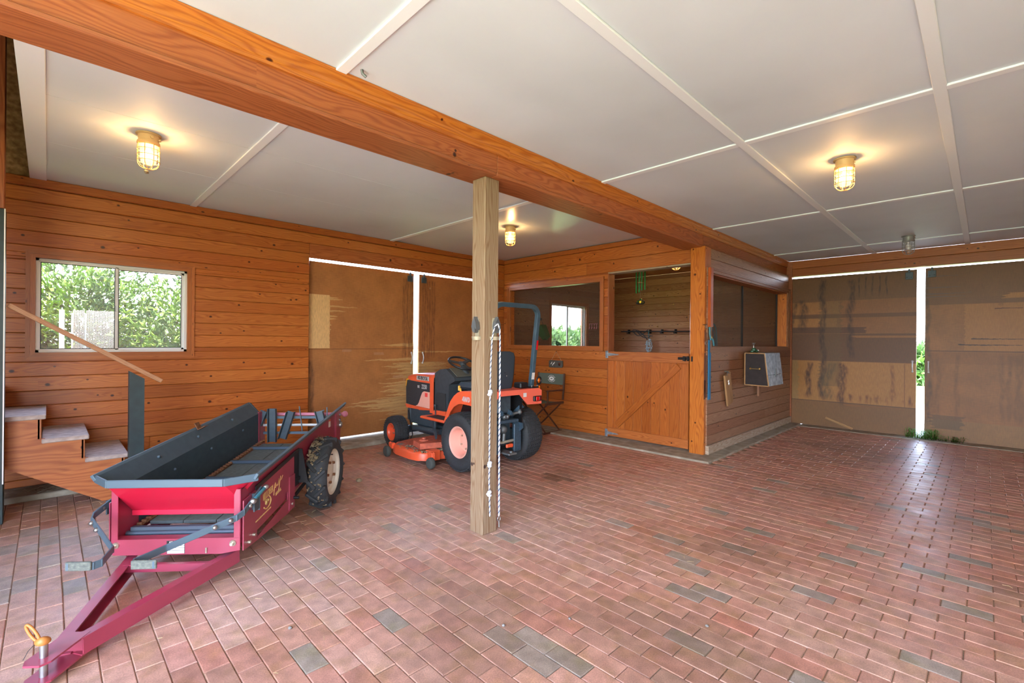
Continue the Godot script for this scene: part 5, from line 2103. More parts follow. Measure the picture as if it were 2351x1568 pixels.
	m.tube([Vector3(-0.2, 0.25, -1.42), Vector3(-0.2, 0.28, -0.75)], 0.035, 10)
	part("front_axle", m, M.frame_grey, t)
	m = MB.new()
	m.bar(Vector3(-0.24, 0.47, -1.46), Vector3(-0.28, 0.18, -1.28), 0.011, 0.011)
	m.bar(Vector3(-0.28, 0.18, -1.28), Vector3(-0.42, 0.13, -1.12), 0.011, 0.011)
	part("mower_linkage", m, M.iron, t)
	m = MB.new()
	m.bar(Vector3(-0.30, 0.40, -0.78), Vector3(-0.40, 0.27, -0.55), 0.02, 0.05)
	part("lift_strut", m, M.frame_grey, t)
	# dashboard cowl
	m = side_plate([Vector2(-0.84, 0.535), Vector2(-0.84, 1.0), Vector2(-0.73, 1.052), Vector2(-0.60, 1.065), Vector2(-0.43, 0.965), Vector2(-0.42, 0.93), Vector2(-0.53, 0.88), Vector2(-0.56, 0.56)], 0.0, 0.47)
	var cowl := part("cowl", m, M.char, t)
	for sx in [-1.0, 1.0]:
		m = side_plate([Vector2(-0.80, 0.56), Vector2(-0.80, 0.745), Vector2(-0.77, 0.765), Vector2(-0.60, 0.765), Vector2(-0.585, 0.56)], sx * 0.239, 0.012)
		part("knee_panel", m, M.black_soft, cowl)
	m = MB.new()
	m.xf = Transform3D(Basis(Vector3(1, 0, 0), 0.53), Vector3(0, 1.022, -0.515))
	m.lh(Vector3(-0.19, -0.004, -0.10), Vector3(0.19, 0.006, 0.09), 0.004)
	part("instrument_panel", m, M.instrument, cowl)
	m = MB.new()
	m.tube([Vector3(0, 0.96, -0.50), Vector3(0, 1.06, -0.55), Vector3(0, 1.115, -0.585)], [0.05, 0.04, 0.03], 12)
	part("steering_column", m, M.char, t)
	var sw := Node3D.new()
	sw.name = "steering_wheel"
	t.add_child(sw)
	sw.position = Vector3(0.0, 1.128, -0.59)
	sw.rotation_degrees = Vector3(24, 0, 0)
	m = MB.new()
	var ring := []
	for k in 32:
		ring.append(Vector3(cos(TAU * k / 32) * 0.172, 0.0, sin(TAU * k / 32) * 0.172))
	m.tube(ring, 0.0135, 10, true)
	part("rim", m, M.black, sw)
	m = MB.new()
	m.ball(Vector3(0, -0.008, 0), Vector3(0.055, 0.02, 0.055), 16, 8)
	for an in [PI / 2.0, PI * 1.15, -PI * 0.15]:
		var d := Vector3(cos(an), 0, sin(an))
		m.bar(d * 0.03 - Vector3(0, 0.006, 0), d * 0.168, 0.055, 0.012, 0.004)
	part("spokes", m, M.black_soft, sw)
	# seat
	m = MB.new()
	var rows := []
	for q in [[0.83, 0.16, 0.0], [0.86, 0.205, 0.0], [0.95, 0.22, 0.012], [1.10, 0.222, 0.03], [1.22, 0.215, 0.045], [1.27, 0.19, 0.05], [1.287, 0.13, 0.05]]:
		var r := []
		for p in [[-1.0, -0.6], [-1.0, 0.6], [-0.85, 1.0], [0.0, 1.12], [0.85, 1.0], [1.0, 0.6], [1.0, -0.6], [0.85, -1.0], [0.0, -0.8], [-0.85, -1.0]]:
			r.append(Vector3(p[0] * q[1], q[0], 0.055 + q[2] + p[1] * 0.05))
		rows.append(r)
	m.loft(rows, true, true)
	var seat := part("seat_back", m, M.seat_grey, t)
	for sx in [-0.06, 0.06]:
		m = MB.new()
		m.ball(Vector3(sx, 1.06, 0.124), Vector3(0.016, 0.03, 0.014), 10, 6)
		part("dimple", m, M.seat_grey, seat)
		m = MB.new()
		m.ball(Vector3(sx * 0.9 + 0.03, 1.01, 0.133), Vector3(0.007, 0.007, 0.005), 8, 5)
		part("stud", m, M.silver, seat)
	m = MB.new()
	m.lh(Vector3(-0.215, 0.84, -0.40), Vector3(0.215, 0.925, 0.05), 0.03)
	part("seat_cushion", m, M.seat_grey, t)
	m = MB.new()
	m.lh(Vector3(-0.17, 0.72, -0.32), Vector3(0.17, 0.845, 0.08), 0.01)
	part("seat_base", m, M.black, t)
	# fenders and rear apron
	for sx in [-1.0, 1.0]:
		var outer := [Vector2(-0.345, 0.50), Vector2(-0.285, 0.623), Vector2(-0.26, 0.674), Vector2(-0.228, 0.726), Vector2(-0.163, 0.79), Vector2(-0.10, 0.83), Vector2(-0.036, 0.852), Vector2(0.13, 0.862), Vector2(0.275, 0.855)]
		var inner := [Vector2(0.285, 0.69), Vector2(0.20, 0.705), Vector2(0.127, 0.717), Vector2(-0.02, 0.720), Vector2(-0.08, 0.712), Vector2(-0.16, 0.675), Vector2(-0.226, 0.615), Vector2(-0.265, 0.557), Vector2(-0.29, 0.50)]
		m = side_plate(outer + inner, sx * 0.425, 0.012)
		var fd := part("fender", m, M.orange, t)
		m = MB.new()
		var top := []
		for p in outer:
			top.append(Vector2(p.x, p.y))
		m.xf = Transform3D(Basis(Vector3(0, 0, 1), Vector3(0, 1, 0), Vector3(-1, 0, 0)), Vector3())
		m.ribbon(top, 0.008, -sx * 0.43, -sx * 0.235)
		part("fender_top", m, M.orange, fd)
		m = side_plate([Vector2(-0.40, 0.50), Vector2(-0.42, 0.60), Vector2(-0.30, 0.82), Vector2(-0.05, 0.86), Vector2(0.24, 0.86), Vector2(0.24, 0.45), Vector2(-0.2, 0.45)], sx * 0.225, 0.01)
		part("inner_guard", m, M.black, fd)
		if sx < 0.0:
			var dl := lettering("4WD", 0.075, 0.002, M.silver, fd, Vector3(-0.4335, 0.775, 0.06), Vector3(0, -90, 0), 0.85)
			dl.name = "lettering"
		# step
		m = side_plate([Vector2(-0.835, 0.47), Vector2(-0.84, 0.515), Vector2(-0.80, 0.548), Vector2(-0.56, 0.555), Vector2(-0.56, 0.50), Vector2(-0.30, 0.50), Vector2(-0.30, 0.467)], sx * 0.25, 0.03)
		part("step_web", m, M.orange, t)
		m = MB.new()
		m.lh(Vector3(sx * 0.235, 0.468, -0.835), Vector3(sx * 0.455, 0.498, -0.30), 0.014)
		part("step", m, M.orange, t)
		m = MB.new()
		m.lh(Vector3(sx * 0.25, 0.498, -0.72), Vector3(sx * 0.425, 0.503, -0.32), 0.002)
		part("step_mat", m, M.black_soft, t)
		# tail lamp
		m = MB.new()
		m.lh(Vector3(sx * 0.36, 0.715, 0.278), Vector3(sx * 0.485, 0.775, 0.305), 0.006)
		var tl := part("tail_lamp", m, M.black, t)
		m = MB.new()
		m.lh(Vector3(sx * 0.385, 0.722, 0.303), Vector3(sx * 0.44, 0.768, 0.312), 0.004)
		part("lens", m, M.red_lens, tl)
		m = MB.new()
		m.lh(Vector3(sx * 0.443, 0.725, 0.303), Vector3(sx * 0.478, 0.765, 0.309), 0.004)
		part("reflector", m, M.dark_red, tl)
		m = MB.new()
		m.lh(Vector3(0.44 if sx > 0.0 else -0.36, 0.83, 0.19), Vector3(0.52 if sx > 0.0 else -0.42, 0.885, 0.25), 0.01)
		part("turn_signal", m, M.amber, t)
		m = MB.new()
		var ct := Vector3(0.505 if sx > 0.0 else -0.39, 0.945, 0.235)
		var rg := []
		for k in 18:
			rg.append(ct + Vector3(cos(TAU * k / 18) * 0.036, sin(TAU * k / 18) * 0.042, 0))
		m.tube(rg, 0.010, 8, true)
		m.tube([ct + Vector3(-sx * 0.02, -0.04, 0), ct + Vector3(-sx * 0.05, -0.08, 0)], 0.008, 6)
		var sl := part("side_lamp", m, M.black, t)
		m = MB.new()
		m.ball(ct + Vector3(0, 0, -0.01), Vector3(0.032, 0.038, 0.016), 12, 8)
		part("lens", m, M.amber, sl)
		# roll bar feet
		m = MB.new()
		var fx := 0.42 if sx > 0.0 else -0.26
		m.lh(Vector3(fx - 0.06, 0.862, 0.12), Vector3(fx + 0.06, 0.882, 0.26), 0.004)
		part("roll_bar_foot", m, M.iron, t)
		for q in [[-0.045, 0.135], [0.045, 0.135], [-0.045, 0.245], [0.045, 0.245]]:
			bolts(t, "foot_bolt", M.steel_dull, [[Vector3(fx + q[0], 0.88, q[1]), Vector3.UP, 0.010, 0.014]])
		if sx > 0.0:
			m = MB.new()
			m.lh(Vector3(0.22, 0.865, 0.10), Vector3(0.35, 0.93, 0.22), 0.012)
			part("control_box", m, M.iron, t)
	m = MB.new()
	m.prism(PackedVector2Array([Vector2(-0.50, 0.68), Vector2(-0.505, 0.835), Vector2(-0.46, 0.86), Vector2(0.46, 0.86), Vector2(0.505, 0.835), Vector2(0.50, 0.68), Vector2(0.275, 0.685), Vector2(0.15, 0.805), Vector2(-0.15, 0.805), Vector2(-0.275, 0.685)]), 0.27, 0.282)
	var apron := part("rear_apron", m, M.orange_fade2, t)
	m = MB.new()
	m.lh(Vector3(-0.43, 0.852, 0.05), Vector3(0.43, 0.862, 0.275), 0.003)
	part("deck_plate", m, M.orange_fade2, t)
	m = MB.new()
	m.lh(Vector3(0.205, 0.775, 0.282), Vector3(0.255, 0.82, 0.2835))
	part("sticker", m, M.sticker, apron)
	# roll bar of square tube
	var rb := Node3D.new()
	rb.name = "roll_bar"
	t.add_child(rb)
	m = MB.new()
	var path := [Vector3(-0.26, 0.88, 0.185), Vector3(-0.26, 1.68, 0.285)]
	for k in 7:
		var an := PI - PI / 2.0 * k / 6.0
		path.append(Vector3(-0.14 + 0.12 * cos(an), 1.69 + 0.11 * sin(an), 0.288 + 0.012 * k / 6.0))
	for k in 7:
		var an := PI / 2.0 - PI / 2.0 * k / 6.0
		path.append(Vector3(0.30 + 0.12 * cos(an), 1.69 + 0.11 * sin(an), 0.30 - 0.012 * k / 6.0))
	path.append(Vector3(0.42, 1.68, 0.285))
	path.append(Vector3(0.42, 0.88, 0.185))
	# a square section swept along the hoop, with softened corners
	var sec := []
	for k in path.size():
		var d: Vector3 = (path[mini(k + 1, path.size() - 1)] - path[maxi(k - 1, 0)]).normalized()
		var f := Vector3(0, 0.136, -0.99)
		f = (f - d * f.dot(d)).normalized()
		var g := d.cross(f)
		var r := []
		for q in [[-1.0, -0.8], [-0.8, -1.0], [0.8, -1.0], [1.0, -0.8], [1.0, 0.8], [0.8, 1.0], [-0.8, 1.0], [-1.0, 0.8]]:
			r.append(path[k] + f * q[0] * 0.026 + g * q[1] * 0.026)
		sec.append(r)
	m.loft(sec, true, true)
	part("hoop", m, M.rops, rb)
	for sx in [-1.0, 1.0]:
		m = MB.new()
		m.lh(Vector3(-0.012, -0.055, -0.001), Vector3(0.012, 0.055, 0.002))
		var rt := part("reflective_tape", m, M.red_lens, rb, "red reflective tape")
		rt.position = Vector3(0.432 if sx > 0.0 else -0.272, 1.36, 0.272)
		rt.rotation_degrees = Vector3(8, 0, 0)
		m = MB.new()
		m.lh(Vector3(-0.022, -0.04, 0), Vector3(0.022, 0.04, 0.002))
		var st := part("sticker", m, M.sticker, rb)
		st.position = Vector3(0.415 if sx > 0.0 else -0.255, 1.0, 0.226)
		st.rotation_degrees = Vector3(8, 0, 0)
	# gearbox, linkage and hitch at the back
	m = MB.new()
	m.lh(Vector3(-0.16, 0.22, -0.30), Vector3(0.16, 0.60, 0.14), 0.03)
	m.tube([Vector3(-0.28, 0.315, 0), Vector3(0.28, 0.315, 0)], 0.075, 14)
	part("gearbox", m, M.frame_grey, t)
	m = MB.new()
	m.lh(Vector3(-0.10, 0.60, 0.0), Vector3(0.10, 0.80, 0.20), 0.015)
	part("hydraulic_case", m, M.frame_grey, t)
	for sx in [-1.0, 1.0]:
		m = side_plate([Vector2(0.14, 0.17), Vector2(0.14, 0.49), Vector2(0.30, 0.49), Vector2(0.30, 0.43), Vector2(0.24, 0.38), Vector2(0.24, 0.17), Vector2(0.20, 0.15)], sx * 0.185, 0.02)
		part("hitch_plate", m, M.hitch_blue, t)
		m = MB.new()
		m.lh(Vector3(sx * 0.10, 0.17, 0.235), Vector3(sx * 0.21, 0.48, 0.25), 0.006)
		m.bolt(Vector3(sx * 0.13, 0.45, 0.25), Vector3(0, 0, 1), 0.012, 0.01)
		m.bolt(Vector3(sx * 0.18, 0.45, 0.25), Vector3(0, 0, 1), 0.012, 0.01)
		part("hitch_face", m, M.hitch_blue, t)
		m = MB.new()
		m.bar(Vector3(sx * 0.05, 0.67, 0.05), Vector3(sx * 0.06, 0.60, 0.24), 0.018, 0.055, 0.006)
		m.bolt(Vector3(sx * 0.06, 0.60, 0.24), Vector3(sx, 0, 0), 0.02, 0.014)
		part("top_link_lug", m, M.hitch_blue, t)
		m = MB.new()
		m.tube([Vector3(sx * 0.02, 0.56, 0.16), Vector3(sx * 0.20, 0.60, 0.22)], 0.016, 8)
		m.ball(Vector3(sx * 0.21, 0.602, 0.225), Vector3(0.03, 0.03, 0.02), 10, 6)
		m.ball(Vector3(sx * 0.02, 0.565, 0.22), Vector3(0.028, 0.028, 0.02), 10, 6)
		part("lift_arm", m, M.steel_dull, t)
		m = MB.new()
		m.bar(Vector3(sx * 0.19, 0.52, 0.06), Vector3(sx * 0.24, 0.68, 0.24), 0.02, 0.05, 0.004)
		for q in [[0.225, 0.62, 0.20], [0.24, 0.66, 0.24]]:
			m.bolt(Vector3(sx * q[0], q[1], q[2]), Vector3(0, 0, 1), 0.012, 0.012)
		part("lift_link", m, M.hitch_blue, t)
	m = MB.new()
	m.lh(Vector3(-0.12, 0.50, 0.12), Vector3(0.16, 0.535, 0.26), 0.006)
	part("cross_shelf", m, M.hitch_blue, t)
	m = MB.new()
	m.ball(Vector3(0.0, 0.42, 0.17), Vector3(0.05, 0.05, 0.05), 12, 8)
	m.tube([Vector3(-0.02, 0.27, 0.2), Vector3(-0.01, 0.38, 0.2)], 0.022, 10)
	part("power_take_off", m, M.steel_dull, t)
	m = MB.new()
	m.tube([Vector3(-0.20, 0.285, 0.22), Vector3(0.13, 0.295, 0.22)], 0.015, 8)
	part("hitch_bar", m, M.zinc_dull, t)
	m = MB.new()
	m.lh(Vector3(-0.06, 0.165, 0.10), Vector3(0.06, 0.185, 0.34), 0.004)
	m.bolt(Vector3(0.0, 0.185, 0.31), Vector3.UP, 0.02, 0.02)
	part("tow_bar", m, M.steel_dull, t)
	m = MB.new()
	m.lh(Vector3(0.02, 0.215, 0.19), Vector3(0.12, 0.255, 0.22), 0.008)
	part("guard", m, M.orange, t)
	# controls by the seat
	m = MB.new()
	m.tube([Vector3(-0.27, 0.80, -0.24), Vector3(-0.275, 0.86, -0.26)], 0.012, 8)
	m.lh(Vector3(-0.292, 0.83, -0.285), Vector3(-0.262, 0.892, -0.265), 0.008)
	part("lever_knob", m, M.yellow, t, "yellow lever knob")
	m = MB.new()
	m.tube([Vector3(-0.262, 0.60, -0.78), Vector3(-0.29, 0.56, -0.74), Vector3(-0.30, 0.49, -0.72)], 0.008, 6)
	m.ball(Vector3(-0.262, 0.605, -0.785), Vector3(0.02, 0.024, 0.02), 10, 6)
	part("clutch_pedal", m, M.char, t)
	# mower deck
	var d := Node3D.new()
	d.name = "mower_deck"
	t.add_child(d)
	var line := [[-0.69, -0.50], [-0.715, -0.62], [-0.715, -0.93], [-0.68, -1.06], [-0.59, -1.15], [-0.42, -1.20], [0.42, -1.20], [0.59, -1.15], [0.68, -1.06], [0.715, -0.93], [0.715, -0.60], [0.66, -0.44], [0.40, -0.36], [-0.36, -0.36], [-0.46, -0.42], [-0.60, -0.42]]
	var r0 := []
	var r1 := []
	var r2 := []
	var r3 := []
	var ct2 := Vector3(0, 0, -0.79)
	for q in line:
		var p := Vector3(q[0], 0, q[1])
		var inn := (p - ct2)
		r0.append(p + Vector3(0, 0.055, 0))
		r1.append(p + Vector3(0, 0.125, 0))
		r2.append(ct2 + inn * 0.975 + Vector3(0, 0.148, 0))
		r3.append(ct2 + inn * 0.93 + Vector3(0, 0.155, 0))
	m = MB.new()
	m.loft([r0, r1, r2, r3], true)
	part("skirt", m, M.orange, d)
	m = MB.new()
	var tp := PackedVector2Array()
	for p in r3:
		tp.append(Vector2(p.x, -p.z))
	m.xf = Transform3D(Basis(Vector3(1, 0, 0), -PI / 2.0), Vector3())
	m.prism(tp, 0.146, 0.1555)
	part("top_plate", m, M.orange_dust, d)
	m = MB.new()
	m.xf = Transform3D(Basis(Vector3(1, 0, 0), -PI / 2.0), Vector3())
	m.prism(PackedVector2Array([Vector2(-0.63, 0.53), Vector2(-0.58, 0.76), Vector2(-0.42, 0.84), Vector2(0.42, 0.84), Vector2(0.58, 0.76), Vector2(0.62, 0.52), Vector2(0.3, 0.42), Vector2(-0.3, 0.42)]), 0.168, 0.232)
	part("belt_cover", m, M.orange_dust, d)
	m = MB.new()
	m.lathe([Vector2(0.055, 0), Vector2(0.05, 0.012), Vector2(0.022, 0.02), Vector2(0.02, 0.035), Vector2(0, 0.035)], 16)
	var sp2 := part("spindle_cap", m, M.orange_dust, d)
	sp2.position = Vector3(-0.50, 0.232, -0.66)
	m = MB.new()
	m.lh(Vector3(-0.60, 0.06, -0.46), Vector3(-0.47, 0.17, -0.36), 0.004)
	part("caster_bracket", m, M.orange, d)
	for q in [[-0.645, 0.062, -0.285], [-0.735, 0.066, -1.10], [0.735, 0.066, -1.10], [0.645, 0.062, -0.285]]:
		m = MB.new()
		m.xf = Transform3D(Basis(Vector3(0, 0, 1), -PI / 2.0), Vector3(q[0], q[1], q[2]))
		m.lathe([Vector2(0, -0.028), Vector2(0.03, -0.028), Vector2(0.055, -0.026), Vector2(q[1] - 0.001, -0.016), Vector2(q[1] - 0.001, 0.016), Vector2(0.055, 0.026), Vector2(0.03, 0.028), Vector2(0, 0.028)], 24, true)
		part("gauge_wheel", m, M.rubber_dirty, d)
		m = MB.new()
		var s2 := signf(-q[0])
		m.lh(Vector3(q[0] + s2 * 0.035, q[1] - 0.01, q[2] - 0.012), Vector3(q[0] + s2 * 0.047, 0.175, q[2] + 0.012), 0.002)
		m.lh(Vector3(q[0] + s2 * 0.03, 0.10, q[2] - 0.02), Vector3(q[0] + s2 * 0.075, 0.165, q[2] - 0.10 if q[2] > -0.5 else q[2] + 0.06), 0.003)
		part("wheel_arm", m, M.orange, d)
	for q in [[-0.655, -0.97, 0.09, 0.06, 25.0], [-0.625, -0.80, 0.09, 0.09, 18.0], [-0.60, -0.655, 0.10, 0.08, 12.0]]:
		m = MB.new()
		m.lh(Vector3(-q[2] / 2.0, 0, -q[3] / 2.0), Vector3(q[2] / 2.0, 0.001, q[3] / 2.0))
		var sk := part("decal", m, M.decal_grey, d)
		sk.position = Vector3(q[0] + 0.03, 0.1558, q[1])
		sk.rotation_degrees.y = q[4]
	# clippings caked on the deck
	m = MB.new()
	for k in 70:
		m.ball(Vector3(R(-0.66, -0.2), 0.158, R(-0.48, -0.38)), Vector3(R(0.006, 0.02), R(0.003, 0.01), R(0.006, 0.02)), 5, 4)
	for k in 30:
		m.ball(Vector3(R(-0.72, -0.56), 0.168, R(-0.86, -0.5)) * Vector3(1, 0.95, 1), Vector3(R(0.004, 0.012), R(0.003, 0.006), R(0.004, 0.012)), 5, 4)
	part("caked_clippings", m, M.mud, d).set_meta("kind", "stuff")


# ---------------------------------------------------------------- small things
func cord(parent: Node, called: String, pts: Array, r: float, mt: Material, label := "") -> MeshInstance3D:
	var m := MB.new()
	m.tube(pts, r, 6)
	return part(called, m, mt, parent, label)


# twisted two-colour rope along a path
func twisted(parent: Node, pts: Array, r: float, called := "strand"):
	var dense := []
	for k in pts.size() - 1:
		var steps := maxi(2, int((pts[k + 1] - pts[k]).length() / 0.007))
		for i in steps:
			dense.append(pts[k].lerp(pts[k + 1], float(i) / steps))
	dense.append(pts[pts.size() - 1])
	for s in 3:
		var p := []
		for k in dense.size():
			var an := k * 1.1 + TAU * s / 3.0
			p.append(dense[k] + Vector3(cos(an), 0, sin(an)) * r * 0.5)
		var m := MB.new()
		m.tube(p, r * 0.62, 6)
		part(called, m, M.rope if s != 1 else M.rope_blue, parent)


func build_small_things():
	var m: MB
	# horse-head hooks on the post
	var spots := [[P(2.221, 1.42, 2.605), -90.0, "cast horse-head hook on the bare face of the post"], [P(2.318, 1.42, 2.534), 0.0, "cast horse-head hook on the post with the rope looped over it"]]
	for q in spots:
		var h := thing("horse_head_hook", q[2], "hook", q[0], q[1], "horse-head hooks on the post")
		m = MB.new()
		m.prism(PackedVector2Array([Vector2(-0.02, 0.0), Vector2(0.02, 0.0), Vector2(0.02, 0.13), Vector2(0.012, 0.15), Vector2(-0.012, 0.15), Vector2(-0.02, 0.13)]), 0.0, 0.005)
		part("plate", m, M.zinc_old, h)
		m = MB.new()
		m.prism(PackedVector2Array([Vector2(-0.012, 0.055), Vector2(0.008, 0.04), Vector2(0.018, 0.05), Vector2(0.014, 0.08), Vector2(0.028, 0.06), Vector2(0.034, 0.07), Vector2(0.026, 0.115), Vector2(0.012, 0.14), Vector2(0.006, 0.158), Vector2(0.0, 0.142), Vector2(-0.016, 0.118), Vector2(-0.022, 0.085)]), 0.006, 0.04)
		part("horse_head", m, M.pewter, h)
		m = MB.new()
		var arc := []
		for k in 11:
			var an := PI * k / 10.0
			arc.append(Vector2(cos(an) * 0.04, -0.012 - sin(an) * 0.004))
		var half := []
		for k in 13:
			var an := PI * k / 12.0
			half.append([Vector3(cos(an) * 0.04, 0.014, sin(an) * 0.045), Vector3(cos(an) * 0.036, -0.012, sin(an) * 0.036)])
		m.loft(half)
		part("cup", m, M.zinc_old, h)
	# rope over the hook, knotted strand and snap
	var rp := thing("lead_rope", "silver and blue twisted rope doubled over the post's hook", "rope", P(2.318, 0.0, 2.515))
	twisted(rp, [Vector3(0.0, 1.53, 0.02), Vector3(-0.03, 1.50, 0.02), Vector3(-0.045, 1.42, 0.012), Vector3(-0.055, 1.2, 0.01), Vector3(-0.06, 0.8, 0.01), Vector3(-0.06, 0.4, 0.01), Vector3(-0.05, 0.14, 0.01)], 0.0056)
	twisted(rp, [Vector3(0.0, 1.53, 0.02), Vector3(0.022, 1.49, 0.02), Vector3(0.032, 1.40, 0.014), Vector3(0.036, 1.1, 0.012), Vector3(0.034, 0.6, 0.012), Vector3(0.038, 0.12, 0.012)], 0.0066)
	for y in [1.03, 0.515, 0.305]:
		m = MB.new()
		for k in 3:
			m.ball(Vector3(-0.06 + R(-0.006, 0.006), y + (k - 1) * 0.012, 0.012), Vector3(0.02, 0.011, 0.016), 10, 6)
		part("knot", m, M.rope, rp)
	m = MB.new()
	var ring := []
	for k in 14:
		ring.append(Vector3(0.038 + cos(TAU * k / 14) * 0.013, 0.10 + sin(TAU * k / 14) * 0.016, 0.012))
	m.tube(ring, 0.0035, 6, true)
	m.tube([Vector3(0.038, 0.086, 0.012), Vector3(0.038, 0.04, 0.014)], 0.005, 8)
	part("snap", m, M.steel, rp)

	# director's chair against the stall
	var c := thing("directors_chair", "folding director's chair with green canvas back, against the pine stall boards", "chair", P(5.50, 0.0, 4.89))
	# local x = a, z = -b
	for s in [-1.0, 1.0]:
		m = wood(1)
		m.bar(Vector3(0.20, 0.50, s * 0.262), Vector3(0.225, 0.905, s * 0.27), 0.022, 0.026, 0.003, Vector3(1, 0, 0))
		part("back_post", m, M.dark_wood, c)
		m = wood(0)
		m.lh(Vector3(-0.19, 0.645, s * 0.262 - 0.02), Vector3(0.22, 0.663, s * 0.262 + 0.02), 0.003)
		part("armrest", m, M.dark_wood, c)
		m = wood(1)
		m.lh(Vector3(-0.17, 0.47, s * 0.262 - 0.01), Vector3(-0.148, 0.645, s * 0.262 + 0.01), 0.002)
		part("arm_post", m, M.dark_wood, c)
		m = wood(0)
		m.lh(Vector3(-0.20, 0.44, s * 0.255 - 0.014), Vector3(0.22, 0.475, s * 0.255 + 0.014), 0.003)
		part("seat_rail", m, M.dark_wood, c)
		m = wood(0)
		m.lh(Vector3(-0.22, 0.0, s * 0.225 - 0.012), Vector3(0.22, 0.028, s * 0.225 + 0.012), 0.003)
		part("foot_rail", m, M.dark_wood, c)
		for x in [-0.16, 0.17]:
			m = wood(2)
			m.bar(Vector3(x + s * 0.008, 0.028, -s * 0.225), Vector3(x + s * 0.008, 0.45, s * 0.245), 0.014, 0.028, 0.002, Vector3(1, 0, 0))
			part("leg", m, M.dark_wood, c)
	m = MB.new()
	var rows := []
	for k in 9:
		var w := k / 8.0 * 2.0 - 1.0
		var sag := 0.02 * (1.0 - w * w)
		rows.append([Vector3(0.214 + sag, 0.725, w * 0.275), Vector3(0.222 + sag, 0.895, w * 0.283)])
	m.loft(rows)
	var bk := part("canvas_back", m, M.canvas, c)
	m = MB.new()
	m.xf = Transform3D(Basis(Vector3(0, 0, 1), Vector3(0, 1, 0), Vector3(-1, 0, 0)), Vector3(0.2335, 0.812, 0.0))
	var ov := PackedVector2Array()
	for k in 24:
		ov.append(Vector2(cos(TAU * k / 24) * 0.052, sin(TAU * k / 24) * 0.034))
	m.prism(ov, 0.0, 0.001)
	part("emblem", m, M.white, bk, "white oval emblem with a dark horse")
	m = MB.new()
	m.xf = Transform3D(Basis(Vector3(0, 0, 1), Vector3(0, 1, 0), Vector3(-1, 0, 0)), Vector3(0.2322, 0.812, 0.0))
	m.prism(PackedVector2Array([Vector2(-0.022, -0.016), Vector2(-0.012, -0.002), Vector2(-0.02, 0.006), Vector2(-0.006, 0.008), Vector2(0.010, 0.006), Vector2(0.016, 0.017), Vector2(0.023, 0.012), Vector2(0.014, 0.002), Vector2(0.014, -0.014), Vector2(0.008, -0.004), Vector2(-0.006, -0.004)]), 0.0, 0.001)
	part("emblem_horse", m, M.dark_green, bk)
	for s in [-1.0, 1.0]:
		for k in 9:
			var an: float = lerpf(0.35, PI - 0.35, k / 8.0) * s
			m = MB.new()
			m.lh(Vector3(-0.0006, -0.006, -0.0045), Vector3(0.0006, 0.006, 0.0045))
			var g := part("emblem_mark", m, M.white, bk)
			g.position = Vector3(0.2325, 0.812 + sin(an) * 0.052, cos(an) * 0.072)
			g.rotation.x = -(an - PI / 2.0 * s)
	m = MB.new()
	rows = []
	for k in 7:
		var w := k / 6.0 * 2.0 - 1.0
		rows.append([Vector3(-0.20, 0.478 - 0.03 * (1.0 - w * w), w * 0.255), Vector3(0.20, 0.478 - 0.03 * (1.0 - w * w), w * 0.255)])
	m.loft(rows)
	part("canvas_seat", m, M.canvas, c)

	# slate plaque on a string
	var pl := thing("slate_plaque", "small painted slate plaque hanging by a string above the director's chair", "plaque", P(5.812, 1.045, 4.86))
	m = MB.new()
	m.xf = Transform3D(Basis(Vector3(0, 0, 1), Vector3(0, 1, 0), Vector3(-1, 0, 0)), Vector3())
	m.prism(PackedVector2Array([Vector2(-0.145, -0.05), Vector2(-0.13, -0.06), Vector2(0.12, -0.057), Vector2(0.145, -0.03), Vector2(0.14, 0.055), Vector2(-0.12, 0.06), Vector2(-0.145, 0.04)]), 0.0, 0.012)
	var sl := part("slate", m, M.slate, pl)
	for q in [[-0.09, 0.012, 35.0], [-0.06, -0.008, 30.0], [-0.035, 0.014, 38.0]]:
		m = MB.new()
		m.lh(Vector3(-0.001, -0.022, -0.006), Vector3(0.001, 0.022, 0.006))
		var st := part("painted_stroke", m, M.white, sl)
		st.position = Vector3(-0.0125, q[1], q[0])
		st.rotation_degrees.x = q[2]
	m = MB.new()
	m.ball(Vector3(-0.012, 0.0, 0.075), Vector3(0.003, 0.028, 0.024), 12, 8)
	part("painted_figure", m, M.brown_red, sl)
	cord(pl, "string", [Vector3(-0.006, 0.055, -0.10), Vector3(-0.004, 0.20, 0.0), Vector3(-0.006, 0.055, 0.11)], 0.0022, M.twine)
	m = MB.new()
	m.bolt(Vector3(0.006, 0.2, 0.0), Vector3(-1, 0, 0), 0.004, 0.02)
	part("nail", m, M.iron, pl)

	# feed box on the stall's aisle side
	var f := thing("feed_box", "wall-hung feed box with dark side panel and galvanised sloping lid", "feed box", P(7.0, 0.0, 2.392))
	# local x = a - 7.0, z = -(b - 2.42): outwards is +z
	var prof := PackedVector2Array([Vector2(0.0, 0.82), Vector2(0.31, 0.815), Vector2(0.29, 0.965), Vector2(0.255, 1.262), Vector2(0.0, 1.265)])
	for k in 2:
		m = MB.new()
		m.xf = Transform3D(Basis(Vector3(0, 0, 1), Vector3(0, 1, 0), Vector3(-1, 0, 0)), Vector3(0.0 if k == 0 else 0.62, 0, 0))
		m.prism(prof, -0.012, 0.0)
		part("side_panel", m, M.brown_box, f)
		var e := MB.new()
		for i in prof.size():
			var a := prof[i]
			var b := prof[(i + 1) % prof.size()]
			e.bar(Vector3((-0.004 if k == 0 else 0.612), a.y, a.x), Vector3((-0.004 if k == 0 else 0.612), b.y, b.x), 0.016, 0.014, 0.002)
		part("edge_strip", e, M.oldwood, f)
	m = MB.new()
	m.bar(Vector3(0.31, 0.825, 0.0), Vector3(0.31, 0.825, 0.31), 0.61, 0.015)
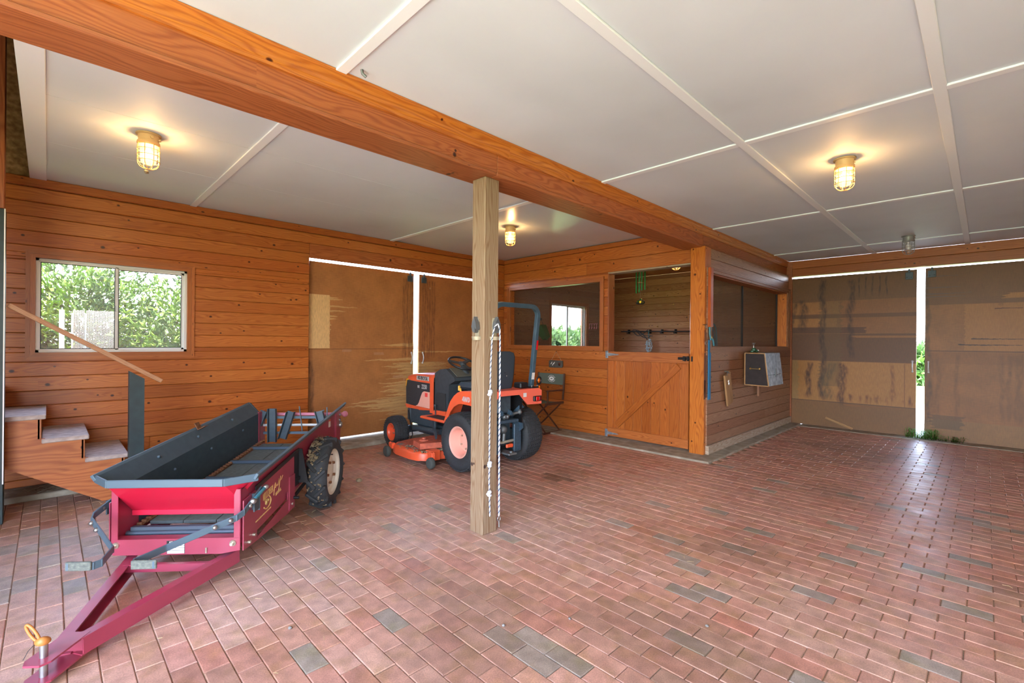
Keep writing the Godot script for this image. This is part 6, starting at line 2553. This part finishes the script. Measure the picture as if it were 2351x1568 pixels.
	m.bar(Vector3(0.31, 1.262, 0.0), Vector3(0.31, 1.262, 0.26), 0.62, 0.012)
	part("body", m, M.oldwood, f)
	m = MB.new()
	m.bar(Vector3(0.31, 0.815, 0.316), Vector3(0.31, 0.962, 0.297), 0.62, 0.006, 0.001)
	part("front_sheet", m, M.galv, f)
	m = MB.new()
	m.bar(Vector3(0.31, 0.966, 0.300), Vector3(0.31, 1.268, 0.262), 0.63, 0.006, 0.001)
	m.bar(Vector3(0.31, 1.266, 0.264), Vector3(0.31, 1.272, 0.17), 0.63, 0.004, 0.001)
	var ld := part("lid", m, M.galv, f)
	m = MB.new()
	m.lh(Vector3(0.30, 0.94, 0.302), Vector3(0.325, 1.05, 0.312), 0.003)
	m.tube([Vector3(0.312, 0.965, 0.31), Vector3(0.312, 0.965, 0.335)], 0.006, 8)
	part("hasp", m, M.steel_dull, ld)
	m = MB.new()
	for z in [0.08, 0.20]:
		m.lathe([Vector2(0, 0), Vector2(0.001, 0)], 6)
		m.ball(Vector3(-0.022, 1.05, z), Vector3(0.014, 0.02, 0.014), 10, 6)
	m.tube([Vector3(-0.036, 1.05, 0.08), Vector3(-0.036, 1.05, 0.20)], 0.005, 8)
	part("pull", m, M.brass, f, "brass drawer pull")
	m = wood(1)
	m.lh(Vector3(0.50, 0.62, 0.003), Vector3(0.59, 0.83, 0.03), 0.003)
	part("bracket", m, M.aged1, f)

	# ornament on the sill above the box
	var fr := thing("sill_ornament", "small dark green ornament with a white knob on the stall sill", "ornament", P(7.20, 1.272, 2.345))
	m = MB.new()
	m.ball(Vector3(0.02, 0.036, 0), Vector3(0.06, 0.034, 0.03), 14, 8)
	m.ball(Vector3(-0.05, 0.015, 0), Vector3(0.05, 0.014, 0.026), 12, 6)
	m.ball(Vector3(0.085, 0.02, 0.01), Vector3(0.035, 0.022, 0.03), 12, 6)
	part("body", m, M.dark_green, fr)
	m = MB.new()
	m.ball(Vector3(0.09, 0.028, 0.03), Vector3(0.014, 0.014, 0.014), 10, 6)
	part("knob", m, M.white, fr)
	m = MB.new()
	m.tube([Vector3(0.0, 0.06, 0), Vector3(0.0, 0.12, 0)], 0.006, 8)
	m.lathe([Vector2(0.008, 0.10), Vector2(0.024, 0.135), Vector2(0.026, 0.14), Vector2(0, 0.13)], 12)
	part("spout", m, M.steel, fr)

	# plank hanging askew
	var pk := thing("hanging_plank", "short weathered plank hung askew on the stall wall with two white buttons", "plank", P(6.33, 1.0, 2.385))
	pk.rotation_degrees.z = 16.0
	m = wood(1)
	m.lh(Vector3(-0.10, -0.42, -0.012), Vector3(0.09, 0.005, 0.012), 0.003)
	part("board", m, M.oldwood, pk)
	for y in [-0.10, -0.135]:
		m = MB.new()
		m.ball(Vector3(0.0, y, 0.012), Vector3(0.026, 0.017, 0.006), 12, 6)
		part("button", m, M.white, pk)
	m = MB.new()
	m.tube([Vector3(-0.05, -0.01, 0.014), Vector3(0.0, 0.03, 0.01), Vector3(0.05, -0.01, 0.014)], 0.005, 6)
	m.bolt(Vector3(0.0, 0.03, -0.03), Vector3(0, 0, 1), 0.005, 0.05)
	part("wire_loop", m, M.steel_dull, pk)

	# straps by the corner post
	var hs := thing("leather_strap", "brown leather buckled strap hanging beside the stall corner post", "strap", P(5.70, 0.0, 2.405))
	for q in [[1.30, 1.56, 0.016], [0.78, 1.28, 0.028], [0.715, 0.95, 0.040]]:
		m = MB.new()
		m.lh(Vector3(-q[2] / 2.0 - 0.015, q[0], -0.004), Vector3(q[2] / 2.0 - 0.015, q[1], 0.002), 0.001)
		m.lh(Vector3(-q[2] / 2.0 + 0.018, q[0] + 0.02, 0.0), Vector3(q[2] / 2.0 + 0.012, q[1] - 0.03, 0.006), 0.001)
		part("strap", m, M.leather, hs)
	for y in [1.605, 1.40]:
		m = MB.new()
		var rg := []
		for k in 16:
			rg.append(Vector3(cos(TAU * k / 16) * 0.022, y + sin(TAU * k / 16) * 0.022, 0.004))
		m.tube(rg, 0.004, 6, true)
		part("ring", m, M.steel, hs)
	m = MB.new()
	m.bolt(Vector3(0, 1.625, -0.035), Vector3(0, 0, 1), 0.004, 0.05)
	part("nail", m, M.iron, hs)
	var bs := thing("blue_strap", "blue webbing lead strap with teal cord hanging on the stall wall", "strap", P(5.815, 0.0, 2.405))
	m = MB.new()
	m.lh(Vector3(-0.036, 0.70, -0.004), Vector3(0.034, 1.44, 0.006), 0.002)
	part("webbing", m, M.blue_strap, bs)
	m = MB.new()
	m.tube([Vector3(0.0, 1.60, 0.0), Vector3(-0.02, 1.52, 0.01), Vector3(0.01, 1.44, 0.012)], 0.011, 8)
	m.tube([Vector3(0.02, 1.48, 0.014), Vector3(0.06, 1.43, 0.02), Vector3(0.085, 1.37, 0.02)], 0.010, 8)
	part("cord", m, M.teal, bs)
	m = MB.new()
	m.ball(Vector3(0.01, 1.47, 0.018), Vector3(0.014, 0.018, 0.012), 8, 6)
	m.bolt(Vector3(0, 1.60, -0.02), Vector3(0, 0, 1), 0.005, 0.04)
	part("snap", m, M.brass, bs)
	var wst := thing("wood_batten", "narrow orange varnished batten upright beside the meshed side opening", "batten", P(5.815, 1.60, 2.395))
	m = wood(1)
	m.lh(Vector3(-0.038, 0.0, -0.02), Vector3(0.038, 0.735, 0.018), 0.003)
	part("stick", m, M.strip_wood, wst)

	# wind chime in the stall doorway
	var wc := thing("wind_chime", "green tube wind chime with a toy tractor pendant in the stall doorway", "wind chime", P(6.2, 2.0, 3.59))
	var k2 := 0
	for z in [-0.065, -0.035, -0.005, 0.03, 0.06]:
		m = MB.new()
		m.tube([Vector3(0.03 * sin(k2 * 2.0), 0.13 + 0.012 * k2, z), Vector3(0.03 * sin(k2 * 2.0), 0.50, z)], 0.0105, 10)
		part("tube", m, M.green_pipe, wc)
		m = MB.new()
		m.tube([Vector3(0.03 * sin(k2 * 2.0), 0.49, z), Vector3(0, 0.60, z * 0.5)], 0.001, 4)
		part("thread", m, M.twine, wc)
		k2 += 1
	m = MB.new()
	m.lathe([Vector2(0, 0.60), Vector2(0.075, 0.60), Vector2(0.075, 0.615), Vector2(0, 0.615)], 20)
	part("disc", m, M.dark_green, wc)
	m = MB.new()
	m.tube([Vector3(0, 0.615, 0), Vector3(0, 0.85, 0)], 0.002, 5)
	m.tube([Vector3(0, 0.60, 0), Vector3(0, 0.04, 0)], 0.001, 4)
	part("cord", m, M.twine, wc)
	m = MB.new()
	m.lathe([Vector2(0, 0.275), Vector2(0.045, 0.275), Vector2(0.045, 0.285), Vector2(0, 0.285)], 16)
	part("clapper", m, M.oldwood, wc)
	var td := Node3D.new()
	td.name = "toy_tractor"
	wc.add_child(td)
	m = MB.new()
	m.lh(Vector3(-0.018, -0.012, -0.04), Vector3(0.018, 0.022, 0.03), 0.004)
	m.lh(Vector3(-0.016, 0.02, 0.0), Vector3(0.016, 0.045, 0.026), 0.003)
	part("body", m, M.green_pipe, td)
	for s in [-1.0, 1.0]:
		m = MB.new()
		m.xf = Transform3D(Basis(Vector3(0, 0, 1), -PI / 2.0), Vector3(s * 0.026, -0.004, 0.022))
		m.lathe([Vector2(0.018, -0.008), Vector2(0.034, -0.007), Vector2(0.034, 0.007), Vector2(0.018, 0.008)], 20)
		part("tyre", m, M.black, td)
		m = MB.new()
		m.xf = Transform3D(Basis(Vector3(0, 0, 1), -PI / 2.0), Vector3(s * 0.026, -0.004, 0.022))
		m.lathe([Vector2(0, -0.007), Vector2(0.019, -0.007), Vector2(0.019, 0.007), Vector2(0, 0.007)], 16)
		part("hub", m, M.yellow_bright, td)
		m = MB.new()
		m.xf = Transform3D(Basis(Vector3(0, 0, 1), -PI / 2.0), Vector3(s * 0.024, -0.02, -0.036))
		m.lathe([Vector2(0, -0.006), Vector2(0.016, -0.006), Vector2(0.016, 0.006), Vector2(0, 0.006)], 14)
		part("small_wheel", m, M.black, td)

	# tack rail, hoses and hay net on the stall's end wall
	var tr := thing("tack_rail", "black pipe rail with hooks along the stall's end wall", "rail", P(9.20, 1.645, 5.0))
	m = MB.new()
	m.tube([Vector3(0, 0, -0.80), Vector3(0, -0.01, 0.85)], 0.013, 8)
	part("pipe", m, M.hose, tr)
	for z in [-0.62, -0.1, 0.18, 0.48]:
		m = MB.new()
		m.lh(Vector3(-0.01, -0.05, z - 0.01), Vector3(0.078, 0.04, z + 0.01), 0.003)
		m.tube([Vector3(-0.01, -0.04, z), Vector3(-0.05, -0.05, z), Vector3(-0.06, -0.01, z)], 0.006, 6)
		part("hook", m, M.iron, tr)
	var ho := thing("black_hose", "loops of thin black hose draped over the tack rail", "hose", P(9.15, 1.6, 5.2))
	for q in [[[0.28, 0.06], [0.1, 0.02], [-0.05, -0.08], [-0.1, -0.14]], [[0.26, 0.08], [0.12, 0.06], [-0.02, -0.04], [-0.22, -0.06]], [[0.27, 0.05], [0.14, -0.05], [0.02, -0.02], [-0.12, 0.08]], [[0.2, 0.08], [0.05, -0.06], [-0.1, -0.1], [-0.18, -0.05]]]:
		var pts := []
		var cv := Curve3D.new()
		for k in 4:
			cv.add_point(Vector3(-0.01, q[k][1], -q[k][0]))
		for k in 4:
			pts.append(Vector3(-0.01 - 0.01 * k, q[k][1], -q[k][0]))
		var sm := []
		for k in 13:
			var u := k / 12.0 * 3.0
			var i := mini(int(u), 2)
			var fr2 := u - i
			var p0: Vector3 = pts[maxi(i - 1, 0)]
			var p3: Vector3 = pts[mini(i + 2, 3)]
			sm.append(pts[i].cubic_interpolate(pts[i + 1], p0, p3, fr2))
		cord(ho, "loop", sm, 0.008, M.hose)
	var hn := thing("hay_net", "bundled blue-white net bag hanging from the tack rail", "net", P(9.17, 1.19, 5.09))
	m = MB.new()
	for k in 130:
		var y := R(0.01, 0.28)
		var an := R(0, TAU)
		var rr := 0.055 * sqrt(sin(clampf(y / 0.29, 0.05, 0.95) * PI))
		m.ball(Vector3(cos(an) * rr * 0.7, y, sin(an) * rr * 1.3), Vector3(R(0.006, 0.014), R(0.008, 0.02), R(0.006, 0.016)), 5, 4)
	part("netting", m, M.net_blue, hn).set_meta("kind", "stuff")
	m = MB.new()
	m.tube([Vector3(0, 0.27, 0), Vector3(0.0, 0.40, -0.01), Vector3(0, 0.47, 0)], 0.008, 6)
	part("strap", m, M.teal, hn)
	for q in [[4.585, 2.206], [4.949, 1.745]]:
		var kn := thing("wall_knob", "small brass knob high on the stall's end wall" if q[1] > 2.0 else "small brass knob just above the tack rail", "knob", P(9.278, q[1], q[0]), 0.0, "brass knobs on the stall's end wall")
		m = MB.new()
		m.ball(Vector3(-0.012, 0, 0), Vector3(0.014, 0.016, 0.016), 10, 6)
		part("ball", m, M.brass, kn)
	# things seen through the meshed opening
	var gb := thing("green_scoop", "green plastic scoop hanging askew behind the metal mesh", "scoop", P(5.995, 1.56, 5.31))
	m = MB.new()
	m.xf = Transform3D(Basis(Vector3(1, 0, 0), deg_to_rad(-38)), Vector3())
	var bx := []
	for q in [[-0.13, 0.05, 0.05], [0.0, 0.07, 0.06], [0.10, 0.085, 0.07]]:
		bx.append([Vector3(-q[2], q[0], -q[1]), Vector3(q[2], q[0], -q[1]), Vector3(q[2], q[0], q[1]), Vector3(-q[2], q[0], q[1])])
	m.loft(bx, true, false, false)
	part("bowl", m, M.green_pipe, gb)
	m = MB.new()
	m.xf = Transform3D(Basis(Vector3(1, 0, 0), deg_to_rad(-38)), Vector3())
	m.tube([Vector3(0, 0.10, 0.08), Vector3(0, 0.20, 0.10)], 0.004, 6)
	m.ball(Vector3(0, 0.21, 0.10), Vector3(0.022, 0.022, 0.022), 8, 6)
	part("hanger", m, M.iron, gb)
	var lu := thing("sill_figure", "small dark lump of a figure on the meshed opening's sill", "ornament", P(5.87, 1.341, 4.88))
	m = MB.new()
	m.ball(Vector3(0, 0.03, 0), Vector3(0.03, 0.032, 0.04), 12, 8)
	m.ball(Vector3(0, 0.055, -0.02), Vector3(0.02, 0.022, 0.022), 10, 6)
	m.ball(Vector3(0, 0.018, 0.045), Vector3(0.022, 0.018, 0.03), 10, 6)
	part("figure", m, M.dark_green, lu)
	var pr := thing("pink_hooks", "pink wire hook strip behind the metal mesh by the stall doorway", "hooks", P(5.918, 1.62, 4.23))
	for z in [-0.06, -0.02, 0.03, 0.07]:
		m = MB.new()
		m.tube([Vector3(0, 0.06, z), Vector3(0, 0.0, z), Vector3(-0.02, -0.02, z + 0.01), Vector3(-0.03, 0.01, z + 0.025)], 0.004, 6)
		part("hook", m, M.pink_rod, pr)
	m = MB.new()
	m.tube([Vector3(0, 0.06, -0.07), Vector3(0, 0.06, 0.09)], 0.004, 6)
	part("bar", m, M.pink_rod, pr)
	var tl := thing("teal_rope", "teal rope loops hanging behind the side mesh of the stall", "rope", P(6.42, 1.36, 2.597))
	for q in [[0.0, 0.30], [0.04, 0.24]]:
		var lp := []
		for k in 15:
			var an := PI * k / 14.0
			lp.append(Vector3(q[0] + cos(an) * 0.10, 0.0 + q[1] * sin(an), -q[0]))
		cord(tl, "loop", lp, 0.010, M.teal)
	m = MB.new()
	m.tube([Vector3(-0.1, 0.0, 0.0), Vector3(-0.1, -0.04, 0.0)], 0.012, 8)
	part("end", m, M.teal, tl)

	# stub of cable clipped to the ceiling beside the beam
	var cs := thing("cable_stub", "short stub of grey cable poking from the ceiling beside the beam", "cable", P(1.185, YC, 2.36))
	cord(cs, "stub", [Vector3(0, 0.0, 0), Vector3(0.004, -0.02, 0.0), Vector3(0.022, -0.034, 0.006)], 0.008, M.steel_dull)

	# loose stones
	var stones := [[2.19, 4.35, 0.028, "pale clod of dried mud beside the spreader's tyre"], [1.60, 1.66, 0.008, "tiny grey pebble beside the dark pavers"], [1.88, 1.47, 0.007, "tiny pale pebble between red pavers"], [2.32, 0.96, 0.008, "tiny blue-grey pebble on the open paving"], [0.84, 2.36, 0.009, "small whitish pebble in front of the drawbar"]]
	for q in stones:
		var st := thing("pebble", q[3], "stone", P(q[0], 0.0, q[1]), R(0, 180))
		m = MB.new()
		var rr: float = q[2]
		m.ball(Vector3(0, rr * 0.6, 0), Vector3(rr * 1.2, rr * 0.7, rr), 9, 6)
		for k in 3:
			m.ball(Vector3(R(-0.5, 0.5) * rr, rr * 0.6, R(-0.5, 0.5) * rr), Vector3(rr * 0.7, rr * 0.62, rr * 0.7), 8, 5)
		part("rock", m, M.stone if rr < 0.02 else M.mud, st)

	# wisps of hay on the bricks
	m = MB.new()
	for k in 420:
		var a := R(-0.3, 8.0)
		var b := R(-0.3, 5.7)
		if k < 110:
			a = 1.6 + R(-0.5, 0.9)
			b = 3.9 + R(-0.6, 0.8)
		elif k < 200:
			a = R(-0.3, 1.1)
			b = R(4.6, 5.75)
		elif k < 240:
			a = R(2.8, 3.6)
			b = R(4.0, 5.0)
		if a > 5.3 and b > 2.1:
			continue
		var an := R(0, TAU)
		var ln := R(0.01, 0.045) if k > 30 else R(0.05, 0.11)
		var p := P(a, 0.0035, b)
		var q := p + Vector3(cos(an), R(0.0, 0.05), sin(an)) * ln
		var mid := (p + q) / 2.0 + Vector3(R(-0.01, 0.01), R(0.001, 0.006), R(-0.01, 0.01))
		m.tube([p, mid, q], R(0.0006, 0.0013), 3)
	var hay := part("scattered_hay", m, M.hay, self)
	tag(hay, "wisps of straw scattered over the brick floor", "straw", "", "stuff")
	m = MB.new()
	for k in 500:
		var a := R(-0.25, 0.75)
		var b := R(5.78, 6.05)
		var an := R(0, TAU)
		var ln := R(0.015, 0.06)
		var p := P(a, 0.047 + R(0.0, 0.012), b)
		var q := p + Vector3(cos(an), R(-0.1, 0.15), sin(an)) * ln
		m.tube([p, q], R(0.0007, 0.0016), 3)
	hay = part("hay_litter", m, M.old_hay, self)
	tag(hay, "grey-brown litter of old hay on the curb under the steps", "straw", "", "stuff")

	# grass growing in at the door gap
	var gt := thing("grass_tuft", "bright green grass growing in through the gap between the stained doors", "grass", P(9.30, 0.0, 0.68))
	m = MB.new()
	for k in 320:
		var z := R(-0.17, 0.46) * (1.0 if k % 3 else 0.4)
		var p := Vector3(R(-0.10, 0.02), 0.0, z)
		var hgt := R(0.03, 0.16) * (1.0 if z < 0.2 else 0.6)
		var dir := Vector3(R(-0.9, 0.2), 0, R(-0.6, 1.0))
		var w := Vector3(dir.z, 0, -dir.x).normalized() * 0.003
		var q := p + dir * hgt * 0.5 + Vector3(0, hgt, 0)
		var e := q + dir * hgt * 0.8 + Vector3(0, -hgt * 0.25, 0)
		var nn := Vector3(0, 1, 0)
		m.tri(p - w, p + w, q, nn, nn, nn)
		m.tri(q - w * 0.8, q + w * 0.8, e, nn, nn, nn)
		m.tri(p + w, q + w * 0.8, q - w * 0.8, nn, nn, nn)
	part("blades", m, M.grass, gt).set_meta("kind", "stuff")


# ---------------------------------------------------------------- outside
func bush(called: String, label: String, ctr: Vector3, rad: Vector3, count: int, size: float, tones: Array, twigs: int, group := "", sd := 1):
	var o := thing(called, label, "shrub" if rad.y < 2.6 else "tree", Vector3(ctr.x, -0.13, ctr.z), 0.0, group)
	var rg := RandomNumberGenerator.new()
	rg.seed = sd
	var m := MB.new()
	m.colored = true
	var cy := ctr.y + 0.13
	var f := noise(FastNoiseLite.TYPE_SIMPLEX, 1.4 / maxf(rad.y, 0.5) * 1.4, 3, sd)
	for k in count:
		var d := Vector3(rg.randfn(), rg.randfn(), rg.randfn()).normalized()
		var rr := pow(rg.randf(), 0.3) * (0.82 + 0.4 * f.get_noise_3d(d.x * 2.0, d.y * 2.0, d.z * 2.0))
		var p := Vector3(d.x * rad.x * rr, cy + d.y * rad.y * rr, d.z * rad.z * rr)
		if p.y < 0.02:
			continue
		var n2 := f.get_noise_3d(p.x * 1.7, p.y * 1.7, p.z * 1.7)
		var base: Color = tones[0].lerp(tones[1], clampf(n2 * 1.4 + 0.5, 0.0, 1.0)).lerp(tones[2], rg.randf() * 0.35)
		m.col = base.srgb_to_linear()
		var up := (d * 0.7 + Vector3(rg.randf_range(-0.6, 0.6), rg.randf_range(-0.2, 0.9), rg.randf_range(-0.6, 0.6))).normalized()
		for b in 3:
			var dir := (up + Vector3(rg.randfn(), rg.randfn(), rg.randfn()) * 0.45).normalized()
			var sd2 := dir.cross(Vector3(rg.randfn(), rg.randfn(), rg.randfn())).normalized() * size * 0.17
			var e := p + dir * size * rg.randf_range(0.6, 1.3)
			var nn := dir.cross(sd2).normalized()
			m.tri(p - sd2, p + sd2, e, nn, nn, nn)
	part("foliage", m, M.leaf, o).set_meta("kind", "stuff")
	m = MB.new()
	for k in twigs:
		var d := Vector3(rg.randfn(), absf(rg.randfn()) + 0.3, rg.randfn()).normalized()
		var p := Vector3(rg.randf_range(-0.3, 0.3) * rad.x, 0.0, rg.randf_range(-0.3, 0.3) * rad.z)
		var e := Vector3(d.x * rad.x, cy + d.y * rad.y * 0.6, d.z * rad.z) * rg.randf_range(0.6, 1.0)
		var mid := p.lerp(e, 0.5) + Vector3(rg.randfn(), rg.randfn(), rg.randfn()) * 0.10 * rad.x
		var r0 := 0.008 + 0.012 * rg.randf() * rad.y * 0.5
		m.tube([p, mid, e], [r0, r0 * 0.7, r0 * 0.25], 5)
		for j in 3:
			var s := mid.lerp(e, rg.randf())
			m.tube([s, s + Vector3(rg.randfn(), rg.randfn(), rg.randfn()) * 0.14 * rad.x], [0.005, 0.002], 4)
	part("branches", m, M.twig, o)
	return o


func build_outside():
	var g := setting("ground", "mown lawn and pale gravel outside the barn", "ground")
	var m := MB.new()
	m.lh(P(-60, -0.3, -60), P(70, -0.13, 70))
	part("lawn", m, M.lawn, g)
	m = MB.new()
	m.lh(P(9.5, -0.2, -6), P(16, -0.12, 6))
	part("gravel", m, M.gravel, g)
	m = MB.new()
	m.lh(P(-9.0, -0.2, -4.5), P(-2.62, -0.115, 4.5))
	part("gravel", m, M.gravel, g)
	var juniper := [Color8(52, 76, 38), Color8(116, 152, 44), Color8(160, 178, 92)]
	var k := 0
	for q in [[-0.9, 8.0, 1.3, 1.0, 1.35], [0.35, 8.35, 1.5, 1.0, 1.5], [1.5, 8.0, 1.3, 0.95, 1.4], [2.7, 8.4, 1.4, 1.0, 1.5], [0.2, 7.75, 0.55, 0.85, 0.62], [-1.9, 8.4, 1.5, 1.0, 1.4]]:
		bush("juniper_bush", ["feathery green juniper filling the corner of the window", "big juniper with bare brown twigs behind the white mesh", "bright yellow-green juniper in the sliding pane", "dull green juniper beyond the sliding pane", "low juniper spray just outside the window", "dark juniper beyond the window's edge"][k], P(q[0], q[2] * 0.9, q[1]), Vector3(q[3], q[4], 0.75), 6500, 0.085, juniper, 26 if k != 1 else 46, "junipers outside the window", 70 + k)
		k += 1
	# white expanded-metal guard and stake among them
	var wg := thing("mesh_guard", "white expanded-metal guard panels standing outside the window", "guard panel")
	for q in [[0.178, 0.272], [0.282, 0.53]]:
		m = lattice("b", q[0], q[1], 0.9, 1.69, 6.70, 0.026, 0.011, 0.004)
		part("expanded_metal", m, M.white, wg).set_meta("kind", "stuff")
	m = MB.new()
	for a in [0.174, 0.277, 0.535]:
		m.lh(P(a - 0.006, -0.13, 6.715), P(a + 0.006, 1.66, 6.727))
	part("frame", m, M.white, wg)
	var sk := thing("garden_stake", "white painted stake beside the mesh guard outside", "stake", P(0.097, -0.13, 6.75))
	m = MB.new()
	m.lh(Vector3(-0.02, 0, -0.02), Vector3(0.02, 1.82, 0.02), 0.004)
	part("stake", m, M.white, sk)
	var far := [Color8(58, 86, 44), Color8(92, 124, 56), Color8(130, 152, 84)]
	k = 0
	for q in [[24.0, 1.8, 0.6, 1.1, 0.75], [30.0, 5.5, 0.7, 1.3, 0.9], [28.0, -1.6, 0.6, 1.2, 0.8], [24.0, 21.0, 1.0, 2.2, 1.4], [28.5, 22.5, 1.1, 2.2, 1.6], [33.0, 24.5, 1.1, 2.2, 1.7]]:
		bush("field_shrub", ["round shrub seen through the gap of the stained doors", "broad shrub beyond the gravel yard", "leafy shrub beside the yard gap", "leafy shrub low in the stall window", "broad leafy shrub in the stall window", "distant shrub beyond the stall window"][k], P(q[0], q[2], q[1]), Vector3(q[3], q[4], q[3]), 1500, 0.4, far, 10, "shrubs beyond the barn", 90 + k)
		k += 1
